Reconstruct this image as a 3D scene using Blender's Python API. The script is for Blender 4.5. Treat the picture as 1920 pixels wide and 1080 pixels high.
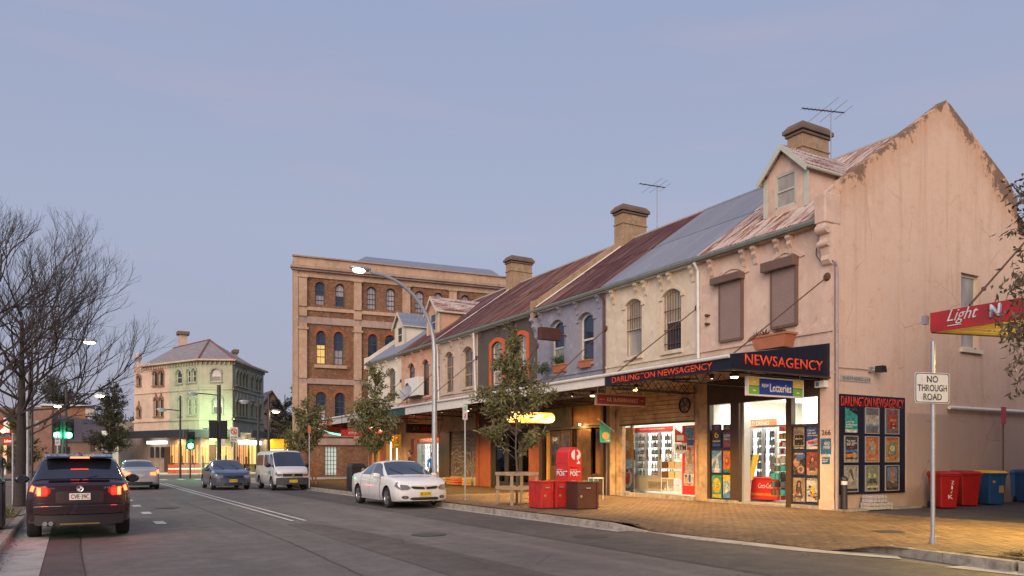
import bpy, bmesh, math, random
from mathutils import Vector, Matrix, noise
R = math.radians
C = bpy.context.scene
for o in list(bpy.data.objects): bpy.data.objects.remove(o)
COL = C.collection
random.seed(7)
# ---------------------------------------------------------------- camera
H = 1.55; FPX = 1419.0; YAW = R(30.2); SN, CS = math.sin(YAW), math.cos(YAW); HOR = 860.0
cd = bpy.data.cameras.new('camera'); cam = bpy.data.objects.new('camera', cd); COL.objects.link(cam)
cam.location = (0, 0, H); cam.rotation_euler = (R(90), 0, -YAW)
cd.sensor_width = 36; cd.lens = 36*FPX/1920; cd.shift_y = (HOR-540)/1920; cd.clip_start = .1; cd.clip_end = 3000
C.camera = cam
# ---------------------------------------------------------------- dusk sky
w = bpy.data.worlds.new('World'); C.world = w; w.use_nodes = True
nt = w.node_tree; nt.nodes.clear()
def wn(t, **k):
    n = nt.nodes.new(t)
    for a, b in k.items(): setattr(n, a, b)
    return n
tc = wn('ShaderNodeTexCoord'); sx = wn('ShaderNodeSeparateXYZ'); nt.links.new(tc.outputs['Generated'], sx.inputs[0])
rp = wn('ShaderNodeValToRGB'); nt.links.new(sx.outputs['Z'], rp.inputs[0])
E = rp.color_ramp.elements
E[0].position = 0.0; E[0].color = (.285, .290, .425, 1); E[1].position = 1.0; E[1].color = (.24, .29, .465, 1)
for p_, c_ in ((.12, (.315, .335, .485, 1)), (.28, (.342, .378, .530, 1)), (.55, (.298, .348, .522, 1))):
    e = E.new(p_); e.color = c_
mp = wn('ShaderNodeMapping'); mp.inputs['Scale'].default_value = (1.3, 1.3, 10); nt.links.new(tc.outputs['Generated'], mp.inputs[0])
ns = wn('ShaderNodeTexNoise'); ns.inputs['Scale'].default_value = 2.2; ns.inputs['Detail'].default_value = 5; nt.links.new(mp.outputs[0], ns.inputs[0])
cr = wn('ShaderNodeValToRGB'); nt.links.new(ns.outputs[0], cr.inputs[0])
cr.color_ramp.elements[0].position = .5; cr.color_ramp.elements[0].color = (0, 0, 0, 1)
cr.color_ramp.elements[1].position = .8; cr.color_ramp.elements[1].color = (.5, .5, .5, 1)
mx = wn('ShaderNodeMix', data_type='RGBA'); nt.links.new(cr.outputs[0], mx.inputs[0]); nt.links.new(rp.outputs[0], mx.inputs[6]); mx.inputs[7].default_value = (.42, .375, .50, 1)
sky = wn('ShaderNodeTexSky', sky_type='NISHITA', sun_disc=False); sky.sun_elevation = R(3); sky.sun_rotation = R(215)
bg1 = wn('ShaderNodeBackground'); nt.links.new(mx.outputs[2], bg1.inputs[0]); bg1.inputs[1].default_value = 1.0
bg2 = wn('ShaderNodeBackground'); nt.links.new(sky.outputs[0], bg2.inputs[0]); bg2.inputs[1].default_value = .035
ad = wn('ShaderNodeAddShader'); nt.links.new(bg1.outputs[0], ad.inputs[0]); nt.links.new(bg2.outputs[0], ad.inputs[1])
wo = wn('ShaderNodeOutputWorld'); nt.links.new(ad.outputs[0], wo.inputs[0])
# the after-sunset glow: one broad warm lamp from behind the camera and to its left
sl = bpy.data.lights.new('sunset_glow', 'SUN'); sl.energy = 3.1; sl.color = (1.0, .81, .65); sl.angle = R(55)
so = bpy.data.objects.new('sunset_glow', sl); COL.objects.link(so)
sd = Vector((-.62, -.66, .48)).normalized()          # towards the light
so.rotation_euler = sd.to_track_quat('Z', 'Y').to_euler()
C.view_settings.view_transform = 'Standard'; C.view_settings.look = 'None'; C.view_settings.exposure = 0.0; C.view_settings.gamma = 1
C.view_settings.use_curve_mapping = False
# ---------------------------------------------------------------- survey helpers (bearing in the photo + a known plane -> metres)
def ray(px, py):
    u = (px-960)/FPX; v = (HOR-py)/FPX
    return Vector((SN+u*CS, CS-u*SN, v))
def onZ(px, py, Z=0.0):
    d = ray(px, py); t = (Z-H)/d.z; return Vector((d.x*t, d.y*t, Z))
def onX(px, py, X):
    d = ray(px, py); t = X/d.x; return Vector((X, d.y*t, H+d.z*t))
def onY(px, py, Y):
    d = ray(px, py); t = Y/d.y; return Vector((d.x*t, Y, H+d.z*t))
UP = Vector((0, 0, 1))
class Face:
    """a wall plane: origin, direction to the viewer's right, outward normal"""
    def __init__(s, org, right):
        s.o = Vector(org); s.r = Vector(right).normalized(); s.n = s.r.cross(UP)
    def p(s, a, z, d=0.0): return s.o + s.r*a + UP*z + s.n*d
    def az(s, px, py, d=0.0):
        D = ray(px, py); o = s.o + s.n*d - Vector((0, 0, 0))
        t = (o.x*s.n.x+o.y*s.n.y)/(D.x*s.n.x+D.y*s.n.y)
        P = D*t; return ((P-o).x*s.r.x+(P-o).y*s.r.y, H+P.z-s.o.z)
    def a(s, px, d=0.0): return s.az(px, HOR, d)[0]
    def z(s, px, py, d=0.0): return s.az(px, py, d)[1]
    def mat(s): return Matrix((s.r, UP, s.n)).transposed()
# ---------------------------------------------------------------- materials
MATS = {}
class NT:
    def __init__(s, name):
        m = bpy.data.materials.new(name); m.use_nodes = True; s.m = m; s.t = m.node_tree
        s.b = s.t.nodes['Principled BSDF']; s.tc = s.t.nodes.new('ShaderNodeTexCoord')
    def n(s, t, **k):
        x = s.t.nodes.new(t)
        for a, b in k.items():
            if a[0] == '_': x.inputs[a[1:].replace('_', ' ')].default_value = b
            else: setattr(x, a, b)
        return x
    def l(s, a, b): s.t.links.new(a, b)
    def coord(s, scale=(1, 1, 1), rnd=False, kind='Object'):
        m = s.n('ShaderNodeMapping'); m.inputs['Scale'].default_value = scale; s.l(s.tc.outputs[kind], m.inputs[0])
        if rnd:
            oi = s.n('ShaderNodeObjectInfo'); mu = s.n('ShaderNodeMath', operation='MULTIPLY'); mu.inputs[1].default_value = 61.7
            s.l(oi.outputs['Random'], mu.inputs[0]); cx = s.n('ShaderNodeCombineXYZ')
            for i in range(3): s.l(mu.outputs[0], cx.inputs[i])
            s.l(cx.outputs[0], m.inputs['Location'])
        return m.outputs[0]
    def noise(s, vec, scale, detail=4, rough=.55):
        x = s.n('ShaderNodeTexNoise', _Scale=scale, _Detail=detail, _Roughness=rough); s.l(vec, x.inputs['Vector']); return x.outputs[0]
    def ramp(s, fac, stops):
        r = s.n('ShaderNodeValToRGB'); s.l(fac, r.inputs[0]); e = r.color_ramp.elements
        while len(e) < len(stops): e.new(.5)
        for k, (p, c) in enumerate(stops):
            if isinstance(c, (int, float)): c = (c, c, c)
            e[k].position = p; e[k].color = (*c[:3], 1)
        return r.outputs[0]
    def mix(s, fac, a, b, mode='MIX'):
        x = s.n('ShaderNodeMix', data_type='RGBA', blend_type=mode)
        for i, v in ((0, fac), (6, a), (7, b)):
            if isinstance(v, (int, float)): x.inputs[i].default_value = v
            elif isinstance(v, tuple): x.inputs[i].default_value = (*v[:3], 1)
            else: s.l(v, x.inputs[i])
        return x.outputs[2]
    def bump(s, h, strength=.3, dist=.02):
        b = s.n('ShaderNodeBump', _Strength=strength, _Distance=dist); s.l(h, b.inputs['Height']); s.l(b.outputs[0], s.b.inputs['Normal'])
    def base(s, c):
        if isinstance(c, tuple): s.b.inputs['Base Color'].default_value = (*c[:3], 1)
        else: s.l(c, s.b.inputs['Base Color'])
    def rough(s, r, metal=0, spec=None):
        if isinstance(r, (int, float)): s.b.inputs['Roughness'].default_value = r
        else: s.l(r, s.b.inputs['Roughness'])
        s.b.inputs['Metallic'].default_value = metal
        if spec is not None: s.b.inputs['Specular IOR Level'].default_value = spec
def sc(c, k): return tuple(min(1, x*k) for x in c[:3])
def paint(name, c, rough=.5, var=.18, scale=3.0, bump=.1, metal=0, dirt=None, rnd=False, spec=None):
    """general weathered surface"""
    if name in MATS: return MATS[name]
    t = NT(name); v = t.coord(rnd=rnd)
    n1 = t.noise(v, scale, 6, .6); n2 = t.noise(v, scale*9, 3)
    col = t.mix(t.ramp(n1, [(.3, 0), (.7, 1)]), sc(c, 1-var), sc(c, 1+var))
    col = t.mix(t.ramp(n2, [(.35, .0), (.75, .5)]), col, sc(c, 1-var*1.2))
    if dirt: col = t.mix(t.ramp(t.noise(v, scale*.6, 8, .7), [(.5, 0), (.68, .75)]), col, dirt)
    t.base(col); t.rough(rough, metal, spec)
    if bump: t.bump(n2, bump, .01)
    MATS[name] = t.m; return t.m
def plain(name, c, rough=.4, metal=0, spec=None, coat=0):
    if name in MATS: return MATS[name]
    t = NT(name); v = t.coord(); n = t.noise(v, 6, 3)
    t.base(t.mix(t.ramp(n, [(.3, 0), (.7, 1)]), sc(c, .93), sc(c, 1.05))); t.rough(rough, metal, spec)
    t.b.inputs['Coat Weight'].default_value = coat; t.b.inputs['Coat Roughness'].default_value = .04
    MATS[name] = t.m; return t.m
def stucco(name, c, stain=(.16, .10, .06), amt=.6, streak=.5, pale=None, bump=.25):
    """rendered wall: blotches, rain streaks running down, hairline relief"""
    if name in MATS: return MATS[name]
    t = NT(name); v = t.coord()
    big = t.noise(v, .55, 6, .62); mid = t.noise(v, 2.6, 6, .65); fine = t.noise(v, 38, 3)
    vs = t.coord((2.3, 2.3, .16)); st = t.noise(vs, 1.6, 6, .65)
    col = t.mix(t.ramp(big, [(.32, 0), (.68, 1)]), sc(c, .80), sc(c, 1.14))
    if pale: col = t.mix(t.ramp(mid, [(.52, 0), (.62, .8)]), col, pale)
    col = t.mix(t.ramp(st, [(.50, 0), (.78, streak)]), col, sc(stain, 1.6))
    blot = t.ramp(t.noise(t.coord((1, 1, .6)), 3.4, 9, .72), [(.56, 0), (.70, amt)])
    col = t.mix(blot, col, stain)
    col = t.mix(t.ramp(fine, [(.3, .18), (.7, 0)]), col, sc(c, .6))
    t.base(col); t.rough(.9, 0, .2)
    h = t.mix(.5, fine, mid); t.bump(h, bump, .02)
    MATS[name] = t.m; return t.m
def roofmat(name, c, rust, lo=.45, hi=.62, streak=(0, 0, 0)):
    """sheet iron: rust streaks down the slope, varied sheet by sheet"""
    if name in MATS: return MATS[name]
    t = NT(name); v = t.coord((.40, 4.5, 1), rnd=True)
    n = t.noise(v, 1.9, 8, .68); v2 = t.coord((1, 1, 1), rnd=True); n2 = t.noise(v2, 9, 4)
    oi = t.n('ShaderNodeObjectInfo')
    c1 = t.mix(oi.outputs['Random'], sc(c, .78), sc(c, 1.2))
    col = t.mix(t.ramp(n, [(lo, 0), (hi, 1)]), c1, rust)
    v3 = t.coord((.22, 13, 1), rnd=True); col = t.mix(t.ramp(t.noise(v3, 1.5, 3), [(.53, 0), (.59, .8)]), col, streak)
    col = t.mix(t.ramp(n2, [(.3, .25), (.7, 0)]), col, sc(rust, .6))
    t.base(col); t.rough(.55, 0, .4); t.bump(n2, .1, .005)
    MATS[name] = t.m; return t.m
def brickmat(name, c1, c2, mortar, ang=0.0, bw=.23, bh=.086, pale=None):
    if name in MATS: return MATS[name]
    t = NT(name); s = t.n('ShaderNodeSeparateXYZ'); t.l(t.tc.outputs['Object'], s.inputs[0])
    a = t.n('ShaderNodeMath', operation='MULTIPLY'); a.inputs[1].default_value = math.cos(ang); t.l(s.outputs[0], a.inputs[0])
    b = t.n('ShaderNodeMath', operation='MULTIPLY_ADD'); b.inputs[1].default_value = math.sin(ang); t.l(s.outputs[1], b.inputs[0]); t.l(a.outputs[0], b.inputs[2])
    cx = t.n('ShaderNodeCombineXYZ'); t.l(b.outputs[0], cx.inputs[0]); t.l(s.outputs[2], cx.inputs[1])
    br = t.n('ShaderNodeTexBrick', _Scale=1.0); t.l(cx.outputs[0], br.inputs['Vector'])
    br.inputs['Brick Width'].default_value = bw; br.inputs['Row Height'].default_value = bh; br.inputs['Mortar Size'].default_value = .011
    br.inputs['Color1'].default_value = (*c1, 1); br.inputs['Color2'].default_value = (*c2, 1); br.inputs['Mortar'].default_value = (*mortar, 1)
    v = t.coord(); n = t.noise(v, .8, 7, .65); n2 = t.noise(v, 6, 5, .7)
    col = t.mix(t.ramp(n, [(.35, 0), (.65, .55)]), br.outputs[0], sc(c1, .45), 'MIX')
    if pale: col = t.mix(t.ramp(n2, [(.52, 0), (.66, .65)]), col, pale)
    t.base(col); t.rough(.9, 0, .15); t.bump(br.outputs['Fac'], -.3, .01)
    MATS[name] = t.m; return t.m
def emit(name, c, s):
    if name in MATS: return MATS[name]
    t = NT(name); t.base(sc(c, .5)); t.b.inputs['Emission Color'].default_value = (*c, 1); t.b.inputs['Emission Strength'].default_value = s
    MATS[name] = t.m; return t.m
def glassy(name, tint=(.9, .95, .95), refl=.16):
    if name in MATS: return MATS[name]
    t = NT(name); tr = t.n('ShaderNodeBsdfTransparent'); tr.inputs[0].default_value = (*tint, 1)
    gl = t.n('ShaderNodeBsdfGlossy'); gl.inputs['Roughness'].default_value = .03
    fr = t.n('ShaderNodeFresnel'); fr.inputs[0].default_value = 1.5; ms = t.n('ShaderNodeMixShader')
    ma = t.n('ShaderNodeMath', operation='MAXIMUM'); ma.inputs[1].default_value = refl*.5; t.l(fr.outputs[0], ma.inputs[0])
    t.l(ma.outputs[0], ms.inputs[0]); t.l(tr.outputs[0], ms.inputs[1]); t.l(gl.outputs[0], ms.inputs[2])
    t.l(ms.outputs[0], t.t.nodes['Material Output'].inputs[0]); MATS[name] = t.m; return t.m
def pane_mat(name, c, c2, rough=.06):
    """old window glass with a blind, dark room or sky reflection painted as its colour"""
    if name in MATS: return MATS[name]
    t = NT(name); v = t.coord((1, 1, .5), rnd=True); n = t.noise(v, 1.3, 4)
    t.base(t.mix(t.ramp(n, [(.4, 0), (.6, 1)]), c, c2)); t.rough(rough, 0, .7)
    t.bump(t.noise(v, 4, 2), .08, .03); MATS[name] = t.m; return t.m
# ---------------------------------------------------------------- mesh building
def root_of(o):
    while o.parent: o = o.parent
    return o
class MB:
    def __init__(s): s.v = []; s.f = []; s.mi = []; s.cur = 0
    def poly(s, pts):
        k = len(s.v); s.v += [tuple(p) for p in pts]; s.f.append(list(range(k, k+len(pts)))); s.mi.append(s.cur)
    def hexa(s, P):
        k = len(s.v); s.v += [tuple(p) for p in P]
        for q in ((0, 3, 2, 1), (4, 5, 6, 7), (0, 1, 5, 4), (1, 2, 6, 5), (2, 3, 7, 6), (3, 0, 4, 7)):
            s.f.append([k+i for i in q]); s.mi.append(s.cur)
    def box(s, x0, y0, z0, x1, y1, z1, M=None):
        P = [Vector(p) for p in ((x0, y0, z0), (x1, y0, z0), (x1, y1, z0), (x0, y1, z0), (x0, y0, z1), (x1, y0, z1), (x1, y1, z1), (x0, y1, z1))]
        if M: P = [M @ p for p in P]
        s.hexa(P); return s
    def fbox(s, F, a0, a1, z0, z1, d0, d1):
        s.hexa([F.p(a0, z0, d0), F.p(a1, z0, d0), F.p(a1, z0, d1), F.p(a0, z0, d1), F.p(a0, z1, d0), F.p(a1, z1, d0), F.p(a1, z1, d1), F.p(a0, z1, d1)]); return s
    def fprism(s, F, pts, d0, d1):
        n = len(pts); k = len(s.v)
        s.v += [tuple(F.p(a, z, d0)) for a, z in pts] + [tuple(F.p(a, z, d1)) for a, z in pts]
        s.f.append([k+i for i in range(n)]); s.f.append([k+n+i for i in range(n)]); s.mi += [s.cur]*2
        for i in range(n):
            j = (i+1) % n; s.f.append([k+i, k+j, k+n+j, k+n+i]); s.mi.append(s.cur)
        return s
    def tube(s, pts, r, n=8, cap=True):
        pts = [Vector(p) for p in pts]; rs = r if isinstance(r, (list, tuple)) else [r]*len(pts)
        k0 = len(s.v); ref = None
        for i, p in enumerate(pts):
            d = (pts[min(i+1, len(pts)-1)]-pts[max(i-1, 0)]).normalized()
            if ref is None: ref = d.orthogonal().normalized()
            ref = (ref - d*ref.dot(d)); ref = ref.normalized() if ref.length > 1e-6 else d.orthogonal().normalized()
            b = d.cross(ref)
            for j in range(n):
                a = 2*math.pi*j/n; s.v.append(tuple(p+(ref*math.cos(a)+b*math.sin(a))*rs[i]))
        for i in range(len(pts)-1):
            for j in range(n):
                q = (j+1) % n; s.f.append([k0+i*n+j, k0+i*n+q, k0+(i+1)*n+q, k0+(i+1)*n+j]); s.mi.append(s.cur)
        if cap:
            s.f.append([k0+j for j in range(n)][::-1]); s.f.append([k0+(len(pts)-1)*n+j for j in range(n)]); s.mi += [s.cur]*2
        return s
    def lathe(s, prof, n=16, M=None, axis='Z'):
        k = len(s.v); m = len(prof)
        for j in range(n):
            a = 2*math.pi*j/n
            for r, z in prof:
                p = Vector((r*math.cos(a), r*math.sin(a), z))
                if axis == 'X': p = Vector((z, r*math.cos(a), r*math.sin(a)))
                if M: p = M @ p
                s.v.append(tuple(p))
        for j in range(n):
            q = (j+1) % n
            for i in range(m-1): s.f.append([k+j*m+i, k+q*m+i, k+q*m+i+1, k+j*m+i+1]); s.mi.append(s.cur)
        return s
    def ball(s, c, r, n=10, m=6):
        c = Vector(c); r = r if isinstance(r, (tuple, list)) else (r, r, r)
        prof = [(math.sin(math.pi*i/m), -math.cos(math.pi*i/m)) for i in range(m+1)]
        M = Matrix.Translation(c) @ Matrix.Diagonal((r[0], r[1], r[2], 1)); s.lathe([(max(a, 1e-3), b) for a, b in prof], n, M); return s
    def mesh(s, name, mats, off=Vector((0, 0, 0)), smooth=False, merge=True):
        me = bpy.data.meshes.new(name); o = off
        me.from_pydata([(x-o.x, y-o.y, z-o.z) for x, y, z in s.v], [], s.f)
        for m in (mats if isinstance(mats, (list, tuple)) else [mats]): me.materials.append(m)
        if any(s.mi): me.polygons.foreach_set('material_index', s.mi)
        if len(s.f) < 60000 and merge:
            bm = bmesh.new(); bm.from_mesh(me); bmesh.ops.remove_doubles(bm, verts=bm.verts, dist=1e-5); bmesh.ops.recalc_face_normals(bm, faces=bm.faces); bm.to_mesh(me); bm.free()
        if smooth:
            me.polygons.foreach_set('use_smooth', [True]*len(me.polygons)); me.set_sharp_from_angle(angle=R(smooth if smooth is not True else 40))
        return me
    def build(s, name, mats, parent=None, smooth=False, bevel=0, kind=None, label=None, loc=None, merge=True):
        L = root_of(parent).location.copy() if parent else Vector(loc or (0, 0, 0))
        me = s.mesh(name, mats, L, smooth, merge); o = bpy.data.objects.new(name, me); COL.objects.link(o)
        if parent: o.parent = parent
        else: o.location = L
        if bevel:
            b = o.modifiers.new('bevel', 'BEVEL'); b.width = bevel; b.segments = 2; b.limit_method = 'ANGLE'
        if kind: o['kind'] = kind
        if label: o['label'] = label
        return o
def thing(name, label, cat, loc=(0, 0, 0), group=None):
    o = bpy.data.objects.new(name, None); COL.objects.link(o); o.location = loc; o.empty_display_size = .3
    o['label'] = label; o['category'] = cat
    if group: o['group'] = group
    return o
def tag(o, label, cat, group=None):
    o['label'] = label; o['category'] = cat
    if group: o['group'] = group
    return o
def inst(name, me, parent, loc, rot=(0, 0, 0), scale=None):
    """an object sharing mesh data; loc in world metres"""
    o = bpy.data.objects.new(name, me); COL.objects.link(o)
    L = root_of(parent).location if parent else Vector((0, 0, 0))
    o.parent = parent; o.location = Vector(loc)-L; o.rotation_euler = rot
    if scale: o.scale = scale
    return o
KIDS = {}
def copy_tree(o, parent=None):
    c = o.copy(); COL.objects.link(c); c.parent = parent
    for ch in list(o.children): copy_tree(ch, c)
    return c
def structure(o): o['kind'] = 'structure'; return o
TXT = {}
def text_mesh(s, shear=0, bold=0, ext=.01):
    k = (s, shear, bold, ext)
    if k not in TXT:
        cu = bpy.data.curves.new('lettering', 'FONT'); cu.body = s; cu.size = 1; cu.extrude = 0; cu.shear = shear; cu.offset = bold; cu.align_x = 'LEFT'; cu.resolution_u = 3
        ob = bpy.data.objects.new('lettering', cu); me = bpy.data.meshes.new_from_object(ob)
        bpy.data.objects.remove(ob); bpy.data.curves.remove(cu); TXT[k] = me
    return TXT[k]
def text(s, F, a0, a1, z0, z1, d, mat, parent, shear=0, bold=.0, th=.006, fit=True, slope=0.0, name='lettering'):
    """lettering fitted in the box a0..a1, z0..z1 of plane F, standing d in front of it"""
    src = text_mesh(s, shear, bold); me = src.copy()
    xs = [v.co.x for v in me.vertices]; ys = [v.co.y for v in me.vertices]
    if not xs: return None
    x0, x1, y0, y1 = min(xs), max(xs), min(ys), max(ys)
    kx = (a1-a0)/(x1-x0); ky = (z1-z0)/(y1-y0)
    if not fit: kx = ky = min(kx, ky)
    L = root_of(parent).location
    for v in me.vertices:
        a = a0+(v.co.x-x0)*kx; z = z0+(v.co.y-y0)*ky + slope*(a-a0)
        v.co = F.p(a, z, d)-L
    me.materials.clear(); me.materials.append(mat)
    o = bpy.data.objects.new(name, me); COL.objects.link(o); o.parent = parent
    so_ = o.modifiers.new('thickness', 'SOLIDIFY'); so_.thickness = th; so_.offset = 0
    return o
def arch_pts(a0, a1, zs, rise, n=8):
    """points of an arch from right springing to left springing"""
    c = (a0+a1)/2; h = (a1-a0)/2; out = []
    for i in range(n+1):
        t = math.cos(math.pi*i/n); rnd = math.sqrt(max(0, 1-t*t))
        q = rnd if rise > h*.75 else 1-t*t
        out.append((c+h*t, zs+rise*q))
    return out
def wall_panel(mb, F, a0, a1, z0, z1, ops, depth=.2, d=0.0):
    """wall face with real openings (a0,a1,z0,z1,rise) and their reveals"""
    A = sorted({a0, a1, *[o[0] for o in ops], *[o[1] for o in ops]}); Z = sorted({z0, z1, *[o[2] for o in ops], *[o[3] for o in ops]})
    A = [x for x in A if a0-1e-6 <= x <= a1+1e-6]; Z = [x for x in Z if z0-1e-6 <= x <= z1+1e-6]
    for i in range(len(A)-1):
        for j in range(len(Z)-1):
            ca = (A[i]+A[i+1])/2; cz = (Z[j]+Z[j+1])/2
            if any(o[0] < ca < o[1] and o[2] < cz < o[3] for o in ops): continue
            mb.poly([F.p(A[i], Z[j], d), F.p(A[i+1], Z[j], d), F.p(A[i+1], Z[j+1], d), F.p(A[i], Z[j+1], d)])
    for o in ops:
        b0, b1, y0, y1 = o[:4]; rise = o[4] if len(o) > 4 else 0
        zs = y1-rise
        mb.poly([F.p(b0, y0, d), F.p(b1, y0, d), F.p(b1, y0, d-depth), F.p(b0, y0, d-depth)])
        for b in (b0, b1): mb.poly([F.p(b, y0, d), F.p(b, zs, d), F.p(b, zs, d-depth), F.p(b, y0, d-depth)])
        if rise:
            ap = arch_pts(b0, b1, zs, rise)
            for k in range(len(ap)-1):
                p, q = ap[k], ap[k+1]
                mb.poly([F.p(p[0], p[1], d), F.p(q[0], q[1], d), F.p(q[0], q[1], d-depth), F.p(p[0], p[1], d-depth)])
                mb.poly([F.p(p[0], p[1], d), F.p(p[0], y1, d), F.p(q[0], y1, d), F.p(q[0], q[1], d)])
        else: mb.poly([F.p(b0, y1, d), F.p(b1, y1, d), F.p(b1, y1, d-depth), F.p(b0, y1, d-depth)])
def ring_strip(mb, F, outer, inner, d0, d1):
    """band between two polylines of equal length"""
    for i in range(len(outer)-1):
        (a, b), (c, e), (f, g), (h, k) = outer[i], outer[i+1], inner[i+1], inner[i]
        mb.hexa([F.p(a, b, d0), F.p(c, e, d0), F.p(f, g, d0), F.p(h, k, d0), F.p(a, b, d1), F.p(c, e, d1), F.p(f, g, d1), F.p(h, k, d1)])
def win_outline(a0, a1, z0, z1, rise):
    return [(a1, z0), *(arch_pts(a0, a1, z1-rise, rise) if rise else [(a1, z1), (a0, z1)]), (a0, z0)]
def window(F, a0, a1, z0, z1, rise, parent, fm, gm, depth=.15, fw=.05, cols=1, rows=2, gm2=None, d=0.0, sill=None, head=None, label=None, name='window'):
    """sash window: frame > pane, pane; optional sill and moulded head as parts of the building"""
    mb = MB(); D = d-depth
    out = win_outline(a0, a1, z0, z1, rise); inn = win_outline(a0+fw, a1-fw, z0+fw, z1-fw, max(0, rise-fw*.3) if rise else 0)
    ring_strip(mb, F, out, inn, D, D+.05)
    mb.fbox(F, a0, a1, z0, z0+fw, D, D+.05)
    zt = z1-rise*.5
    for r in range(1, rows): 
        zz = z0+(zt-z0)*r/rows; mb.fbox(F, a0+fw, a1-fw, zz-fw*.45, zz+fw*.45, D+.002, D+.045)
    for c_ in range(1, cols):
        aa = a0+(a1-a0)*c_/cols; mb.fbox(F, aa-.012, aa+.012, z0+fw, z1-fw, D+.005, D+.035)
    w_ = mb.build(name, fm, parent, label=label)
    zm = z0+(zt-z0)*.5
    if rows >= 2:
        p = MB(); p.poly([F.p(a0, z0, D+.012), F.p(a1, z0, D+.012), F.p(a1, zm, D+.012), F.p(a0, zm, D+.012)]); p.build('pane', gm, w_)
        o2 = win_outline(a0, a1, zm, z1, rise)
        p = MB(); p.poly([F.p(a, z, D+.02) for a, z in o2]); p.build('pane', gm2 or gm, w_)
    else:
        p = MB(); p.poly([F.p(a, z, D+.012) for a, z in out]); p.build('pane', gm, w_)
    if sill:
        s_ = MB(); s_.fbox(F, a0-.08, a1+.08, z0-.12, z0-.003, d-.1, d+.09); s_.build('sill', sill, parent)
    if head and rise:
        h_ = MB(); ho = arch_pts(a0-.14, a1+.14, z1-rise-.02, rise+.16); hi = arch_pts(a0-.02, a1+.02, z1-rise-.02, rise+.035)
        ring_strip(h_, F, ho, hi, d-.02, d+.045)
        h_.fbox(F, a0-.18, a0-.01, z1-rise-.14, z1-rise-.02, d-.02, d+.05); h_.fbox(F, a1+.01, a1+.18, z1-rise-.14, z1-rise-.02, d-.02, d+.05)
        h_.build('window_head', head, parent)
    return w_
def lamp(name, kind, loc, energy, color, size=.3, rot=None, size_y=None, spot=None):
    l = bpy.data.lights.new(name, kind); l.energy = energy; l.color = color
    if kind == 'AREA':
        l.size = size
        if size_y: l.shape = 'RECTANGLE'; l.size_y = size_y
    elif kind in ('POINT', 'SPOT'): l.shadow_soft_size = size
    if spot: l.spot_size = R(spot); l.spot_blend = .6
    o = bpy.data.objects.new(name, l); COL.objects.link(o); o.location = loc
    if rot: o.rotation_euler = rot
    return o
# ---------------------------------------------------------------- shared materials
M_chrome = plain('chrome', (.75, .75, .77), .15, 1); M_steel = paint('galvanised_steel', (.42, .44, .47), .42, .12, 5, .05, .6)
M_dark = plain('dark_steel', (.03, .03, .035), .5); M_black = plain('black_rubber', (.012, .012, .013), .75)
M_white = plain('white_paint', (.72, .70, .66), .5); M_cream = paint('cream_joinery', (.60, .54, .43), .6, .12, 4, .08)
M_timber = paint('weathered_timber', (.42, .30, .185), .75, .3, 3, .2, dirt=(.12, .075, .045)); M_dtimber = paint('dark_timber', (.075, .04, .026), .5, .3, 4, .12)
M_conc = paint('kerb_concrete', (.33, .295, .25), .92, .35, 6, .6, dirt=(.10, .082, .068)); M_conc2 = paint('gutter_concrete', (.40, .375, .345), .92, .16, 3, .3, dirt=(.19, .17, .15))
M_navy = paint('navy_sign_paint', (.007, .009, .022), .45, .25, 2, .03); M_orange = plain('orange_letters', (.78, .075, .02), .5)
M_red = paint('red_enamel', (.62, .022, .02), .4, .12, 3, .03, spec=.5); M_maroon = paint('maroon_sign', (.25, .02, .02), .5, .15, 3, .03)
M_glassd = pane_mat('dark_window_glass', (.012, .015, .02), (.035, .04, .05)); M_blind = pane_mat('blind_behind_glass', (.40, .36, .31), (.24, .22, .2), .2)
M_glassb = pane_mat('blue_window_glass', (.018, .03, .06), (.03, .045, .085)); M_clear = glassy('clear_glass')
M_lit = emit('warm_lit_room', (1, .62, .22), 1.6); M_tube = emit('white_tube', (1, .95, .82), 9); M_bulb = emit('warm_bulb', (1, .72, .35), 14)
M_lampglow = emit('street_lamp_glow', (1, .80, .45), 40)
M_rusty = paint('rusty_iron', (.12, .055, .035), .8, .35, 9, .2)
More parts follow.
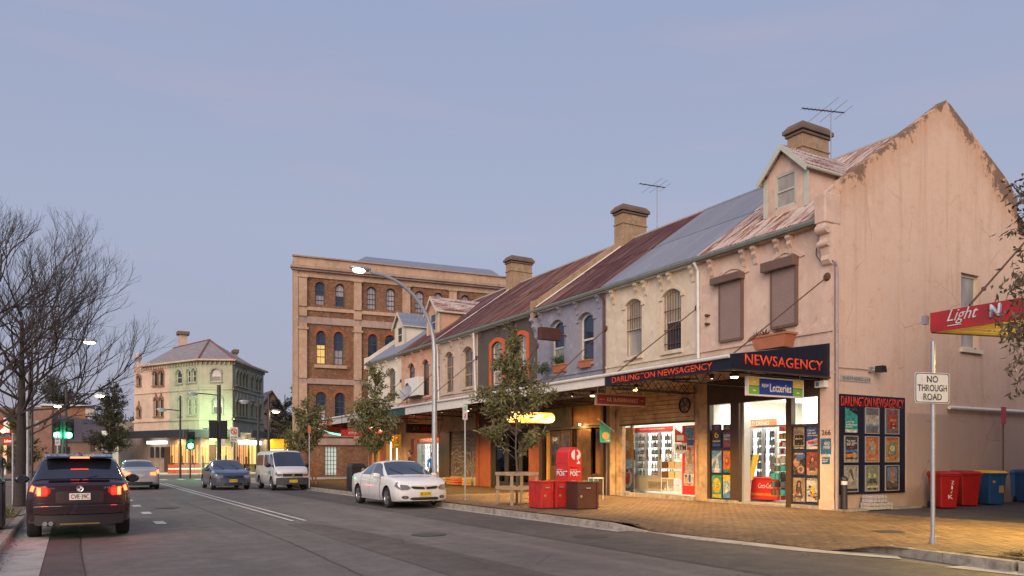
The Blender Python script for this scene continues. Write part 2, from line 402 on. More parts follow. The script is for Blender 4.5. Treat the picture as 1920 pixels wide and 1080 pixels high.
# ================================================================ SETTING
def asphalt(name, c, light, seed=0, crack=True):
    t = NT(name); v = t.coord(); n1 = t.noise(v, .35, 5, .6); n2 = t.noise(v, 2.2, 8, .7); n3 = t.noise(v, 90, 2)
    sv = t.coord((1.6, .05, 1)); st = t.noise(sv, 1.0, 5, .6)
    col = t.mix(t.ramp(n1, [(.35, 0), (.65, 1)]), sc(c, .82), light)
    col = t.mix(t.ramp(n2, [(.42, 0), (.72, .5)]), col, sc(c, .6)); col = t.mix(t.ramp(st, [(.45, 0), (.7, .4)]), col, sc(c, .62))
    col = t.mix(t.ramp(n3, [(.35, .45), (.68, 0)]), col, sc(c, .5)); col = t.mix(t.ramp(n3, [(.62, 0), (.8, .4)]), col, sc(light, 1.5))
    if crack:
        vo = t.n('ShaderNodeTexVoronoi', feature='DISTANCE_TO_EDGE', _Scale=.42); dv = t.mix(.1, v, t.noise(v, 3, 4)); t.l(dv, vo.inputs['Vector'])
        ck = t.ramp(vo.outputs[0], [(0, .75), (.012, 0)]); gate = t.ramp(t.noise(v, .23, 2), [(.52, 0), (.6, 1)])
        mm = t.n('ShaderNodeMath', operation='MULTIPLY'); t.l(ck, mm.inputs[0]); t.l(gate, mm.inputs[1]); col = t.mix(mm.outputs[0], col, sc(c, .35))
    vo2 = t.n('ShaderNodeTexVoronoi', _Scale=1.7); t.l(t.mix(.12, v, t.noise(v, 5, 4)), vo2.inputs['Vector']); col = t.mix(t.ramp(vo2.outputs[0], [(.05, .55), (.13, 0)]), col, sc(c, .42))
    n5 = t.noise(v, 26, 4, .7); col = t.mix(t.ramp(n5, [(.40, .4), (.52, 0)]), col, sc(c, .55)); col = t.mix(t.ramp(n5, [(.60, 0), (.72, .35)]), col, sc(light, 1.35))
    tv = t.coord((.9, .03, 1)); col = t.mix(t.ramp(t.noise(tv, 1.3, 3), [(.55, 0), (.7, .35)]), col, sc(light, 1.25))
    t.base(col); t.rough(t.ramp(n2, [(.3, .55), (.7, .85)]), 0, .35); t.bump(t.mix(.35, n3, n5), .7, .015); return t.m
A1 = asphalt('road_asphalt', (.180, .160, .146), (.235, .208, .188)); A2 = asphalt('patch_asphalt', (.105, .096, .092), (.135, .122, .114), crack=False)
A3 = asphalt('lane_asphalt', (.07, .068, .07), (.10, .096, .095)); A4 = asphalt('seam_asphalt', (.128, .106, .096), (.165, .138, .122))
def sheet(name, pts, z, m):
    mb = MB(); mb.poly([(x, y, z) for x, y in pts]); return structure(mb.build(name, m))
sheet('ground', [(-900, -300), (900, -300), (900, 1500), (-900, 1500)], -.03, paint('far_ground', (.10, .095, .085), .9))
sheet('road', [(-30, -30), (60, -30), (60, 160), (-30, 160)], -.004, A1)
# darker parking-lane patch, mid seam strip and left patch
e0 = onZ(1478, 1080); e1 = onZ(850, 979)
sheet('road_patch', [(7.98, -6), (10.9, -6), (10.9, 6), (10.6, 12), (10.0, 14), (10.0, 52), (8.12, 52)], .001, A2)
sheet('road_patch', [(-.45, -4), (.16, -4), (.12, 11), (.1, 60), (-.45, 60)], .001, A4)
sheet('road_patch', [(4.3, 2.5), (5.6, 2.5), (5.55, 9), (5.4, 15.2), (5.0, 18.2), (4.4, 18.2)], .001, A4)
# crack seams
mb = MB()
for x0, y0, x1, y1 in ((.17, -3, .11, 40), (3.15, 5, 3.5, 14.5), (3.5, 14.5, 3.45, 30), (7.9, -5, 8.08, 40)):
    n = 26
    P = [(x0+(x1-x0)*i/n+random.uniform(-.02, .02), y0+(y1-y0)*i/n) for i in range(n+1)]
    for i in range(n):
        (a, b), (c, d) = P[i], P[i+1]; mb.poly([(a, b, .006), (a+.018, b, .006), (c+.018, d, .006), (c, d, .006)])
structure(mb.build('road_seams', plain('tar_seam', (.03, .027, .025), .5)))
ML = paint('road_marking_paint', (.62, .60, .55), .6, .12, 9, .1, dirt=(.24, .22, .2))
def dash(x, y, wd=.19, ln=1.0, name='lane_dash', z=.008):
    mb = MB(); mb.poly([(x-wd/2, y, z), (x+wd/2, y, z), (x+wd/2, y+ln, z), (x-wd/2, y+ln, z)]); return structure(mb.build(name, ML))
for i in range(8): dash(1.84, 19.6+i*3.75, .24, .95)
dash(4.74, 18.9, .10, 33, 'centre_line'); dash(5.04, 18.9, .10, 33, 'centre_line')
dash(1.0, 57, 9.5, .35, 'stop_line')
for i in range(7): dash(2.2+i*1.2, 59.5, .5, 2.6, 'crossing_bar')
# gutters
def gz(px, py): p = onZ(px, py); return (p.x, p.y)
XK = 10.38
sheet('gutter', [(XK-.42, 12.7), (XK, 12.7), (XK, 53), (XK-.42, 53)], .0085, M_conc2)
sheet('gutter', [gz(1205, 997), gz(1300, 1012), gz(1500, 1034), gz(1690, 1049), gz(1675, 1036), gz(1592, 1029), gz(1300, 997), (XK, 12.69)], .0085, M_conc2)
sheet('gutter', [gz(1768, 1064), gz(1845, 1059), (11.95, 3.4), (12.3, 0), (11.6, 0), (11.3, 3.0), gz(1990, 1088)], .0085, M_conc2)
sheet('gutter', [(-.98, -4), (-.36, -4), (-.40, 56), (-.98, 56)], .0085, M_conc2)
# kerbs, block by block
def kerb_run(pts, zt, wdt, parent, step=1.25):
    for i in range(len(pts)-1):
        a, b = Vector(pts[i][:2]), Vector(pts[i+1][:2]); L = (b-a).length; n = max(1, round(L/step)); d = (b-a)/n
        nv = Vector((d.y, -d.x)).normalized()*wdt
        for k in range(n):
            p, q = a+d*(k+.006), a+d*(k+.994); z0 = pts[i][2]+(pts[i+1][2]-pts[i][2])*k/n; z1 = pts[i][2]+(pts[i+1][2]-pts[i][2])*(k+1)/n
            ch = .025; mb = MB(); dz = random.uniform(-.003, .003); nn = nv.normalized()*ch
            prof = lambda P, z: [(P.x, P.y, -.02), (P.x, P.y, max(z-ch, 0)), (P.x+nn.x, P.y+nn.y, z+dz), (P.x+nv.x, P.y+nv.y, z+dz), (P.x+nv.x, P.y+nv.y, -.02)]
            A, B = prof(p, z0), prof(q, z1)
            for m in range(5): mb.poly([A[m], A[(m+1) % 5], B[(m+1) % 5], B[m]])
            mb.poly(A); mb.poly(B[::-1]); mb.build('kerb_block', M_conc, parent)
kr = thing('kerb', 'x', 'x'); del kr['label']; del kr['category']; structure(kr)
ZP = .14
kerb_run([(XK, 52, ZP), (XK, 13.35, ZP), (XK+.16, 12.35, .03)], ZP, .16, kr)
ks = onZ(1590, 1029); kt = onZ(1676, 1037)
kerb_run([(ks.x, ks.y, .02), (kt.x, kt.y, ZP), (onZ(1920, 1071).x, onZ(1920, 1071).y, ZP), (12.0, 0, ZP)], ZP, .22, kr)
kl = thing('kerb', 'x', 'x'); del kl['label']; del kl['category']; structure(kl)
kerb_run([(-.98, -3, ZP), (-.98, 54, ZP)], ZP, .17, kl) if False else kerb_run([(-.98, -3, ZP), (-.98, 54, ZP)][::1], ZP, -.17, kl)
# ---- right footpath: clay pavers in herringbone
def edge_x(y):
    if y > 12.5: return XK+.17
    pts = [(-2, 12.4), (3, 11.9), (5.2, 11.6), (7.4, 11.35), (8.3, 10.95), (12.5, 10.55)]
    for (a, xa), (b, xb) in zip(pts, pts[1:]):
        if a <= y <= b: return xa+(xb-xa)*(y-a)/(b-a)
    return 12.4
def zf(x, y):
    if y >= 12.9 or y <= 7.6: return ZP
    k = min(1, (y-7.6)/.7, (12.9-y)/.6); t = min(1, max(0, (x-edge_x(y))/1.3)); return ZP*(1-k) + k*(.018+(ZP-.018)*t)
XE = 17.98
tp = NT('clay_paver'); v = tp.coord(); oi = tp.n('ShaderNodeObjectInfo')
vv = tp.n('ShaderNodeTexVoronoi', _Scale=5.2); tp.l(v, vv.inputs['Vector'])
c_ = tp.ramp(vv.outputs['Color'], [(.1, (.145, .092, .055)), (.5, (.19, .122, .072)), (.9, (.245, .163, .096))])
big = tp.noise(v, .5, 6, .65); c_ = tp.mix(tp.ramp(big, [(.42, 0), (.66, .6)]), c_, (.06, .043, .033))
c_ = tp.mix(tp.ramp(tp.noise(v, 2.4, 7, .7), [(.55, 0), (.72, .5)]), c_, (.20, .155, .11))
c_ = tp.mix(tp.ramp(tp.noise(v, 55, 3), [(.3, .4), (.7, 0)]), c_, (.05, .035, .025))
c_ = tp.mix(tp.ramp(tp.noise(v, 1.1, 4, .6), [(.5, 0), (.75, .45)]), c_, (.07, .055, .045)); gv = tp.n('ShaderNodeTexVoronoi', _Scale=3.1); tp.l(v, gv.inputs['Vector']); c_ = tp.mix(tp.ramp(gv.outputs[0], [(.07, .6), (.10, 0)]), c_, (.045, .038, .034)); tp.base(c_); tp.rough(.72, 0, .35); tp.bump(tp.noise(v, 60, 3), .35, .006); M_pav = tp.m
fp = MB(); bed = []
ys = [1.0+.6*i for i in range(int(51.2/.6)+1)]
for i in range(len(ys)-1):
    for k in range(12):
        q = []
        for (yy, kk) in ((ys[i], k), (ys[i], k+1), (ys[i+1], k+1), (ys[i+1], k)):
            x = edge_x(yy)+(XE-edge_x(yy))*kk/12; q.append((x, yy, zf(x, yy)-.012))
        fp.poly(q)
foot = structure(fp.build('footpath', brickmat('paver_bed', (.10, .064, .042), (.155, .10, .062), (.05, .038, .028), 0, .235, .118)))
u = .1165; near = []
cand = []
for i in range(int(XE/u)+1):
    for j in range(int(1.0/u), int(27/u)):
        c = (i-j) % 4
        if c == 0: b = (i*u, j*u, (i+2)*u, (j+1)*u)
        elif c == 3: b = (i*u, j*u, (i+1)*u, (j+2)*u)
        else: continue
        xm, ym = (b[0]+b[2])/2, (b[1]+b[3])/2
        if b[0] < edge_x(ym) or b[2] > XE: continue
        rx = xm/ym if ym > 0 else 9
        z_ = SN*xm+CS*ym; uu = (xm*CS-ym*SN)/z_
        if uu > .70 or uu < -.25: continue
        cand.append((z_, b))
cand.sort()
def paver(mb, b, g=.004):
    x0, y0, x1, y1 = b[0]+g, b[1]+g, b[2]-g, b[3]-g; dz = random.uniform(-.0025, .0025); e = .005
    T = [(x0+e, y0+e), (x1-e, y0+e), (x1-e, y1-e), (x0+e, y1-e)]; B = [(x0, y0), (x1, y0), (x1, y1), (x0, y1)]
    T = [(x, y, zf(x, y)+dz) for x, y in T]; B = [(x, y, zf(x, y)-.014) for x, y in B]
    mb.poly(T)
    for k in range(4): mb.poly([B[k], B[(k+1) % 4], T[(k+1) % 4], T[k]])
for z_, b in cand[:298]:
    mb = MB(); paver(mb, b); o = mb.build('paver', M_pav, foot, merge=False)
mb = MB()
for z_, b in cand[298:]: paver(mb, b)
mb.build('pavers', M_pav, foot, kind='stuff', merge=False)
for lx, ly, ll in ((6.3, 14.2, 'a'), (2.6, 26, 'b'), (8.9, 12.2, 'c')):
    mh = MB(); mh.lathe([(.001, 0), (.29, 0), (.30, -.003)], 22, Matrix.Translation((lx, ly, .0095))); mh.lathe([(.30, .001), (.35, .001), (.36, -.004)], 22, Matrix.Translation((lx, ly, .0095))); structure(mh.build('road_cover', paint('cast_iron', (.055, .05, .046), .6, .3, 12, .3)))
mh = MB(); pm = onZ(1665, 997, ZP); mh.lathe([(.001, 0), (.3, 0), (.3, -.01)], 20, Matrix.Translation((pm.x, pm.y, ZP+.004))); mh.build('manhole_cover', M_dark, foot)
# lane beside the gable, left footpath
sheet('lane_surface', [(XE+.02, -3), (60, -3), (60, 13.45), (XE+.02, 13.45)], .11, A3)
mb = MB(); mb.box(XE-.1, 13.1, 0, 21.5, 13.42, .17); structure(mb.build('lane_kerb', M_conc))
fl = MB(); fl.box(-5.4, -4, -.02, -1.15, 54, ZP-.004); structure(fl.build('footpath', paint('left_paving', (.17, .12, .09), .85, .25, 2, .3, dirt=(.10, .075, .06))))
# far corner footpaths and traffic island
sheet('footpath', [(2, 80), (16, 79), (30, 95), (22, 110), (0, 110)], .012, M_conc2)
mb = MB(); mb.box(10.4, 52, 0, 60, 58, ZP); structure(mb.build('footpath', M_conc2))
# ================================================================ TERRACE OF SHOPS
XF = 18.0; FT = Face((XF, 0, 0), (0, -1, 0)); XA = 14.25; FA = Face((XA, 0, 0), (0, -1, 0))
YB = [13.45, 18.47, 23.64, 28.68, 34.4, 39.2, 44.8, 51.0]
ZE, XR, ZR = 8.16, 23.25, 12.03; XE0 = 17.72; PHI = math.atan2(ZR-ZE, XR-XE0); SL = math.hypot(ZR-ZE, XR-XE0)
COLS = dict(
 pink=stucco('pink_render', (.66, .485, .395), (.26, .14, .08), .5, .35, (.72, .56, .46)),
 cream=stucco('cream_render', (.68, .575, .44), (.34, .18, .08), .6, .45, (.74, .66, .54)),
 lilac=stucco('lilac_render', (.27, .275, .345), (.30, .17, .09), .55, .45, (.36, .36, .42)),
 grey=stucco('charcoal_render', (.12, .10, .09), (.06, .05, .045), .4, .2),
 blush=stucco('blush_render', (.58, .45, .36), (.16, .10, .08), .75, .5, (.62, .52, .43)),
 peach=stucco('peach_render', (.60, .36, .25), (.30, .15, .09), .5, .35, (.64, .45, .34)),
 white=stucco('white_render', (.72, .66, .55), (.35, .27, .20), .35, .3))
RM = dict(
 old=roofmat('old_pink_rust_iron', (.50, .41, .37), (.20, .065, .035), .47, .55, (.66, .60, .55)),
 blue=roofmat('new_grey_iron', (.21, .235, .30), (.19, .21, .27), .4, .6, (.20, .22, .28)),
 red=roofmat('oxide_red_iron', (.070, .022, .025), (.12, .05, .035), .52, .70, (.22, .15, .13)),
 red2=roofmat('faded_red_iron', (.085, .028, .028), (.22, .10, .06), .52, .66, (.30, .20, .16)))
def corr_mesh(name, L, W, mat, nw=8, amp=.016):
    mb = MB(); n = nw*4
    for j in range(n):
        y0, y1 = W*j/n, W*(j+1)/n; h = lambda q: amp*math.sin(2*math.pi*q*nw)
        mb.poly([(0, y0, h(j/n)), (L, y0, h(j/n)), (L, y1, h((j+1)/n)), (0, y1, h((j+1)/n))])
    return mb.mesh(name, mat, smooth=60)
def corbel(parent, a, z, m, F=FT, s=1.0):
    mb = MB(); w_ = .075*s
    prof = [(0, 0), (.20*s, 0), (.21*s, -.07*s), (.13*s, -.14*s), (.14*s, -.24*s), (.06*s, -.36*s), (.045*s, -.50*s), (0, -.56*s)]
    k = len(prof)
    L = [F.p(a-w_, z+q, d) for d, q in prof]; Rr = [F.p(a+w_, z+q, d) for d, q in prof]
    mb.poly(L); mb.poly(Rr[::-1])
    for i in range(k): mb.poly([L[i], L[(i+1) % k], Rr[(i+1) % k], Rr[i]])
    mb.build('corbel', m, parent)
houses = []
spec = [ # name, label, wall, roof, windows in photo pixels (x0,x1,ytop,ybottom), group
 ('pink', 'pink rendered corner terrace house with dormer, tall side gable and newsagency below', 'old'),
 ('cream', 'cream terrace house with two barred upper windows and new grey iron roof', 'blue'),
 ('lilac', 'lilac terrace house with orange planters under two upper windows', 'red'),
 ('grey', 'charcoal terrace house with bright orange arches round its windows', 'red2'),
 ('blush', 'patchy pale pink terrace house with two tall dirty windows behind the lamp post', 'red'),
 ('peach', 'peach terrace house with peach dormer and air conditioner under a window', 'red'),
 ('white', 'white end terrace house with white dormer, furthest of the row', 'blue')]
FWIN = Face((XF, 0, 0), (0, -1, 0))
def rect(px0, px1, y0, y1, F=FT, d=0):
    c = (px0+px1)/2
    return (F.a(px0, d), F.a(px1, d), F.z(c, y1, d), F.z(c, y0, d))
OPS = {
 'pink': [], 'cream': [(*rect(1173.5, 1203, 561, 668), .16), (*rect(1243, 1277, 542, 657), .18)],
 'lilac': [(*rect(1033, 1057.5, 600, 699), .2), (*rect(1086, 1113, 586, 680), .2)],
 'grey': [(*rect(922, 943, 640, 722), .2), (*rect(966, 988, 627, 712), .2)],
 'blush': [(*rect(835, 850, 660, 736), .2), (*rect(868.5, 886, 650, 726), .2)],
 'peach': [(*rect(765.5, 777.5, 681, 712), .22), (*rect(792, 804.5, 674, 742), .22)],
 'white': [(*rect(728, 741, 691, 752), .12)]}
Msheet = {}
for hi, (key, lab, rf) in enumerate(spec):
    y0, y1 = YB[hi], YB[hi+1]; a0, a1 = -y1, -y0; wm = COLS[key]
    h = thing('terrace_house', lab, 'house', (XF, (y0+y1)/2, ZP), 'terrace houses with shops below'); houses.append(h)
    ops = OPS[key]
    mb = MB(); wall_panel(mb, FT, a0, a1 if hi else a1, 4.05, ZE+.08, ops, .2)
    if hi == 6: # far end gable wall
        mb.poly([(XF, y1, 0), (28, y1, 0), (28, y1, 9.4), (XR, y1, ZR+.4), (XF, y1, ZE+.35)]); 
    mb.poly([(18.0, y0+.01, 0), (28.2, y0+.01, 0), (28.2, y0+.01, 9), (XR, y0+.01, ZR-.05), (XF, y0+.01, ZE)]) if hi else None
    W_ = mb.build('wall', wm, h)
    # string course, eave board, gutter
    mb = MB(); mb.fbox(FT, a0+.01, a1-.01, 5.05, 5.12, .0, .05); mb.build('string_course', wm, h)
    mb = MB(); mb.fbox(FT, a0, a1, ZE-.16, ZE+.02, .0, .20); mb.build('eave_board', M_timber if key in ('pink', 'peach') else M_cream, h)
    g = MB(); pr = [(.20, ZE+.0), (.20, ZE-.12), (.30, ZE-.12), (.34, ZE-.05), (.34, ZE+.0), (.32, ZE+.0), (.30, ZE-.05), (.22, ZE-.1), (.22, ZE)]
    for i in range(len(pr)):
        (d0, z0), (d1, z1) = pr[i], pr[(i+1) % len(pr)]
        g.poly([FT.p(a0, z0, d0), FT.p(a1, z0, d0), FT.p(a1, z1, d1), FT.p(a0, z1, d1)])
    g.build('gutter', paint('gutter_green_grey', (.22, .24, .22), .5, .15, 4), h)
    # roof: sheets in two courses
    roof = bpy.data.objects.new('roof', None); COL.objects.link(roof); roof.parent = h
    n = round((y1-y0)/.76); W = (y1-y0)/n; hl = SL/2+.06
    key2 = (rf, round(W, 3))
    if key2 not in Msheet: Msheet[key2] = corr_mesh('roof_sheet', hl, W*1.02, RM[rf])
    rot = (0, -PHI, 0)
    for i in range(n):
        for c in range(2):
            s0 = 0 if c == 0 else SL-hl; lift = .018*c + .004*(i % 2) + .01
            loc = Vector((XE0+s0*math.cos(PHI)-lift*math.sin(PHI), y0+i*W, ZE+.02+s0*math.sin(PHI)+lift*math.cos(PHI)))
            m_ = Msheet[key2]
            if rf == 'red' and random.random() < .18:
                k3 = ('red2', round(W, 3))
                if k3 not in Msheet: Msheet[k3] = corr_mesh('roof_sheet', hl, W*1.02, RM['red2'])
                m_ = Msheet[k3]
            inst('roof_sheet', m_, roof, loc, rot)
    rr = MB(); rr.poly([(XR, y0, ZR), (XR, y1, ZR), (28.2, y1, 9.45), (28.2, y0, 9.45)]); rr.poly([(XE0, y0, ZE-.01), (XE0, y1, ZE-.01), (XR, y1, ZR-.02), (XR, y0, ZR-.02)]); rr.build('rear_slope', RM[rf], roof)
    rc = MB(); rc.tube([(XR, y0+(.32 if not hi else 0), ZR+.04), (XR, y1, ZR+.04)], .09, 8); rc.build('ridge_cap', M_steel if rf == 'blue' else paint('pale_flashing', (.42, .38, .36), .5), roof)
    # corbels
    if key != 'pink' or True:
        cc = [.10, .37, .46, .63, .72, .93] if hi < 2 else [.08, .38, .62, .92]
        for q in cc: corbel(h, a0+(a1-a0)*q, ZE-.17, wm)
HP, HC, HL, HG, HB, HA, HW = houses
# ---- upper windows
for key, h in zip([s[0] for s in spec], houses):
    for i, o in enumerate(OPS[key]):
        w0, w1, z0, z1, rs = o
        if key == 'cream':
            window(FT, w0, w1, z0, z1, rs, h, M_cream, M_blind if i == 0 else M_glassd, .17, .055, 1, 2, pane_mat('net_curtain', (.42, .36, .26), (.30, .25, .18), .3), sill=COLS['cream'], head=COLS['cream'])
            bars = MB(); g_ = bpy.data.objects.new('window_bars', None); COL.objects.link(g_); g_.parent = h
            hh = z1-z0
            for k in range(7):
                aa = w0+.06+(w1-w0-.12)*k/6; b = MB(); zb = z0+.05 if (i or k in (0, 6)) else z0+hh*.46
                b.tube([FT.p(aa, zb, -.05), FT.p(aa, z1-.03-rs*(abs(k-3)/3)**2*.9, -.05)], .011, 5); b.build('bar', M_rusty, g_)
            for zz in ((.12, .35, .66) if i else (.46, .66)):
                b = MB(); b.fbox(FT, w0+.02, w1-.02, z0+hh*zz-.012, z0+hh*zz+.012, -.065, -.035); b.build('crossbar', M_rusty, g_)
        elif key == 'lilac': window(FT, w0, w1, z0, z1, rs, h, plain('sash_ivory', (.62, .58, .50), .5), M_glassb if i else M_blind, .2, .085, 1, 2, M_glassb, sill=COLS['lilac'], head=COLS['lilac'])
        elif key == 'grey':
            window(FT, w0, w1, z0, z1, rs, h, plain('sash_ivory', (.62, .58, .50), .5), M_blind, .16, .06, 2, 3)
            sr = MB(); oo = win_outline(w0-.20, w1+.20, z0-.1, z1+.18, rs+.02); ii = win_outline(w0, w1, z0-.1, z1, rs); ring_strip(sr, FT, oo, ii, -.02, .05)
            sr.build('arch_surround', paint('orange_surround', (.62, .12, .03), .6, .1, 4), h)
        else:
            dk = pane_mat('grimy_glass', (.12, .10, .09), (.06, .05, .045), .25)
            window(FT, w0, w1, z0, z1, rs, h, M_timber if key != 'peach' else M_dtimber, dk, .16, .07, 2 if key == 'blush' else 1, 3 if key == 'blush' else 2, sill=COLS[key], head=COLS[key])
# roller shutters of the pink house, slat by slat
MSH = paint('shutter_mauve', (.30, .215, .185), .55, .06, 3, .03); MSHB = paint('shutter_box', (.155, .095, .07), .55, .1, 3)
for (x0, x1, yt, yb, bx0, bx1, byt, byb) in ((1352, 1394, 530, 637, 1341, 1397, 518, 530), (1449, 1496, 504, 611, 1436, 1498, 489, 506)):
    o0, o1, z0, z1 = rect(x0, x1, yt, yb); b0, b1, q0, q1 = rect(bx0, bx1, byt, byb)
    s = bpy.data.objects.new('roller_shutter', None); COL.objects.link(s); s.parent = HP
    mb = MB(); mb.fbox(FT, b0, b1, q0, q1+.02, .0, .26); mb.build('shutter_box', MSHB, s, bevel=.015)
    n = 34; dz = (z1-z0+.04)/n
    for k in range(n):
        mb = MB(); za = z0+.03+k*dz
        mb.fprism(Face(FT.p(0, 0, 0), (0, -1, 0)), [(o0+.035, za), (o1-.035, za), (o1-.035, za+dz*.86), (o0+.035, za+dz*.86)], .055, .075); mb.build('slat', MSH, s)
    mb = MB(); mb.fbox(FT, o0-.02, o0+.035, z0-.02, z1+.05, 0, .10); mb.fbox(FT, o1-.035, o1+.02, z0-.02, z1+.05, 0, .10); mb.fbox(FT, o0, o1, z0-.05, z0+.03, 0, .09)
    mb.fbox(FT, o0+.035, o1-.035, z0, z1, .002, .05); mb.build('guide_rail', MSHB, s)
    ho = arch_pts(o0-.25, o1+.25, q1-.02, .34); hh_ = arch_pts(o0-.10, o1+.10, q1-.04, .24)
    mb = MB(); ring_strip(mb, FT, ho, hh_, -.01, .04); mb.build('window_head', COLS['pink'], HP)
for (px, py) in ((1327, 592), (1327, 608)):
    a, z = FT.az(px, py); mb = MB(); mb.tube([FT.p(a, z, 0), FT.p(a, z, .1)], .05, 10); mb.fbox(FT, a-.02, a+.11, z-.02, z+.02, .0, .07); mb.build('vent_cap', M_rusty, HP)
# ---- gable of the pink house
Y0 = YB[0]; FGB = Face((0, Y0, 0), (1, 0, 0))
def gp(px, py): return FGB.az(px, py)
gw = MB()
wa0, wa1 = FGB.a(1802), FGB.a(1836); wz0, wz1 = FGB.z(1819, 655), FGB.z(1819, 514)
prof = [(XF, 4.0), (XF, gp(1547, 362)[1]), (XF+.25, gp(1547, 362)[1]), gp(1583, 333.5), gp(1763, 196), gp(1773, 188), gp(1783, 197), gp(1885, 332), gp(1908, 372), (27.4, 9.3), (40, 9.0), (40, 0), (XF, 0)]
# front skin with window opening: vertical strips between profile breakpoints
apex = gp(1773, 188)
def top_at(x):
    P = prof[1:11]
    for (xa, za), (xb, zb) in zip(P, P[1:]):
        if xa-1e-6 <= x <= xb+1e-6 and xb > xa: return za+(zb-za)*(x-xa)/(xb-xa)
    return 9.0
xs = sorted({*(p[0] for p in prof), wa0, wa1})
for xa, xb in zip(xs, xs[1:]):
    if xb-xa < 1e-6: continue
    if wa0-1e-6 <= xa and xb <= wa1+1e-6:
        gw.poly([(xa, Y0, 0), (xb, Y0, 0), (xb, Y0, wz0), (xa, Y0, wz0)]); gw.poly([(xa, Y0, wz1), (xb, Y0, wz1), (xb, Y0, top_at(xb)), (xa, Y0, top_at(xa))])
    else: gw.poly([(xa, Y0, 0), (xb, Y0, 0), (xb, Y0, top_at(xb-1e-4)), (xa, Y0, top_at(xa+1e-4))])
P = prof[:12]
for (xa, za), (xb, zb) in zip(P[1:], P[2:]): gw.poly([(xa, Y0, za), (xb, Y0, zb), (xb, Y0+.30, zb), (xa, Y0+.30, za)])
gw.poly([(x, Y0+.30, z) for x, z in P[1:11]]+[(40, Y0+.3, 7), (XF, Y0+.3, 7)])
for q in ((wa0, wa0), (wa1, wa1)): gw.poly([(q[0], Y0, wz0), (q[0], Y0, wz1), (q[0], Y0+.22, wz1), (q[0], Y0+.22, wz0)])
gw.poly([(wa0, Y0, wz1), (wa1, Y0, wz1), (wa1, Y0+.22, wz1), (wa0, Y0+.22, wz1)]); gw.poly([(wa0, Y0, wz0), (wa1, Y0, wz0), (wa1, Y0+.22, wz0), (wa0, Y0+.22, wz0)])
# gable render: black weathering along the coping, ochre bleeding below it, pink lower down
tg = NT('gable_render'); v = tg.coord(); s3 = tg.n('ShaderNodeSeparateXYZ'); tg.l(v, s3.inputs[0])
def lin(a, b):
    m = tg.n('ShaderNodeMapRange'); m.inputs[1].default_value = a; m.inputs[2].default_value = b; return m
n1 = tg.noise(v, .6, 7, .62); n2 = tg.noise(v, 3.0, 9, .72); fine = tg.noise(v, 34, 3); stv = tg.coord((2.0, 2, .13)); st = tg.noise(stv, 1.5, 6, .65)
zz = lin(3.5, 9.5); tg.l(s3.outputs[2], zz.inputs[0])
col = tg.mix(zz.outputs[0], (.60, .45, .385), (.70, .50, .37))
col = tg.mix(tg.ramp(n1, [(.35, 0), (.65, .55)]), col, (.75, .59, .48)); col = tg.mix(tg.ramp(st, [(.5, 0), (.72, .45)]), col, (.42, .26, .17))
# height below the coping, front and rear slope
XG = apex[0]-XF; ZG = apex[1]-ZP; hy = (YB[0]+YB[1])/2
ax = tg.n('ShaderNodeMath', operation='SUBTRACT'); tg.l(s3.outputs[0], ax.inputs[0]); ax.inputs[1].default_value = XG
ab = tg.n('ShaderNodeMath', operation='ABSOLUTE'); tg.l(ax.outputs[0], ab.inputs[0])
ml = tg.n('ShaderNodeMath', operation='MULTIPLY_ADD'); tg.l(ab.outputs[0], ml.inputs[0]); ml.inputs[1].default_value = .69; tg.l(s3.outputs[2], ml.inputs[2])
dd = lin(ZG-1.1, ZG+.05); tg.l(ml.outputs[0], dd.inputs[0])
nm_ = tg.n('ShaderNodeMath', operation='MULTIPLY_ADD'); tg.l(n1, nm_.inputs[0]); nm_.inputs[1].default_value = .55; na_ = tg.n('ShaderNodeMath', operation='MULTIPLY'); tg.l(n2, na_.inputs[0]); na_.inputs[1].default_value = .75; tg.l(na_.outputs[0], nm_.inputs[2])
dh = tg.n('ShaderNodeMath', operation='MULTIPLY'); tg.l(dd.outputs[0], dh.inputs[0]); dh.inputs[1].default_value = .36; dn = tg.n('ShaderNodeMath', operation='ADD'); tg.l(nm_.outputs[0], dn.inputs[0]); tg.l(dh.outputs[0], dn.inputs[1])
col = tg.mix(tg.ramp(dn.outputs[0], [(.62, 0), (1.0, .8)]), col, (.56, .33, .19))
col = tg.mix(tg.ramp(dn.outputs[0], [(.95, 0), (1.0, .75)]), col, (.085, .06, .05))
col = tg.mix(tg.ramp(n2, [(.60, 0), (.72, .4)]), col, (.40, .25, .17))
pbx = lin(FGB.a(1698)-XF, FGB.a(1702)-XF); tg.l(s3.outputs[0], pbx.inputs[0]); pbz = lin(FGB.z(1700, 772)-ZP, FGB.z(1700, 776)-ZP); tg.l(s3.outputs[2], pbz.inputs[0]); pm_ = tg.n('ShaderNodeMath', operation='MULTIPLY'); tg.l(pbx.outputs[0], pm_.inputs[0]); tg.l(pbz.outputs[0], pm_.inputs[1]); pk_ = tg.n('ShaderNodeMath', operation='MULTIPLY'); tg.l(pm_.outputs[0], pk_.inputs[0]); pk_.inputs[1].default_value = .75; col = tg.mix(pk_.outputs[0], col, (.40, .30, .265))
ckv = tg.n('ShaderNodeTexVoronoi', feature='DISTANCE_TO_EDGE', _Scale=.55); tg.l(tg.mix(.14, v, tg.noise(v, 2.5, 5)), ckv.inputs['Vector']); ckm = tg.n('ShaderNodeMath', operation='MULTIPLY'); tg.l(tg.ramp(ckv.outputs[0], [(0, .6), (.006, 0)]), ckm.inputs[0]); tg.l(tg.ramp(n1, [(.50, 0), (.56, 1)]), ckm.inputs[1]); col = tg.mix(ckm.outputs[0], col, (.22, .14, .10))
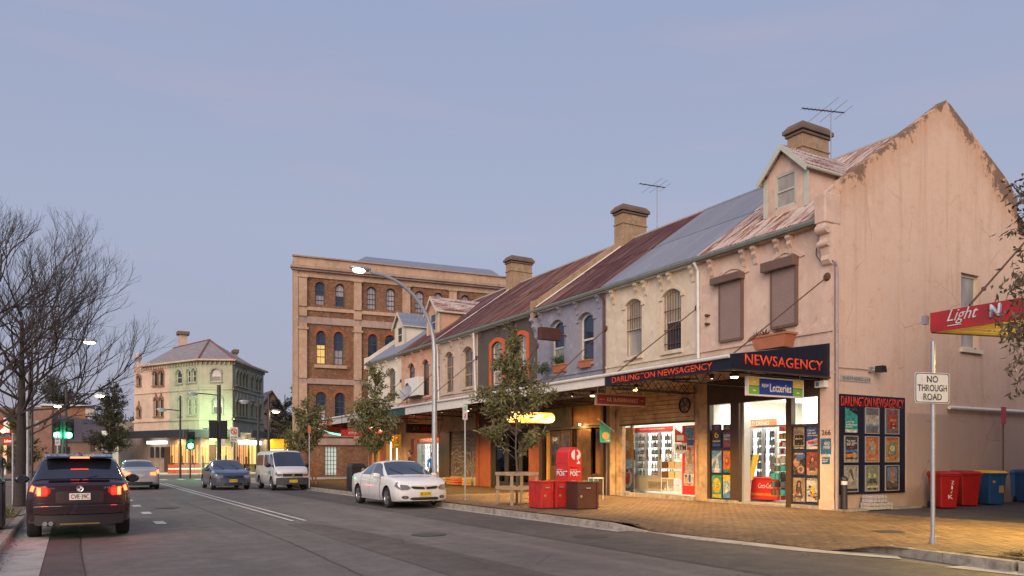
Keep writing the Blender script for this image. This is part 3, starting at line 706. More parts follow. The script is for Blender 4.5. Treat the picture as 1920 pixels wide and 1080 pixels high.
lo = lin(.3, 1.3); tg.l(s3.outputs[2], lo.inputs[0]); ln = tg.n('ShaderNodeMath', operation='SUBTRACT'); tg.l(n1, ln.inputs[0]); tg.l(lo.outputs[0], ln.inputs[1])
col = tg.mix(tg.ramp(ln.outputs[0], [(.15, 0), (.5, .7)]), col, (.26, .19, .15))
col = tg.mix(tg.ramp(fine, [(.3, .2), (.7, 0)]), col, (.34, .22, .17)); tg.base(col); tg.rough(.92, 0, .2); tg.bump(tg.mix(.6, fine, n2), .3, .03)
gw.build('gable_wall', tg.m, HP)
window(FGB, wa0, wa1, wz0, wz1, 0, HP, M_cream, M_blind, .16, .09, 1, 2, M_blind, sill=COLS['white'])
# coping end block and the big scroll corbel below it
mb = MB(); mb.box(17.62, Y0-.02, gp(1547, 415)[1], XF+.27, Y0+.34, gp(1547, 362)[1]+.05); mb.build('coping_block', COLS['pink'], HP, bevel=.03)
zs = gp(1547, 415)[1]
mb = MB(); pr = [(0, 0), (.34, 0), (.38, -.10), (.36, -.22), (.22, -.30), (.24, -.44), (.30, -.52), (.22, -.60), (.15, -.85), (.18, -.98), (.10, -1.08), (0, -1.12)]
for ss in (Y0+.02, ): 
    A = [(XF-d, ss, zs+z) for d, z in pr]; B = [(XF-d, ss+.26, zs+z) for d, z in pr]
    mb.poly(A); mb.poly(B[::-1])
    for i in range(len(A)): j = (i+1) % len(A); mb.poly([A[i], A[j], B[j], B[i]])
mb.lathe([(.02, -.17), (.13, -.17), (.13, .17), (.02, .17)], 14, Matrix.Translation((XF-.26, Y0+.15, zs-.16)) @ Matrix.Rotation(R(90), 4, 'X'))
mb.lathe([(.02, -.16), (.09, -.16), (.09, .16), (.02, .16)], 14, Matrix.Translation((XF-.22, Y0+.15, zs-.55)) @ Matrix.Rotation(R(90), 4, 'X'))
mb.build('scroll_corbel', COLS['pink'], HP)
mb = MB(); mb.tube([onY(1565, 490, Y0-.09), (onY(1569, 500, Y0-.09)), onY(1569, 955, Y0-.09)], .042, 8); mb.build('downpipe', paint('pipe_mauve', (.38, .30, .29), .5), HP)
mb = MB(); ap = [FT.p(-YB[1]-.05, 8.0, .3), FT.p(-YB[1]-.05, 7.75, .12), FT.p(-YB[1]-.05, 4.75, .10)]; mb.tube(ap, .05, 8); mb.build('downpipe', M_white, HC)
mb = MB(); mb.tube([FT.p(-YB[2]-.05, 8.0, .2), FT.p(-YB[2]-.05, 7.7, .08), FT.p(-YB[2]-.05, 4.7, .08)], .045, 8); mb.build('downpipe', M_rusty, HL)
mb = MB(); mb.tube([FT.p(-YB[4]-.1, 8.0, .2), FT.p(-YB[4]-.1, 4.7, .08)], .05, 8); mb.build('downpipe', M_white, HB)
mb = MB(); mb.tube([FT.p(-YB[5]+.2, 8.0, .2), FT.p(-YB[5]+.2, 4.7, .08)], .05, 8); mb.build('downpipe', M_white, HB)
# side wall services: waste pipe
w0 = onY(1780, 764, Y0-.1); w1 = onY(1990, 773, Y0-.1); mb = MB(); mb.tube([w0, (w1.x, w1.y, w0.z)], .06, 8); mb.build('waste_pipe', M_white, HP)
# ---- firewalls and chimneys
MCH = stucco('chimney_render', (.40, .27, .17), (.09, .065, .05), .8, .5, (.46, .34, .24)); MCAP = stucco('chimney_cap', (.21, .15, .115), (.05, .04, .035), .6, .3)
def firewall(y, h, hh, m, wdt=.24, x0=17.7):
    mb = MB(); P = [(x0, ZE-.35), (x0, ZE+hh*.8+.1), (x0+.35, ZE+hh+.16), (XR, ZR+hh), (27.9, 9.6+hh), (27.9, 8.8), (XR, ZR-.4)]
    A = [(x, y-wdt/2, z) for x, z in P]; B = [(x, y+wdt/2, z) for x, z in P]; mb.poly(A); mb.poly(B[::-1])
    for i in range(len(A)): j = (i+1) % len(A); mb.poly([A[i], A[j], B[j], B[i]])
    mb.build('firewall', m, h)
firewall(YB[3], HL, .38, MCH); firewall(YB[7]-.12, HW, .38, COLS['white'])
mb = MB(); mb.tube([(XE0+.1, YB[3]-.16, ZE+.1), (XR, YB[3]-.16, ZR+.07)], .045, 6); mb.build('flashing', M_white, HL)
mb = MB(); mb.tube([(XE0+.1, YB[5], ZE+.08), (XR, YB[5], ZR+.06)], .05, 6); mb.build('flashing', M_white, HA)
corbel(HL, -YB[3], ZE-.35, COLS['lilac'], s=1.7)
def chimney(y, h):
    L = bpy.data.objects.new('chimney', None); COL.objects.link(L); L.parent = h
    x = XR+.05; zt = 13.72
    mb = MB(); mb.box(x-.72, y-.34, 10.6, x+.72, y+.34, zt-.5); mb.box(x-.76, y-.38, zt-1.0, x+.76, y+.38, zt-.93); mb.build('stack', MCH, L, bevel=.02)
    mb = MB(); mb.box(x-.78, y-.40, zt-.5, x+.78, y+.40, zt-.41); mb.box(x-.86, y-.46, zt-.38, x+.86, y+.46, zt-.24)
    mb.hexa([(x-.84, y-.45, zt-.24), (x+.84, y-.45, zt-.24), (x+.84, y+.45, zt-.24), (x-.84, y+.45, zt-.24), (x-.70, y-.33, zt-.06), (x+.70, y-.33, zt-.06), (x+.70, y+.33, zt-.06), (x-.70, y+.33, zt-.06)]); mb.build('cap', MCAP, L, bevel=.015)
chimney(YB[1]+.02, HP); chimney(YB[3], HL); chimney(YB[5], HB)
# ---- dormers
def dormer(h, y0, y1, wm, rm, trim, glass, za=11.25, zev=10.38, rows=2):
    L = bpy.data.objects.new('dormer', None); COL.objects.link(L); L.parent = h
    xf = 19.08; k = math.tan(PHI); zb = ZE+.05+(xf-XE0)*k; ym = (y0+y1)/2; F = Face((xf, 0, 0), (0, -1, 0))
    xb = lambda z: XE0+(z-ZE)/k
    a0, a1 = -y1, -y0; ww = (y1-y0); o0, o1 = a0+ww*.26, a1-ww*.24; oz0, oz1 = zb+.18, zb+1.22
    mb = MB(); wall_panel(mb, F, a0, a1, zb-.05, zev, [(o0, o1, oz0, oz1)], .1)
    mb.poly([F.p(a0, zev), F.p(a1, zev), F.p((a0+a1)/2, za-.08)])
    for y in (y0, y1): mb.poly([(xf, y, zb-.05), (xf, y, zev), (xb(zev)+.1, y, zev)])
    mb.build('dormer_wall', wm, L)
    ov = .16; x0 = xf-.2
    mb = MB()
    for s in (-1, 1):
        ye = ym+s*(ww/2+ov); ze = zev-.06
        A = [(x0, ym, za), (x0, ye, ze), (xb(ze)+.1, ye, ze), (xb(za)+.1, ym, za)]; mb.poly(A); mb.poly([(x, y, z-.04) for x, y, z in A][::-1])
        mb.poly([A[0], A[1], (A[1][0], A[1][1], A[1][2]-.04), (A[0][0], A[0][1], A[0][2]-.04)])
        for q in range(1, 10): # sheet ribs
            f = q/10; mb.tube([(x0+(xb(ze)-x0)*f, ye, ze+.012), (x0+(xb(ze)-x0)*f+(xb(za)-xb(ze))*f, ym, za+.012)], .012, 4, False)
    mb.build('dormer_roof', rm, L)
    mb = MB()
    for s in (-1, 1):
        ye = ym+s*(ww/2+ov)
        A = [(x0-.02, ym, za+.01), (x0-.02, ye, zev-.05), (x0-.02, ye, zev-.24), (x0-.02, ym, za-.19)]; B = [(x+.04, y, z) for x, y, z in A]; mb.poly(A); mb.poly(B[::-1])
        for i in range(4): j = (i+1) % 4; mb.poly([A[i], A[j], B[j], B[i]])
        mb.box(xf-.02, ym+s*(ww/2)-.07, zb, xf+.06, ym+s*(ww/2)+.07, zev)
        mb.tube([(x0, ye, zev-.1), (xb(zev)-.05, ye, zev-.1)], .05, 8)
    mb.build('dormer_trim', trim, L)
    wnd = window(F, o0, o1, oz0, oz1, 0, L, trim, glass, .06, .055, 1, rows, None)
    for c in list(wnd.children): pass
sage = paint('sage_trim', (.50, .52, .43), .55, .1, 4)
dormer(HP, 15.22, 16.75, COLS['pink'], RM['old'], sage, M_blind)
dormer(HA, 41.6, 43.2, COLS['peach'], RM['old'], M_cream, M_glassb, 11.45, 10.5); dormer(HW, 47.0, 48.6, COLS['white'], RM['blue'], M_cream, M_glassd, 11.4, 10.45)
# ================================================================ SHOPFRONTS
def flat(c, r=.55):
    n = 'print_%02d_%02d_%02d' % tuple(int(round(x*60)) for x in c[:3])
    return plain(n, c, r)
WH = (.70, .69, .66); BK = (.02, .02, .022); YL = (.72, .48, .04); RD = (.60, .03, .025); BL = (.03, .12, .42); TL = (.03, .33, .30); GY = (.22, .22, .22); BR = (.20, .10, .05); SKN = (.42, .24, .16); OR = (.62, .20, .04); GR = (.10, .38, .08); NV = (.015, .02, .06)
def pflat(c):
    n = 'poster_ink_%02d_%02d_%02d' % tuple(int(round(x*60)) for x in c[:3])
    if n in MATS: return MATS[n]
    t = NT(n); v = t.coord(); a = t.noise(v, 9, 5, .7); b = t.noise(v, 33, 3, .6); tc_ = t.n('ShaderNodeTexNoise', _Scale=13.0, _Detail=4.0); t.l(v, tc_.inputs['Vector'])
    col = t.mix(t.ramp(a, [(.35, 0), (.6, 1)]), sc(c, .42), sc(c, .95)); col = t.mix(t.ramp(b, [(.52, 0), (.6, .5)]), col, sc(c, .3)); col = t.mix(.16, col, tc_.outputs['Color'], 'OVERLAY'); col = t.mix(t.ramp(t.noise(v, 24, 2), [(.60, 0), (.66, .35)]), col, (.5, .45, .38))
    t.base(col); t.rough(.3, 0, .5); MATS[n] = t.m; return t.m
def poster(F, a0, a1, z0, z1, d, parent, bg, shapes, frame=None, name='poster', label=None, seed=0):
    W, Hh = a1-a0, z1-z0; mb = MB(); ms = [pflat(bg)]; idx = {bg: 0}
    mb.fbox(F, a0, a1, z0, z1, d-.012, d)
    if frame:
        ms.append(frame); mb.cur = 1; t = .022
        mb.fbox(F, a0-t, a1+t, z0-t, z0, d-.015, d+.012); mb.fbox(F, a0-t, a1+t, z1, z1+t, d-.015, d+.012); mb.fbox(F, a0-t, a0, z0, z1, d-.015, d+.012); mb.fbox(F, a1, a1+t, z0, z1, d-.015, d+.012)
    lift = d; tx = []
    for s in shapes:
        if s[0] == 't': tx.append(s); continue
        c = s[-1]
        if c not in idx: idx[c] = len(ms); ms.append(pflat(c))
        mb.cur = idx[c]; lift += .0006
        if s[0] == 'r':
            _, x0, y0, x1, y1, _c = s; mb.poly([F.p(a0+W*x0, z0+Hh*y0, lift), F.p(a0+W*x1, z0+Hh*y0, lift), F.p(a0+W*x1, z0+Hh*y1, lift), F.p(a0+W*x0, z0+Hh*y1, lift)])
        elif s[0] == 'c':
            _, cx, cy, rx, ry, _c = s; mb.poly([F.p(a0+W*(cx+rx*math.cos(k*math.pi/6)), z0+Hh*(cy+ry*math.sin(k*math.pi/6)), lift) for k in range(12)])
        elif s[0] == 'p': mb.poly([F.p(a0+W*x, z0+Hh*y, lift) for x, y in s[1]])
    o = mb.build(name, ms, parent, label=label, merge=False)
    for s in tx: text(s[1], F, a0+W*s[2], a0+W*s[4], z0+Hh*s[3], z0+Hh*s[5], lift+.003, flat(s[6]), o, th=.002, shear=s[7] if len(s) > 7 else 0)
    return o
def specks(n, x0, y0, x1, y1, cols, seed, w=.09, h=.05):
    r = random.Random(seed); out = []
    for i in range(n):
        x, y = r.uniform(x0, x1-w), r.uniform(y0, y1-h); out.append(('r', x, y, x+w*r.uniform(.4, 1.2), y+h*r.uniform(.4, 1.3), r.choice(cols)))
    return out
def person_print(cx, cy, s, body, hair, skin=SKN):
    return [('c', cx, cy, .20*s, .16*s, hair), ('p', [(cx-.3*s, cy-.5*s), (cx+.3*s, cy-.5*s), (cx+.17*s, cy-.08*s), (cx-.17*s, cy-.08*s)], body), ('c', cx, cy, .11*s, .10*s, skin), ('p', [(cx-.2*s, cy), (cx-.1*s, cy-.05*s), (cx-.17*s, cy-.3*s), (cx-.25*s, cy-.28*s)], hair)]
M_bronze = paint('bronze_frame', (.085, .055, .035), .4, .15, 4, .03, .3); M_int = plain('shop_wall_white', (.75, .73, .68), .7); M_floor = paint('shop_floor', (.45, .40, .33), .4, .1, 2)
def subroot(name, parent):
    e = bpy.data.objects.new(name, None); COL.objects.link(e); e.parent = parent; return e
def room(h, y0, y1, x1, zt, wm, light=90, col=(1, .93, .80), tubes=2, name='shop_room', x0=18.12, tube_mat=None):
    mb = MB(); z0 = .19
    mb.poly([(x0, y0, z0), (x0, y1, z0), (x1, y1, z0), (x1, y0, z0)]); fl_ = mb.build('shop_floor', M_floor, h)
    mb = MB()
    mb.poly([(x1, y0, z0), (x1, y1, z0), (x1, y1, zt), (x1, y0, zt)]); mb.poly([(x0, y0, z0), (x1, y0, z0), (x1, y0, zt), (x0, y0, zt)]); mb.poly([(x0, y1, z0), (x1, y1, z0), (x1, y1, zt), (x0, y1, zt)]); mb.poly([(x0, y0, zt), (x1, y0, zt), (x1, y1, zt), (x0, y1, zt)])
    mb.build(name, wm, h)
    for i in range(tubes):
        x = x0+.7+(x1-x0-1.0)*i/max(1, tubes-1) if tubes > 1 else (x0+x1)/2
        mb = MB(); mb.box(x-.12, (y0+y1)/2-1.1 if y1-y0 > 2.6 else y0+.2, zt-.09, x+.12, (y0+y1)/2+1.1 if y1-y0 > 2.6 else y1-.2, zt-.03); mb.build('ceiling_tube', tube_mat or M_tube, h)
    lamp('shop_light', 'AREA', ((x0+x1)/2, (y0+y1)/2, zt-.12), light, col, (x1-x0)*.7, (0, 0, 0), (y1-y0)*.8)
BOT = {}
def bottle_mesh(c, k=1.0):
    key = (c, k)
    if key not in BOT:
        mb = MB(); mb.lathe([(.001, 0), (.032, 0), (.033, .13*k), (.014, .19*k), (.013, .23*k), (.001, .235*k)], 6); mb.cur = 1; mb.lathe([(.0335, .04), (.0345, .04), (.0345, .10*k), (.0335, .10*k)], 6); mb.cur = 2; mb.lathe([(.0145, .21*k), (.0165, .215*k), (.0165, .24*k), (.001, .242*k)], 6); BOT[key] = mb.mesh('drink_bottle', [plain('drink_%02d%02d%02d' % tuple(int(x*50) for x in c), c, .25), plain('bottle_label', (.6, .58, .5), .5), plain('bottle_cap', (.5, .1, .08), .5)], smooth=50)
    return BOT[key]
NB = [0]
def bottles(x, y0, y1, z, n, cols, lab, grp, seed=0):
    r = random.Random(seed)
    for i in range(n):
        y = y0+(y1-y0)*(i+.5)/n
        o = bpy.data.objects.new('drink_bottle', bottle_mesh(r.choice(cols), r.choice((1.0, 1.0, .8)))); COL.objects.link(o); o.location = (x+r.uniform(-.02, .02), y+r.uniform(-.01, .01), z); tag(o, lab, 'bottle', grp); NB[0] += 1
M_fr = plain('fridge_white', (.66, .67, .66), .35); M_frin = emit('fridge_backlight', (.95, 1, .95), 2.0); M_door = paint('door_aluminium', (.55, .56, .56), .35, .05, 3, 0, .5)
def fridge(x, y0, y1, z0, z1, nd, lab, head, htxt, base, shelves=6, cols=((.5, .05, .05), (.1, .3, .1), (.6, .6, .62), (.5, .3, .05)), blab='', grp='', per=5, headh=.26, baseh=.5):
    t = thing('drinks_fridge', lab, 'fridge', (x, (y0+y1)/2, z0), 'drinks fridges in the lit shops')
    zt = z1-headh; zb = z0+baseh; F = Face((x, 0, 0), (0, -1, 0))
    mb = MB(); mb.box(x+.04, y0, z0, x+.62, y0+.04, z1); mb.box(x+.04, y1-.04, z0, x+.62, y1, z1); mb.box(x+.04, y0+.04, zt, x+.62, y1-.04, z1-.002); mb.box(x+.04, y0+.04, z0, x+.62, y1-.04, zb); mb.build('cabinet', M_fr, t)
    mb = MB(); mb.poly([(x+.6, y0+.04, zb), (x+.6, y1-.04, zb), (x+.6, y1-.04, zt), (x+.6, y0+.04, zt)]); mb.build('lit_back', M_frin, t)
    mb = MB(); mb.fbox(F, -y1+.02, -y0-.02, zt+.02, z1-.01, -.03, .015); hd = mb.build('header', flat(head), t)
    if htxt: text(htxt, F, -y1+(y1-y0)*.18, -y0-(y1-y0)*.18, zt+.07, z1-.07, .02, flat(WH), hd, th=.003)
    mb = MB(); mb.fbox(F, -y1, -y0, z0+.05, zb-.01, -.03, .01); bs = mb.build('base_panel', flat(base), t)
    g = MB()
    for k in range(6): g.fbox(F, -y1+(y1-y0)*.4, -y1+(y1-y0)*.85, z0+.12+k*.045, z0+.14+k*.045, .01, .016)
    g.build('grille', M_dark, bs)
    wd = (y1-y0)/nd
    for i in range(nd):
        q0 = y0+i*wd+.02; q1 = q0+wd-.04; mb = MB()
        ring_strip(mb, F, [(-q1, zb), (-q0, zb), (-q0, zt), (-q1, zt), (-q1, zb)], [(-q1+.05, zb+.05), (-q0-.05, zb+.05), (-q0-.05, zt-.05), (-q1+.05, zt-.05), (-q1+.05, zb+.05)], -.03, .02)
        d_ = mb.build('door', M_door, t)
        mb = MB(); mb.poly([F.p(-q1+.05, zb+.05, 0), F.p(-q0-.05, zb+.05, 0), F.p(-q0-.05, zt-.05, 0), F.p(-q1+.05, zt-.05, 0)]); mb.build('pane', M_clear, d_)
        mb = MB(); mb.fbox(F, -q1+.07, -q1+.09, (zb+zt)/2-.2, (zb+zt)/2+.2, .02, .06); mb.build('handle', M_dark, d_)
        for k in range(shelves):
            zs_ = zb+.06+(zt-zb-.1)*k/shelves
            mb = MB(); mb.box(x+.1, q0, zs_-.015, x+.56, q1, zs_); mb.build('shelf', M_fr, t)
            bottles(x+.2, q0+.06, q1-.06, zs_+.001, per, cols, blab, grp, i*31+k)
    return t
Z0 = .19
# ---------------------------------------------------------------- pink corner: the newsagency
def tb(mb, px0, px1, z0, z1, d0, d1, F=FT): mb.fbox(F, F.a(px0), F.a(px1), z0, z1, d0, d1)
mb = MB(); wall_panel(mb, FT, FT.a(1537.5), -YB[0], 0, 4.05, [], .2); mb.poly([FT.p(FT.a(1537.5), 0, 0), FT.p(FT.a(1537.5), 4, 0), FT.p(FT.a(1537.5), 4, -.3), FT.p(FT.a(1537.5), 0, -.3)]); mb.build('corner_pier', COLS['pink'], HP)
mb = MB(); tb(mb, 1537.5, 1565, .14, .42, 0, .05); mb.build('plinth', COLS['pink'], HP)
sf = subroot('shopfront', HP)
mb = MB(); tb(mb, 1327, 1537.4, 3.30, 4.06, -.18, .03); mb.build('header_board', paint('brown_header', (.055, .037, .026), .6, .2, 3), sf)
for p0, p1 in ((1327, 1331.5), (1370, 1386), (1474, 1484.5), (1533.5, 1537.4)):
    mb = MB(); tb(mb, p0, p1, .14, 3.297, -.16, .02); mb.build('mullion', M_bronze, sf)
mb = MB(); tb(mb, 1327, 1386, .14, .24, -.17, .03); tb(mb, 1484.5, 1537.4, .14, .24, -.17, .03); tb(mb, 1386, 1474, .14, .2, -.17, .04); mb.build('sill', M_conc, sf)
for p0, p1, q_ in ((1331.5, 1370, 2.40), (1484.5, 1533.5, 2.46)):
    mb = MB(); tb(mb, p0, p1, q_, q_+.08, -.1, .0); mb.build('transom', M_bronze, sf); mb = MB(); tb(mb, p0, p1, .24, q_, -.09, -.06); mb.build('backing_panel', flat(NV), sf)
for p0, p1, zb_ in ((1331.5, 1370, 2.47), (1484.5, 1533.5, 2.56)):
    mb = MB(); a0, a1 = FT.a(p0), FT.a(p1); mb.poly([FT.p(a0, zb_, -.08), FT.p(a1, zb_, -.08), FT.p(a1, 3.3, -.08), FT.p(a0, 3.3, -.08)]); mb.build('pane', M_clear, sf)
    mb = MB(); mb.fbox(FT, a0, a1, zb_, 3.29, -.5, -.46); mb.build('lightbox', emit('white_lightbox', (1, .97, .86), 2.6), sf)
mb = MB(); a0, a1 = FT.a(1384), FT.a(1476); mb.fbox(FT, a1-1.25, a1, 2.5, 2.55, -.12, -.06); mb.fbox(FT, FT.a(1386), FT.a(1390), .2, 3.3, -.4, -.12); mb.build('door_track', M_door, sf)
room(HP, 13.8, 18.3, 22.6, 3.5, M_int, 170, (1, .93, .80), 3)
rd = random.Random(4)
ART = [
 (NV, [('c', .5, .85, .25, .12, (.25, .1, .2)), ('t', '6', .28, .42, .72, .72, YL), ('t', 'MAGAZINE', .1, .24, .9, .31, WH), ('r', .1, .05, .9, .16, BL)]),
 ((.14, .09, .16), [('c', .5, .8, .28, .13, SKN), ('r', .05, .45, .95, .58, (.5, .5, .6)), ('t', 'WEEKLY', .1, .32, .9, .40, WH), ('c', .5, .15, .2, .1, RD)]),
 ((.10, .28, .62), [('p', [(0, .3), (1, .9), (1, 1), (0, .6)], (.5, .6, .75)), ('p', [(.2, 0), (.8, 0), (.6, .8)], (.65, .68, .72)), ('t', 'POWER', .1, .1, .9, .18, WH)]),
 ((.55, .16, .05), [('c', .5, .5, .3, .2, (.4, .05, .03)), ('c', .45, .55, .12, .1, YL), ('r', 0, 0, 1, .14, (.05, .2, .1)), ('t', 'LUCKY', .1, .84, .9, .93, YL)]),
 ((.06, .35, .2), [('c', .5, .55, .42, .33, YL), ('t', '15', .2, .45, .8, .72, (.03, .25, .12)), ('t', 'MILLION', .15, .3, .85, .38, RD), ('r', .05, .03, .95, .16, YL)]),
 ((.35, .5, .62), [('r', 0, .75, 1, 1, YL), ('c', .45, .4, .2, .2, WH), ('p', [(0, 0), (1, 0), (1, .35), (0, .15)], (.1, .25, .5)), *specks(8, 0, .1, 1, .7, (WH, BR, BL), 3)])]
ARTR = [
 ((.07, .06, .055), [('r', .06, .12, .94, .96, (.38, .30, .22)), *[('p', [(x-.1, .16), (x+.1, .16), (x+.09, .62), (x-.09, .62)], BK) for x in (.22, .42, .62, .8)], *[('c', x, .72, .065, .06, (.25, .16, .12)) for x in (.22, .42, .62, .8)], ('t', 'ORCHESTRA', .2, .42, .8, .47, (.6, .5, .4)), ('t', 'THE HIT SERIES', .1, .02, .9, .07, WH)]),
 ((.05, .09, .28), [('t', 'Come in', .1, .78, .7, .88, WH, .2), ('t', 'sale and', .1, .66, .8, .76, WH, .2), ('t', 'drive away', .1, .54, .95, .64, WH, .2), ('p', [(0, .1), (1, .2), (1, .48), (0, .35)], (.5, .55, .7)), ('r', .1, .22, .7, .34, RD), ('c', .8, .33, .15, .08, SKN), ('r', 0, 0, 1, .12, WH)]),
 ((.05, .035, .04), [('c', .3, .55, .28, .2, (.35, .2, .12)), ('c', .3, .55, .16, .12, (.5, .32, .2)), ('c', .65, .25, .28, .18, (.45, .3, .2)), ('c', .65, .25, .16, .1, (.1, .07, .08)), ('p', [(.3, .6), (1, .75), (1, .95), (.3, .9)], (.05, .12, .3)), ('t', 'MIDNIGHT', .15, .9, .85, .96, WH)]),
 ((.30, .06, .04), [('r', .05, .0, .95, .3, (.45, .32, .2)), *person_print(.5, .68, 1.0, (.14, .07, .05), (.07, .03, .02)), ('t', 'GYPSY', .2, .08, .8, .2, (.6, .45, .3))]),
 ((.35, .27, .19), [*person_print(.5, .72, 1.1, (.1, .06, .05), (.025, .015, .015)), *specks(26, 0, 0, 1, .42, ((.5, .4, .3), (.1, .06, .05), (.5, .1, .08), (.6, .58, .55)), 5, .14, .06)]),
 ((.62, .60, .55), [('r', 0, .9, 1, 1, BK), ('t', 'ON SALE NOW', .06, .92, .94, .98, WH), ('c', .5, .5, .2, .18, YL), ('c', .5, .25, .25, .09, (.75, .3, .03)), *specks(16, 0, .05, 1, .85, (BK, YL, BL, (.5, .3, .1)), 9, .16, .07)])]
k = 0
for r_ in range(3):
    for c_ in range(2):
        x0, x1 = ((1333.5, 1351.5), (1354.5, 1369.5))[c_]; ya, yb = ((796, 839), (845, 886), (891, 934))[r_]
        a0, a1, z0, z1 = rect(x0, x1, ya, yb); bg, sh = ART[k]; poster(FT, a0, a1, z0, z1, -.03, sf, bg, sh)
        x0, x1 = ((1485.5, 1508), (1511, 1533))[c_]; ya, yb = ((799, 842), (848, 891), (896, 941))[r_]
        a0, a1, z0, z1 = rect(x0, x1, ya, yb); bg, sh = ARTR[k]; poster(FT, a0, a1, z0, z1, -.03, sf, bg, sh); k += 1
a0, a1, z0, z1 = rect(1541, 1558, 806, 816); text('266', FT, a0, a1, z0, z1, .012, flat(BK), sf, name='house_number')
a0, a1, z0, z1 = rect(1539, 1558.5, 822, 855); o = poster(FT, a0, a1, z0, z1, .012, sf, (.03, .17, .34), [('t', 'NEED', .35, .62, .9, .8, WH, .2), ('t', 'PAPER?', .3, .4, .95, .58, WH, .2), ('r', 0, 0, 1, .1, WH)], name='notice')
a0, a1, z0, z1 = rect(1541.5, 1556, 857, 870); poster(FT, a0, a1, z0, z1, .012, sf, (.03, .17, .34), [('t', 'We are', .1, .55, .8, .8, WH), ('t', 'open', .1, .2, .7, .45, WH)], name='notice')
# inside
F20 = Face((19.4, 0, 0), (0, -1, 0))
ya_, yb_ = -F20.a(1456), -F20.a(1385)
fridge(19.4, ya_, yb_, .2, 2.84, 3, 'three door drinks fridge with pale orange header inside the newsagency doorway', (.62, .24, .08), 'COLD DRINKS', (.5, .5, .5), 7, ((.25, .3, .5), (.6, .6, .62), (.5, .2, .15), (.35, .45, .55)), 'bottle on the shelves of the newsagency drinks fridge', 'bottles in the newsagency fridge', 8, .28, .45)
FB = Face((18.85, 0, 0), (0, -1, 0)); t = thing('ice_cream_chest', 'low red chest with white soft drink lettering in front of the newsagency fridge', 'chest', (18.85, -FB.a(1428), .2))
a0, a1 = FB.a(1402), FB.a(1457); mb = MB(); mb.fbox(FB, a0, a1, .26, .92, -.4, 0); mb.fbox(FB, a0-.02, a1+.02, .9, .96, -.42, .02); ch_ = mb.build('cabinet', flat(RD), t, bevel=.02)
text('Coca-Cola', FB, a0+.45, a0+1.0, .62, .78, .008, flat(WH), t, shear=.25); mb = MB(); mb.fbox(FB, a0, a1, .38, .46, -.01, .01); mb.build('stripe', flat(OR), t)
FS = Face((18.55, 0, 0), (0, -1, 0)); t = thing('lottery_stand', 'leaning yellow sided ticket stand just inside the newsagency doorway', 'stand', (18.6, -FS.a(1396), .2))
P0 = onX(1380, 898, 18.55); P1 = onX(1400, 900, 18.55); P2 = onX(1412, 852, 18.85); P3 = onX(1396, 851, 18.85)
mb = MB(); th = Vector((.06, 0, 0)); mb.hexa([P0, P1, P2, P3, P0+th, P1+th, P2+th, P3+th]); mb.build('panel', flat((.30, .22, .14)), t)
nrm = Vector((-.014, 0, .0)); Rr = random.Random(3); mb = MB(); mats_ = [flat(c) for c in (WH, RD, BL, YL, GR, BK)]
for i in range(9):
    for j in range(3):
        q = lambda s, w_: (P0.lerp(P3, s)).lerp(P1.lerp(P2, s), w_)+nrm
        s0, w0_ = i/9+.01, j/3+.04; mb.cur = Rr.randrange(6); mb.poly([q(s0, w0_), q(s0, w0_+.26), q(s0+.08, w0_+.26), q(s0+.08, w0_)])
mb.build('tickets', mats_, t, merge=False)
mb = MB(); E1, E2 = P1+Vector((-.03, -.02, 0)), P2+Vector((-.03, -.02, 0)); o_ = Vector((0, -.05, 0)); o2 = Vector((.24, 0, 0)); mb.hexa([E1, E1+o_, E2+o_, E2, E1+o2, E1+o_+o2, E2+o_+o2, E2+o2]); mb.build('yellow_side', flat(YL), t)
pb = onX(1384, 925, 18.6); mb = MB(); mb.box(18.6, pb.y-.25, .2, 18.9, pb.y+.2, .75); mb.build('base', flat((.05, .2, .36)), t)
mb = MB(); q1 = onX(1405, 905, 18.5); mb.tube([(18.5, q1.y, .2), (18.6, q1.y, 1.0)], .014, 6); mb.tube([(18.5, q1.y, .2), (18.6, q1.y+.5, .2)], .014, 6); mb.build('leg', M_white, t)
# snack shelf and revolving rack on the right of the doorway
FS = Face((18.95, 0, 0), (0, -1, 0)); a0, a1 = FS.a(1457), FS.a(1476)
t = thing('snack_shelf', 'shelf of brightly wrapped snacks at the right of the newsagency doorway', 'shelf', (18.95, -(a0+a1)/2, .2))
mb = MB(); mb.fbox(FS, a0, a1, .2, 2.6, -.45, -.42); mb.build('back_panel', flat(BR), t); rr_ = random.Random(8)
for i in range(9):
    z = .5+i*.24; mb = MB(); mb.fbox(FS, a0, a1, z-.02, z, -.42, -.05); s_ = mb.build('shelf', M_timber, t)
    mb = MB(); cs = [flat(c) for c in (YL, RD, WH, BL, OR, GR)]; n = 6
    for j in range(n): mb.cur = rr_.randrange(6); b0 = a0+(a1-a0)*j/n; mb.fbox(FS, b0+.01, b0+(a1-a0)/n-.01, z, z+rr_.uniform(.1, .18), -.3, -.08)
    mb.build('packets', cs, s_)
FS = Face((18.5, 0, 0), (0, -1, 0)); c0 = FS.a(1463); t = thing('wire_rack', 'wire rack of dark packets on castors in the newsagency doorway', 'rack', (18.5, -c0, .2))
mb = MB(); mb.tube([FS.p(c0, .25, 0), FS.p(c0, 1.62, 0)], .02, 6); mb.tube([FS.p(c0-.2, .27, 0), FS.p(c0+.2, .27, 0)], .015, 6); mb.tube([FS.p(c0, .27, -.2), FS.p(c0, .27, .2)], .015, 6); mb.build('pole', M_steel, t)
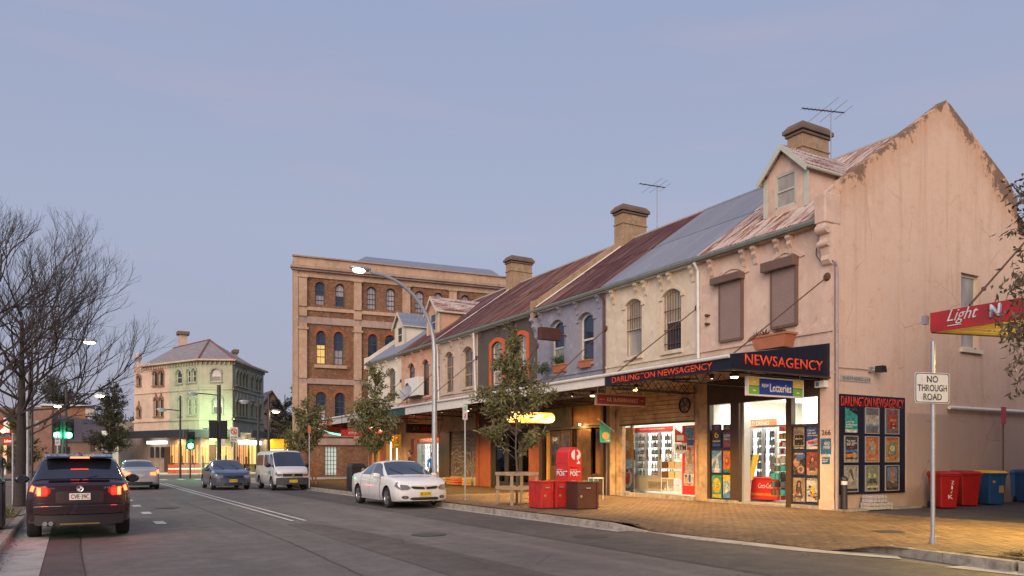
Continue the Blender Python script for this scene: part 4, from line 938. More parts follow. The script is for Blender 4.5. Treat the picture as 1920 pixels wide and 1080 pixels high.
for i in range(5):
    mb = MB(); cs = [flat(c) for c in (BK, (.08, .12, .14), TL, (.3, .3, .3), (.15, .07, .04))]
    for j in range(9):
        an = j*2*math.pi/9; mb.cur = rr_.randrange(5); mb.box(18.5+.18*math.cos(an)-.05, -c0+.2*math.sin(an)-.05, .45+i*.24, 18.5+.18*math.cos(an)+.05, -c0+.2*math.sin(an)+.05, .62+i*.24)
    mb.build('packets', cs, t)
# ---------------------------------------------------------------- cream house: supermarket
def ground_wall(h, a0, a1, ops, m, zt=4.05):
    mb = MB(); wall_panel(mb, FT, a0, a1, 0, zt, ops, .25); return mb.build('ground_wall', m, h)
so_ = (FT.a(1163.5), FT.a(1301), .28, 2.84)
mb = MB()
brd = subroot('timber_front', HC)
zb0 = 2.84
for i in range(8):
    z = zb0+i*.152; mb = MB(); mb.fprism(Face((XF-.0, 0, 0), (0, -1, 0)), [(FT.a(1165.5)+random.uniform(-.01, .01), z+random.uniform(-.004, .004)), (FT.a(1300), z+random.uniform(-.004, .004)), (FT.a(1300), z+.134), (FT.a(1165.5), z+.134+random.uniform(-.004, .004))], -.05, random.uniform(-.012, .008)); mb.build('board', paint('ochre_boards', (.50, .35, .19), .7, .25, 3, .15, dirt=(.17, .11, .06)), brd)
for p0, p1, d in ((1143, 1153, .0), (1153.3, 1164.5, -.05), (1301, 1312, -.04), (1312.3, 1326.5, .02)):
    mb = MB(); tb(mb, p0, p1, .14, 4.06, -.22, d); mb.build('post', M_timber, brd, bevel=.012)
mb = MB(); tb(mb, 1160, 1302, .14, .28, -.25, .04); mb.build('sill', M_conc, brd); mb = MB(); tb(mb, 1163, 1301, zb0-.06, zb0-.004, -.1, .04); mb.build('lintel', M_dtimber, brd)
room(HC, 18.6, 23.5, 22.5, 3.2, M_int, 200, (1, .95, .80), 2)
mb = MB(); tb(mb, 1164, 1301, zb0, 4.06, -.09, -.055); mb.build('backing', M_dtimber, brd); a, z = FT.az(1286, 760); t = brd
mb = MB(); Mx = Matrix.Translation(FT.p(a, z, .02)) @ Matrix.Rotation(R(90), 4, 'Y'); mb.lathe([(.01, 0), (.27, 0), (.29, .05), (.27, .07)], 20, Mx); mb.fbox(FT, a-.33, a+.33, z-.33, z+.33, -.01, .015)
mb.build('extractor_housing', M_timber, brd)
mb = MB()
for k in range(5):
    Mk = Mx @ Matrix.Rotation(2*math.pi*k/5, 4, 'Z'); mb.poly([Mk @ Vector(p) for p in ((.02, 0, -.05), (.24, -.06, -.06), (.25, .07, -.03), (.03, .05, -.04))])
mb.lathe([(.001, -.07), (.05, -.07), (.05, 0)], 10, Mx); mb.build('fan', paint('fan_grey', (.09, .08, .07)), brd)
mb = MB(); mb.lathe([(.001, .005), (.26, .005), (.27, -.06), (.24, -.06), (.24, .0)], 20, Mx); mb.build('fan_ring', M_black, brd)
F19 = Face((19.3, 0, 0), (0, -1, 0)); q0, q1 = -F19.a(1262), -F19.a(1188)
fridge(19.3, q0, q1, .3, 2.78, 3, 'three door drinks fridge with red header and beige base in the supermarket front', RD, 'ENJOY YOUR DRINK', (.40, .36, .26), 6, ((.55, .1, .08), (.12, .4, .15), (.6, .6, .6), (.6, .3, .05), (.15, .1, .1)), 'bottle on the shelves of the supermarket drinks fridge', 'bottles in the supermarket fridge', 8, .2, .55)
t = thing('vending_panel', 'orange and blue advertising panel at the left inside the supermarket front', 'panel', (18.6, -FT.a(1176), .28))
Fv = Face((18.7, 0, 0), (0, -1, 0)); a0, a1 = Fv.a(1166), Fv.a(1187)
poster(Fv, a0, a1, .3, 2.75, 0, t, (.42, .20, .04), [('r', 0, 0, 1, .48, (.08, .12, .2)), ('r', .05, .36, .95, .5, (.3, .5, .7)), ('c', .5, .72, .3, .08, (.5, .4, .25)), ('c', .5, .2, .42, .16, (.5, .5, .5)), ('c', .45, .22, .3, .12, (.35, .03, .03)), *specks(10, 0, .1, 1, .46, (RD, WH, BK, BL), 11, .3, .05)], name='panel')
t = thing('ad_pillar', 'tall red advertising pillar with posters at the right inside the supermarket front', 'pillar', (18.3, -FT.a(1290), .28))
Fv = Face((18.45, 0, 0), (0, -1, 0)); a0, a1 = Fv.a(1279), Fv.a(1301)
mb = MB(); mb.fbox(Fv, a0, a1+.05, .3, 2.7, -.3, 0); mb.build('pillar', flat(RD), t)
poster(Fv, a0+.15, a1, 1.05, 2.65, .01, t, (.5, .5, .5), [('r', 0, .75, 1, .98, (.08, .25, .45)), ('r', 0, .6, 1, .72, BL), ('p', [(.3, .2), (.8, .2), (.65, .5), (.5, .5)], SKN), ('r', .1, .5, .7, .56, RD)])
poster(Fv, a0+.1, a1, .62, 1.04, .012, t, (.62, .66, .7), [('r', .15, .4, .35, .9, BL), ('r', .5, .3, .7, .9, BL), ('c', .3, .5, .12, .2, YL), ('r', .1, .05, .8, .2, OR)])
t = thing('display_rack', 'white wire rack with cartons and water bottles in front of the supermarket fridge', 'rack', (18.6, -FT.a(1258), .28))
Fv = Face((18.75, 0, 0), (0, -1, 0)); a0, a1 = Fv.a(1240), Fv.a(1278)
for a_ in (a0, a1):
    for d_ in (-.3, 0): mb = MB(); mb.tube([Fv.p(a_, .3, d_), Fv.p(a_, 1.65, d_)], .015, 5); mb.build('upright', M_fr, t)
rr_ = random.Random(5)
for i, z in enumerate((.36, .85, 1.2, 1.55)):
    mb = MB(); mb.fbox(Fv, a0, a1, z-.03, z, -.3, .02); sh_ = mb.build('shelf', M_fr, t)
    if i in (1, 2):
        mb = MB(); cs = [flat(c) for c in ((.12, .05, .03), (.55, .45, .2), (.6, .55, .4))]
        for j in range(3): mb.cur = j; b0 = a0+(a1-a0)*j/3; mb.fbox(Fv, b0+.02, b0+(a1-a0)/3-.02, z, z+.24, -.25, 0)
        mb.build('cartons', cs, sh_)
bottles(18.8, -a1+.1, -a0-.1, .37, 6, ((.25, .45, .6), (.5, .6, .65)), 'water bottle on the lowest shelf of the white wire rack', 'water bottles on the wire rack')
bottles(18.8, -a1+.1, -a0-.1, 1.56, 8, ((.4, .42, .42), (.5, .5, .45)), 'small bottle on the top shelf of the white wire rack', 'bottles on top of the wire rack')
# ---------------------------------------------------------------- lilac house: timber doored bar
def piece(h, name, px0, px1, z0, z1, d0, d1, m, bev=0):
    mb = MB(); tb(mb, px0, px1, z0, z1, d0, d1); return mb.build(name, m, h, bevel=bev)
bar = subroot('bar_front', HL)
M_copper = paint('copper_panel', (.20, .10, .045), .35, .4, 2.5, .08, .7); M_ochre = paint('ochre_pillar', (.42, .22, .05), .5, .15, 3, .05)
M_brickred = paint('terracotta_paint', (.24, .065, .025), .6, .2, 3, .1); M_pub = paint('dark_brown_paint', (.06, .032, .02), .45, .3, 3, .08)
piece(bar, 'back_wall', 1011, 1143, .14, 4.05, -1.2, -1.1, M_pub)
piece(bar, 'fascia_board', 1011, 1143, 3.75, 4.05, -.12, 0, M_pub)
for p0, p1 in ((1018, 1070), (1072, 1126)):
    piece(bar, 'upper_panel', p0, p1, 2.90, 3.72, -.1, -.05, M_copper)
piece(bar, 'transom', 1011, 1143, 2.78, 2.88, -.14, .03, M_pub)
for p0, p1 in ((1011, 1016), (1070, 1072), (1126, 1131), (1139, 1143)): piece(bar, 'post', p0, p1, .14, 3.74, -.14, .0, M_pub)
piece(bar, 'bright_jamb', 1023.5, 1028, .14, 2.76, -.12, -.03, M_ochre)  # jamb painted ochre, paler than the posts
for p0, p1 in ((1029, 1047), (1048, 1066)):
    d_ = piece(bar, 'door', p0, p1, .16, 2.75, -.14, -.08, M_dtimber); a0, a1 = FT.a(p0), FT.a(p1); w_ = a1-a0
    for q0_, q1_ in ((.14, .46), (.54, .86)):
        mb = MB(); mb.fbox(FT, a0+w_*q0_, a0+w_*q1_, 1.25, 2.55, -.08, -.072); mb.build('pane', M_glassd, d_); mb = MB(); mb.fbox(FT, a0+w_*q0_, a0+w_*q1_, .35, 1.05, -.08, -.06); mb.build('panel', M_dtimber, d_)
    mb = MB(); mb.tube([FT.p(a1-.06, 1.0, -.05), FT.p(a1-.06, 1.35, -.05)], .014, 6); mb.build('handle', M_chrome, d_)
piece(bar, 'copper_door', 1080, 1106, .16, 2.75, -.13, -.05, M_copper)
piece(bar, 'side_panel', 1067, 1079.5, .16, 2.75, -.3, -.2, M_pub)
piece(bar, 'window', 1113, 1139, .95, 2.72, -.13, -.1, pane_mat('amber_room_glass', (.20, .10, .03), (.05, .03, .015), .1)); piece(bar, 'dado', 1107, 1143, .14, .94, -.16, -.06, M_pub)
mb = MB(); a, z = FT.az(1090, 797); mb.ball(FT.p(a, z+.02, .08), .045); mb.build('wall_lamp', M_bulb, bar); lamp('wall_lamp_light', 'POINT', FT.p(a, z-.08, .22), 14, (1, .55, .2), .05)
a, z = FT.az(1140, 775)
# ---------------------------------------------------------------- charcoal house: terracotta cafe
caf = subroot('cafe_front', HG)
piece(caf, 'fascia_board', 895, 1010, 2.95, 4.05, -.2, -.02, paint('oxblood_fascia', (.10, .028, .018), .5, .2, 3, .05))
for p0, p1 in ((896, 919), (991, 1010.5)): piece(caf, 'pillar', p0, p1, .14, 2.95, -.3, .0, M_brickred, .01)
piece(caf, 'lintel', 919, 991, 2.68, 2.95, -.2, -.05, M_black)
for p0, p1 in ((919, 927), (944, 951), (970, 977)): piece(caf, 'mullion', p0, p1, .14, 2.68, -.15, -.06, M_black)
piece(caf, 'kick_panel', 920, 991, .14, .45, -.14, -.08, M_black)
for p0, p1 in ((927, 944), (951, 970), (977, 991)): piece(caf, 'pane', p0, p1, .45, 2.68, -.11, -.1, M_clear)
room(HG, 28.9, 34.2, 22.6, 3.0, plain('cafe_wall', (.42, .36, .28), .7), 55, (1, .85, .6), 0)
t = thing('menu_screen', 'lit blue and white screen glowing inside the terracotta cafe', 'screen', (20.5, -FT.a(985), 1.9)); Fv = Face((20.5, 0, 0), (0, -1, 0)); a, z = Fv.az(986, 838); mb = MB(); mb.fbox(Fv, a-.25, a+.3, z-.35, z+.3, -.05, 0); mb.build('screen', emit('screen_blue', (.35, .5, 1), 2), t); a, z = Fv.az(980, 846); mb = MB(); mb.fbox(Fv, a-.5, a+.4, z-.12, z+.02, .0, .05); mb.build('light_strip', emit('cool_strip', (1, .9, .7), 3), t)
t = thing('green_poster', 'yellow green food poster inside the cafe window', 'poster', (20.0, -FT.a(940), 1.8)); Fv = Face((19.0, 0, 0), (0, -1, 0)); a0, a1, z0, z1 = rect(934, 949, 828, 848, Fv); poster(Fv, a0, a1, z0, z1, 0, t, (.45, .42, .06), [('p', [(0, 0), (1, .4), (1, .6), (0, .2)], GR), ('c', .5, .7, .3, .2, OR)], name='print')
for px in (933, 958, 982):
    t = thing('cafe_table', 'dark pedestal cafe table inside the terracotta cafe behind the %s pane' % {933: 'left', 958: 'middle', 982: 'right'}[px], 'table', (19.6, -FT.a(px)*1.0, .19), 'tables inside the cafe')
    L = t.location; mb = MB(); mb.lathe([(.001, .93), (.33, .93), (.33, .97), (.001, .97)], 14, Matrix.Translation(L)); mb.build('table_top', M_timber, t); mb = MB(); mb.tube([L, L+Vector((0, 0, .93))], .03, 6); mb.lathe([(.001, 0), (.2, 0), (.2, .03), (.001, .03)], 12, Matrix.Translation(L)); mb.build('pedestal', M_dark, t)
# ---------------------------------------------------------------- blush house: graffitied perforated shutter
sh = subroot('shutter_front', HB)
piece(sh, 'fascia_board', 823, 895, 3.05, 4.05, -.2, .0, M_timber); piece(sh, 'pillar', 893, 898.5, .14, 4.0, -.2, .04, M_brickred); piece(sh, 'pillar', 823, 842.5, .14, 3.05, -.2, .0, M_pub)
tg2 = NT('graffiti_slat'); v = tg2.coord((1, 1, 1), kind='Object'); n = tg2.noise(v, 1.5, 5, .6); ws = tg2.n('ShaderNodeTexWave', _Scale=1.3, _Distortion=14.0, _Detail=2.5, wave_type='RINGS'); tg2.l(v, ws.inputs['Vector'])
c1 = tg2.mix(tg2.ramp(n, [(.4, 0), (.6, 1)]), (.10, .06, .05), (.16, .13, .11)); c1 = tg2.mix(tg2.ramp(ws.outputs['Color'], [(.86, 0), (.93, .55)]), c1, (.42, .38, .36)); tg2.base(c1); tg2.rough(.5, .3)
a0, a1 = FT.a(843), FT.a(893)
for k in range(36):
    z = .62+k*.068; mb = MB(); mb.fprism(FT, [(a0, z), (a1, z), (a1, z+.058), (a0, z+.058)], -.1, -.08+(.004 if k % 2 else 0)); mb.build('slat', tg2.m, sh)
piece(sh, 'stall_riser', 843, 893, .14, .6, -.16, -.02, M_conc); piece(sh, 'backing', 843, 893, .6, 3.05, -.13, -.115, M_black)
for i, (px, c) in enumerate(((846, (.5, .36, .12)), (859, (.45, .17, .05)), (869, (.5, .1, .05)), (884, (.42, .30, .10)))):
    a = FT.a(px); t = thing('crate', ['pale timber crate at the left foot of the graffitied shutter', 'wide orange crate on the floor under the graffitied shutter', 'small red crate beside the orange crate under the shutter', 'yellow crate at the right foot of the graffitied shutter'][i], 'crate', FT.p(a, ZP, .25), 'crates under the graffitied shutter')
    w_ = .45 if i == 1 else .2
    for kk in range(3): mb = MB(); mb.fbox(FT, a-w_, a+w_, ZP+.03+kk*.13, ZP+.13+kk*.13, .1, .45); mb.build('slat_band', flat(c), t)
# ---------------------------------------------------------------- peach and white houses: lit convenience shops
cv = subroot('shop_front', HA)
piece(cv, 'fascia_board', 754, 823, 3.05, 4.05, -.15, .0, M_timber); piece(cv, 'lintel', 768, 823, 2.75, 3.05, -.15, .04, M_ochre)
for p0, p1, m in ((754, 764, M_timber), (764, 771, M_ochre), (771, 777, M_brickred)): piece(cv, 'post', p0, p1, .14, 3.05, -.18, .02, m)
piece(cv, 'sill', 777, 823, .14, .5, -.15, .0, M_timber)
room(HA, 39.4, 44.4, 21.5, 3.05, M_int, 110, (1, .95, .82), 2)
F19 = Face((18.9, 0, 0), (0, -1, 0)); q0, q1 = -F19.a(823), -F19.a(779)
fridge(18.9, q0, q1, .2, 2.82, 3, 'drinks fridge with orange red header in the lit shop behind the white sedan', (.62, .10, .03), 'DELICIOUS ICE COLD', (.45, .42, .35), 6, ((.55, .5, .4), (.2, .4, .2), (.5, .12, .1)), 'bottle in the fridge of the shop behind the white sedan', 'bottles in the fridge behind the sedan', 4, .32, .5)
cw = subroot('shop_front', HW)
piece(cw, 'fascia_board', 691, 753, 3.0, 4.05, -.15, .0, M_timber)
for p0, p1, m in ((698, 703, M_ochre), (708, 713, M_ochre), (713, 719, M_brickred), (735, 738, M_ochre), (746, 753.5, M_timber)): piece(cw, 'post', p0, p1, .14, 3.0, -.18, .02, m)
piece(cw, 'side_wall', 691, 698, .14, 3.0, -.15, .0, M_brickred); piece(cw, 'sill', 698, 746, .14, .45, -.15, .01, M_brickred)
piece(cw, 'lit_window', 719, 746, .5, 2.95, -.5, -.46, emit('pale_lit_window', (1, .92, .72), 1.5)); piece(cw, 'door_poster', 703, 708, .5, 2.9, -.3, -.28, flat(YL))
room(HW, 45.0, 50.6, 21.5, 3.0, plain('ochre_wall', (.45, .28, .08), .7), 70, (1, .8, .45), 1)
# ================================================================ AWNINGS
M_awn = roofmat('awning_iron', (.30, .29, .28), (.12, .08, .06), .5, .62, (.3, .28, .26)); ZF0, ZF1 = 3.82, 4.10
def awning(h_lab, y0, y1, fm, lab, under=M_dtimber, ze=4.68, truss=True, drop=0, sheets=True):
    t = thing('awning', lab, 'awning', ((XA+XF)/2, (y0+y1)/2, 4.1), 'awnings over the footpath')
    a0, a1 = -y1, -y0
    mb = MB(); mb.fbox(FA, a0+.01, a1-.01, ZF0-drop, ZF1, -.05, 0); f = mb.build('fascia', fm, t)
    mb = MB(); mb.tube([FA.p(a0, ZF1+.02, .04), FA.p(a1, ZF1+.02, .04)], .05, 8); mb.build('gutter', M_white, t)
    n = max(1, round((y1-y0)/.76)); W = (y1-y0)/n; ph = math.atan2(ze-ZF1-.06, XF-XA)
    key = ('awn', round(W, 3))
    if key not in Msheet: Msheet[key] = corr_mesh('roof_sheet', (XF-XA)/math.cos(ph)-.02, W*1.01, M_awn, 10, .01)
    for i in range(n): inst('roof_sheet', Msheet[key], t, (XA-.02, y0+i*W, ZF1+.07+.003*(i % 2)), (0, -ph, 0))
    mb = MB()
    for i in range(10):
        x = XA+.06+(XF-XA-.1)*i/10; zz_ = ZF1-.06+(ze-ZF1)*i/10*.6
        mb.box(x, y0+.02, zz_, x+.36, y1-.02, zz_+.02)
    mb.build('soffit_board', under, t)
    if truss:
        ny = max(2, int((y1-y0)/2.4)+1)
        for k in range(ny):
            y = y0+.15+(y1-y0-.3)*k/(ny-1); mb = MB(); zl, zu = 3.74, 4.0
            mb.tube([(XA+.05, y, zu), (XF-.05, y, zu+.2)], .022, 5); mb.tube([(XA+.4, y, zl), (XF-.1, y, zl-.02)], .022, 5)
            for q in range(6): xq = XA+.4+q*.55; mb.tube([(xq, y, zl), (xq+.275, y, zu+.05)], .012, 4); mb.tube([(xq+.275, y, zu+.05), (xq+.55, y, zl)], .012, 4)
            mb.build('truss', M_dark, t)
    return t, f
aw1, f1 = awning('', 13.62, 18.78, M_navy, 'corner awning with navy fascia reading DARLINGTON NEWSAGENCY in orange letters', drop=.03)
a0, a1 = FA.a(1148), FA.a(1336); text('DARLINGTON NEWSAGENCY', FA, a0, a1, ZF0+.03, ZF1-.07, .012, M_orange, f1, bold=.012)
# tapered end panel reading NEWSAGENCY
FE = Face((0, 13.6, 0), (1, 0, 0)); mb = MB(); mb.fprism(FE, [(XA-.02, ZF0-.02), (XF-.02, ZF0-.02), (XF-.02, 4.72), (XA-.02, ZF1+.05)], -.02, .04); ep = mb.build('end_panel', M_navy, aw1)
b0, b1 = FE.az(1394, 680)[0], FE.az(1540, 680)[0]; text('NEWSAGENCY', FE, b0, b1, FE.z(1394, 685)+.02, FE.z(1394, 667)+.05, .052, M_orange, ep, bold=.012)
mb = MB(); mb.fprism(FE, [(XA-.02, ZF0-.06), (XF, ZF0-.06), (XF, ZF0-.021), (XA-.02, ZF0-.021)], -.02, .06); mb.build('bottom_rail', M_bronze, ep)
aw2, _ = awning('', 18.82, 28.66, M_white, 'long white fascia awning across the cream and lilac houses')
aw4, _ = awning('', 28.70, 35.0, M_white, 'white fascia awning in front of the charcoal cafe house', drop=.1)
aw5, _ = awning('', 35.04, 41.9, paint('bottle_green_paint', (.02, .05, .06), .5), 'dark green fascia awning behind the curved lamp post', drop=.1)
aw6, _ = awning('', 41.94, 47.2, plain('dirty_white', (.55, .53, .50), .6), 'dirty white fascia awning before the far corner shop', drop=.1)
aw7, f7 = awning('', 47.24, 51.4, plain('faded_red_fascia', (.50, .09, .07), .6), 'faded red end awning with a green neon edge at the far corner', drop=.12)
Fa = FA; text('FOOD', FA, -50.9, -48.2, ZF0-.02, ZF1-.08, .01, flat(WH), f7)
mb = MB(); mb.tube([(XA-.05, 51.44, 3.72), (XA+1.3, 51.44, 3.3), (XA+1.9, 51.44, 3.2)], .045, 6); mb.build('neon_edge', emit('green_neon', (.1, .9, .5), 4), aw7)
mb = MB(); mb.box(XA, 51.4, 3.35, XA+2.4, 51.43, 4.1); mb.build('end_panel', plain('faded_red_fascia', (.50, .09, .07), .6), aw7)
# tie rods with rosettes
RODS = [((1551, 519), (1387, 651), aw1, 18), ((1308, 577), (1158, 693), aw2, 0), ((1136, 616), (1030, 700), aw2, 0), ((1008, 648), (955, 700), aw4, 0), ((894, 671), (795, 752), aw5, 0), ((822, 690), (745, 752), aw6, 0), ((752, 714), (700, 755), aw7, 0)]
for (wx, wy), (ex, ey), t, _ in RODS:
    p = onX(wx, wy, XF); q = onX(ex, ey, XA+.25); q.z = ZF1+.12
    if t is aw1: q.y = max(q.y, 13.75)
    m = p.lerp(q, .8); mb = MB(); mb.tube([p, q], .018, 6); mb.tube([p.lerp(q, .77), p.lerp(q, .79), p.lerp(q, .84), p.lerp(q, .86)], [.018, .045, .045, .018], 6)
    mb.lathe([(.001, .06), (.09, .05), (.12, .01), (.12, -.005)], 12, Matrix.Translation(p) @ Matrix.Rotation(R(-90), 4, 'Y')); mb.build('tie_rod', M_rusty, t)
# lamps in the soffits, then a run of added ones
for i, (px, py, X) in enumerate(((1377, 699, 15.2), (1112, 726, 15.5), (875, 762, 15.5), (1262, 742, 15.5))):
    if i == 3: continue
    p = onX(px, py, X); t = thing('soffit_lamp', ['round lit lamp under the corner end of the newsagency awning', 'round lit lamp under the white awning before the lilac house', 'round lit lamp under the awning beside the parking sign'][i], 'lamp', (p.x, p.y, 3.7), 'lamps under the awnings')
    mb = MB(); mb.lathe([(.001, 3.68), (.09, 3.69), (.11, 3.74)], 14, Matrix.Translation((p.x, p.y, 0))); mb.build('diffuser', M_bulb, t); mb = MB(); mb.lathe([(.115, 3.72), (.13, 3.8), (.05, 3.86)], 14, Matrix.Translation((p.x, p.y, 0))); mb.build('housing', M_dark, t)
    lamp('soffit_light', 'SPOT', (p.x, p.y, 3.62), 420, (1, .58, .18), .08, (0, 0, 0), spot=150)
for y, e in ((15.6, 620), (18.9, 760), (22.5, 900), (26.0, 800), (30.5, 760), (33.6, 640), (37, 720), (41, 680), (44.6, 720), (48.8, 720)):  # extra lamps, added to throw warm light on the footpath
    X_ = 15.6; e *= 1.35; t = thing('soffit_lamp', 'small round lamp added under the awning ' + {15.6: 'behind the Lotteries sign', 18.9: 'just past the navy fascia', 22.5: 'by the timber posts', 26.0: 'before the timber doored bar', 30.5: 'before the terracotta cafe', 33.6: 'at the far side of the cafe', 37: 'before the graffitied shutter', 41: 'before the fridge of the lit shop', 44.6: 'before the end house doorway', 48.8: 'at the far corner shop'}[y], 'lamp', (X_, y, 3.8), 'lamps under the awnings')
    mb = MB(); mb.lathe([(.001, 3.80), (.05, 3.81), (.06, 3.84)], 12, Matrix.Translation((X_, y, 0))); mb.build('diffuser', M_bulb, t); mb = MB(); mb.lathe([(.063, 3.80), (.08, 3.9), (.03, 3.94)], 12, Matrix.Translation((X_, y, 0))); mb.build('housing', M_dark, t)
    lamp('soffit_light', 'SPOT', (X_, y, 3.76), e, (1, .54, .13), .08, (0, 0, 0), spot=128)
# ================================================================ BRICK WAREHOUSE
FW = Face((14.9, 58.5, 0), (.993, -.12, 0)); wang = math.atan2(-.12, .993)
MBK = brickmat('warehouse_brick', (.19, .077, .042), (.275, .13, .07), (.23, .17, .12), wang, .24, .086, (.40, .25, .15))
MST = stucco('warehouse_stone', (.50, .34, .235), (.16, .10, .07), .5, .45, (.56, .41, .30)); MSTD = stucco('warehouse_belt', (.42, .30, .25), (.10, .07, .06), .7, .5)
M_arch = brickmat('arch_brick', (.42, .12, .05), (.36, .10, .05), (.25, .15, .1), wang, .12, .12)
wh = thing('brick_warehouse', 'tall red brick warehouse with pale pilasters and rows of arched windows behind the terrace', 'warehouse', (14.9, 58.5, ZP))
def wz(py, px=570): return FW.z(px, py)
LEN = FW.a(985); ztop = wz(483)
Wz = lambda y0_, y1_: (wz(y1_, 600), wz(y0_, 600))
f4 = Wz(529, 572); f3 = Wz(620, 683); f2 = Wz(735, 787)
cols4 = [(591, 609), (629, 646), (688, 705), (724, 741), (778, 795), (814, 830), (864, 880), (900, 915)]
cols3 = [(593, 611), (626, 644), (690, 708), (722, 741), (778, 795), (812, 829)]
cols2 = [(592, 612), (628, 647), (684, 703), (721, 740)]
ops = [(FW.a(a), FW.a(b), f4[0], f4[1], (FW.a(b)-FW.a(a))/2*.98) for a, b in cols4]+[(FW.a(a), FW.a(b), f3[0], f3[1], .45) for a, b in cols3]+[(FW.a(a), FW.a(b), f2[0], f2[1], (FW.a(b)-FW.a(a))/2*.98) for a, b in cols2]
ops.append((FW.a(610), FW.a(632), .3, wz(838, 620), 0))
mb = MB(); wall_panel(mb, FW, 0, LEN, 0, ztop, ops, .3); c0 = FW.p(0, 0); sd_ = Vector((.245, .97, 0)).normalized()
q = c0+sd_*22; mb.poly([c0, q, q+UP*ztop, c0+UP*ztop]); e = FW.p(LEN, 0); mb.poly([e, e+Vector((4, 22, 0)), e+Vector((4, 22, ztop)), e+UP*ztop]); mb.build('brick_wall', MBK, wh)
def band(name, y0_, y1_, d, m, a0=-.12, a1=None):
    z0, z1 = wz(y1_), wz(y0_); mb = MB(); mb.fbox(FW, a0-d*.6, a1 or LEN, z0, z1, -.05, d); return mb.build(name, m, wh)
band('parapet', 482, 500, .16, MST); band('coping', 480.5, 483, .30, MSTD); band('cornice', 500, 505, .55, MSTD); band('cornice', 505, 508.5, .38, MSTD); band('frieze', 508.6, 519, .10, MST)
band('belt_course', 574.5, 581, .10, MST); band('belt_course', 593, 606, .12, MSTD); band('belt_course', 709, 719, .14, MSTD); band('plinth_band', 822, 834, .16, MSTD); band('plinth_band', 812, 818, .1, MSTD)
PIL = [(559.5, 575), (663, 677), (754, 768), (841.5, 855), (925, 938)]
for i, (p0, p1) in enumerate(PIL):
    a0, a1 = FW.a(p0), FW.a(p1)
    for zz0, zz1, m in ((wz(709)+.0, wz(606), MST), (wz(593), wz(581), MST), (wz(574.5), wz(519), MST), (wz(822), wz(719), MST)):
        mb = MB(); mb.fbox(FW, a0, a1, zz0, zz1, -.05, .22); mb.build('pilaster', m, wh)
    for q_ in ((521, 516), (618, 614)): mb = MB(); mb.fbox(FW, a0-.1, a1+.1, wz(q_[0]), wz(q_[1]), 0, .3); mb.build('pilaster_cap', MST, wh)
# corner pilaster on the return side
for t_ in (0.02,):
    mb = MB(); p = c0-FW.n*.0+Vector((-.16, -.0, 0)); mb.hexa([c0+Vector((-.25, -.2, 0)), c0+Vector((.1, -.2, 0)), c0+Vector((.1, .2, 0))+sd_*1.2, c0+Vector((-.25, .2, 0))+sd_*1.2, c0+Vector((-.25, -.2, ztop-.1)), c0+Vector((.1, -.2, ztop-.1)), c0+Vector((.1, .2, ztop-.1))+sd_*1.2, c0+Vector((-.25, .2, ztop-.1))+sd_*1.2]); mb.build('corner_pilaster', MST, wh)
M_w4 = pane_mat('sky_painted_glass', (.42, .36, .37), (.30, .27, .30), .12)  # pale pink sky reflection painted into the pane colour
Rw = random.Random(2)
fm4 = plain('dark_sash', (.05, .06, .07), .5)
for (a0, a1, z0, z1, rs) in ops[:-1]:
    top = z1 > wz(600); wnd = window(FW, a0, a1, z0, z1, rs, wh, fm4, M_glassb if Rw.random() < .45 else M_w4, .22, .07, 3 if top else 2, 4, M_w4 if top and Rw.random() < .8 else M_glassb, sill=None)
    ao = arch_pts(a0-.22, a1+.22, z1-rs, rs+.22); ai = arch_pts(a0-.01, a1+.01, z1-rs, rs+.01); mb = MB(); ring_strip(mb, FW, ao, ai, -.02, .035); mb.build('brick_arch', M_arch if z1 < wz(600) else MBK, wh)
for p0, p1 in ((589, 650), (686, 745), (774, 833)): mb = MB(); mb.fbox(FW, FW.a(p0), FW.a(p1), f3[0]-.28, f3[0]-.03, -.02, .16); mb.build('sill', MST, wh)
mb = MB(); mb.fbox(FW, FW.a(594), FW.a(610.5), f3[0]+.1, f3[0]+1.5, -.2, -.19); mb.build('lit_blind', emit('yellow_blind', (1, .66, .2), .5), wh)
# door and its glow
a0, a1 = FW.a(610), FW.a(632); dz = wz(838, 620)
mb = MB(); mb.fbox(FW, a0, a1, .25, dz, -.32, -.28); mb.build('door', emit('door_glow', (.75, .85, .75), .45), wh); g_ = MB()
for k in range(7): g_.fbox(FW, a0, a1, .4+k*.33, .43+k*.33, -.27, -.25)
for k in range(5): g_.fbox(FW, a0+(a1-a0)*k/4-.02, a0+(a1-a0)*k/4+.02, .3, dz, -.27, -.24)
g_.build('security_grille', M_dark, wh)
# roof above the parapet with skylights
pk = FW.az(645, 478); mb = MB(); zr = FW.z(645, 478)+1.0
A = FW.p(3.4, ztop-.4, -1.2); B = FW.p(LEN-.2, ztop-.4, -1.2); Cc = FW.p(LEN-.2, ztop+2.6, -7.5); D = FW.p(7.0, ztop+2.6, -7.5)
mb.poly([A, B, Cc, D]); mb.poly([A, D, FW.p(3.4, ztop-.4, -14)]); mb.build('roof', RM['blue'], wh)
for px in (695, 790, 860, 885, 925):
    a = FW.a(px)*1.03; mb = MB(); sl_ = 3.0/6.3
    P = [FW.p(a, ztop-.4+sl_*1.6+.06, -2.8), FW.p(a+1.5, ztop-.4+sl_*1.6+.06, -2.8), FW.p(a+1.5, ztop-.4+sl_*3.2+.06, -4.4), FW.p(a, ztop-.4+sl_*3.2+.06, -4.4)]; mb.poly(P); mb.poly([p+UP*.12 for p in P])
    for k in range(4): mb.poly([P[k], P[(k+1) % 4], P[(k+1) % 4]+UP*.12, P[k]+UP*.12])
    mb.build('skylight', M_glassb, wh)
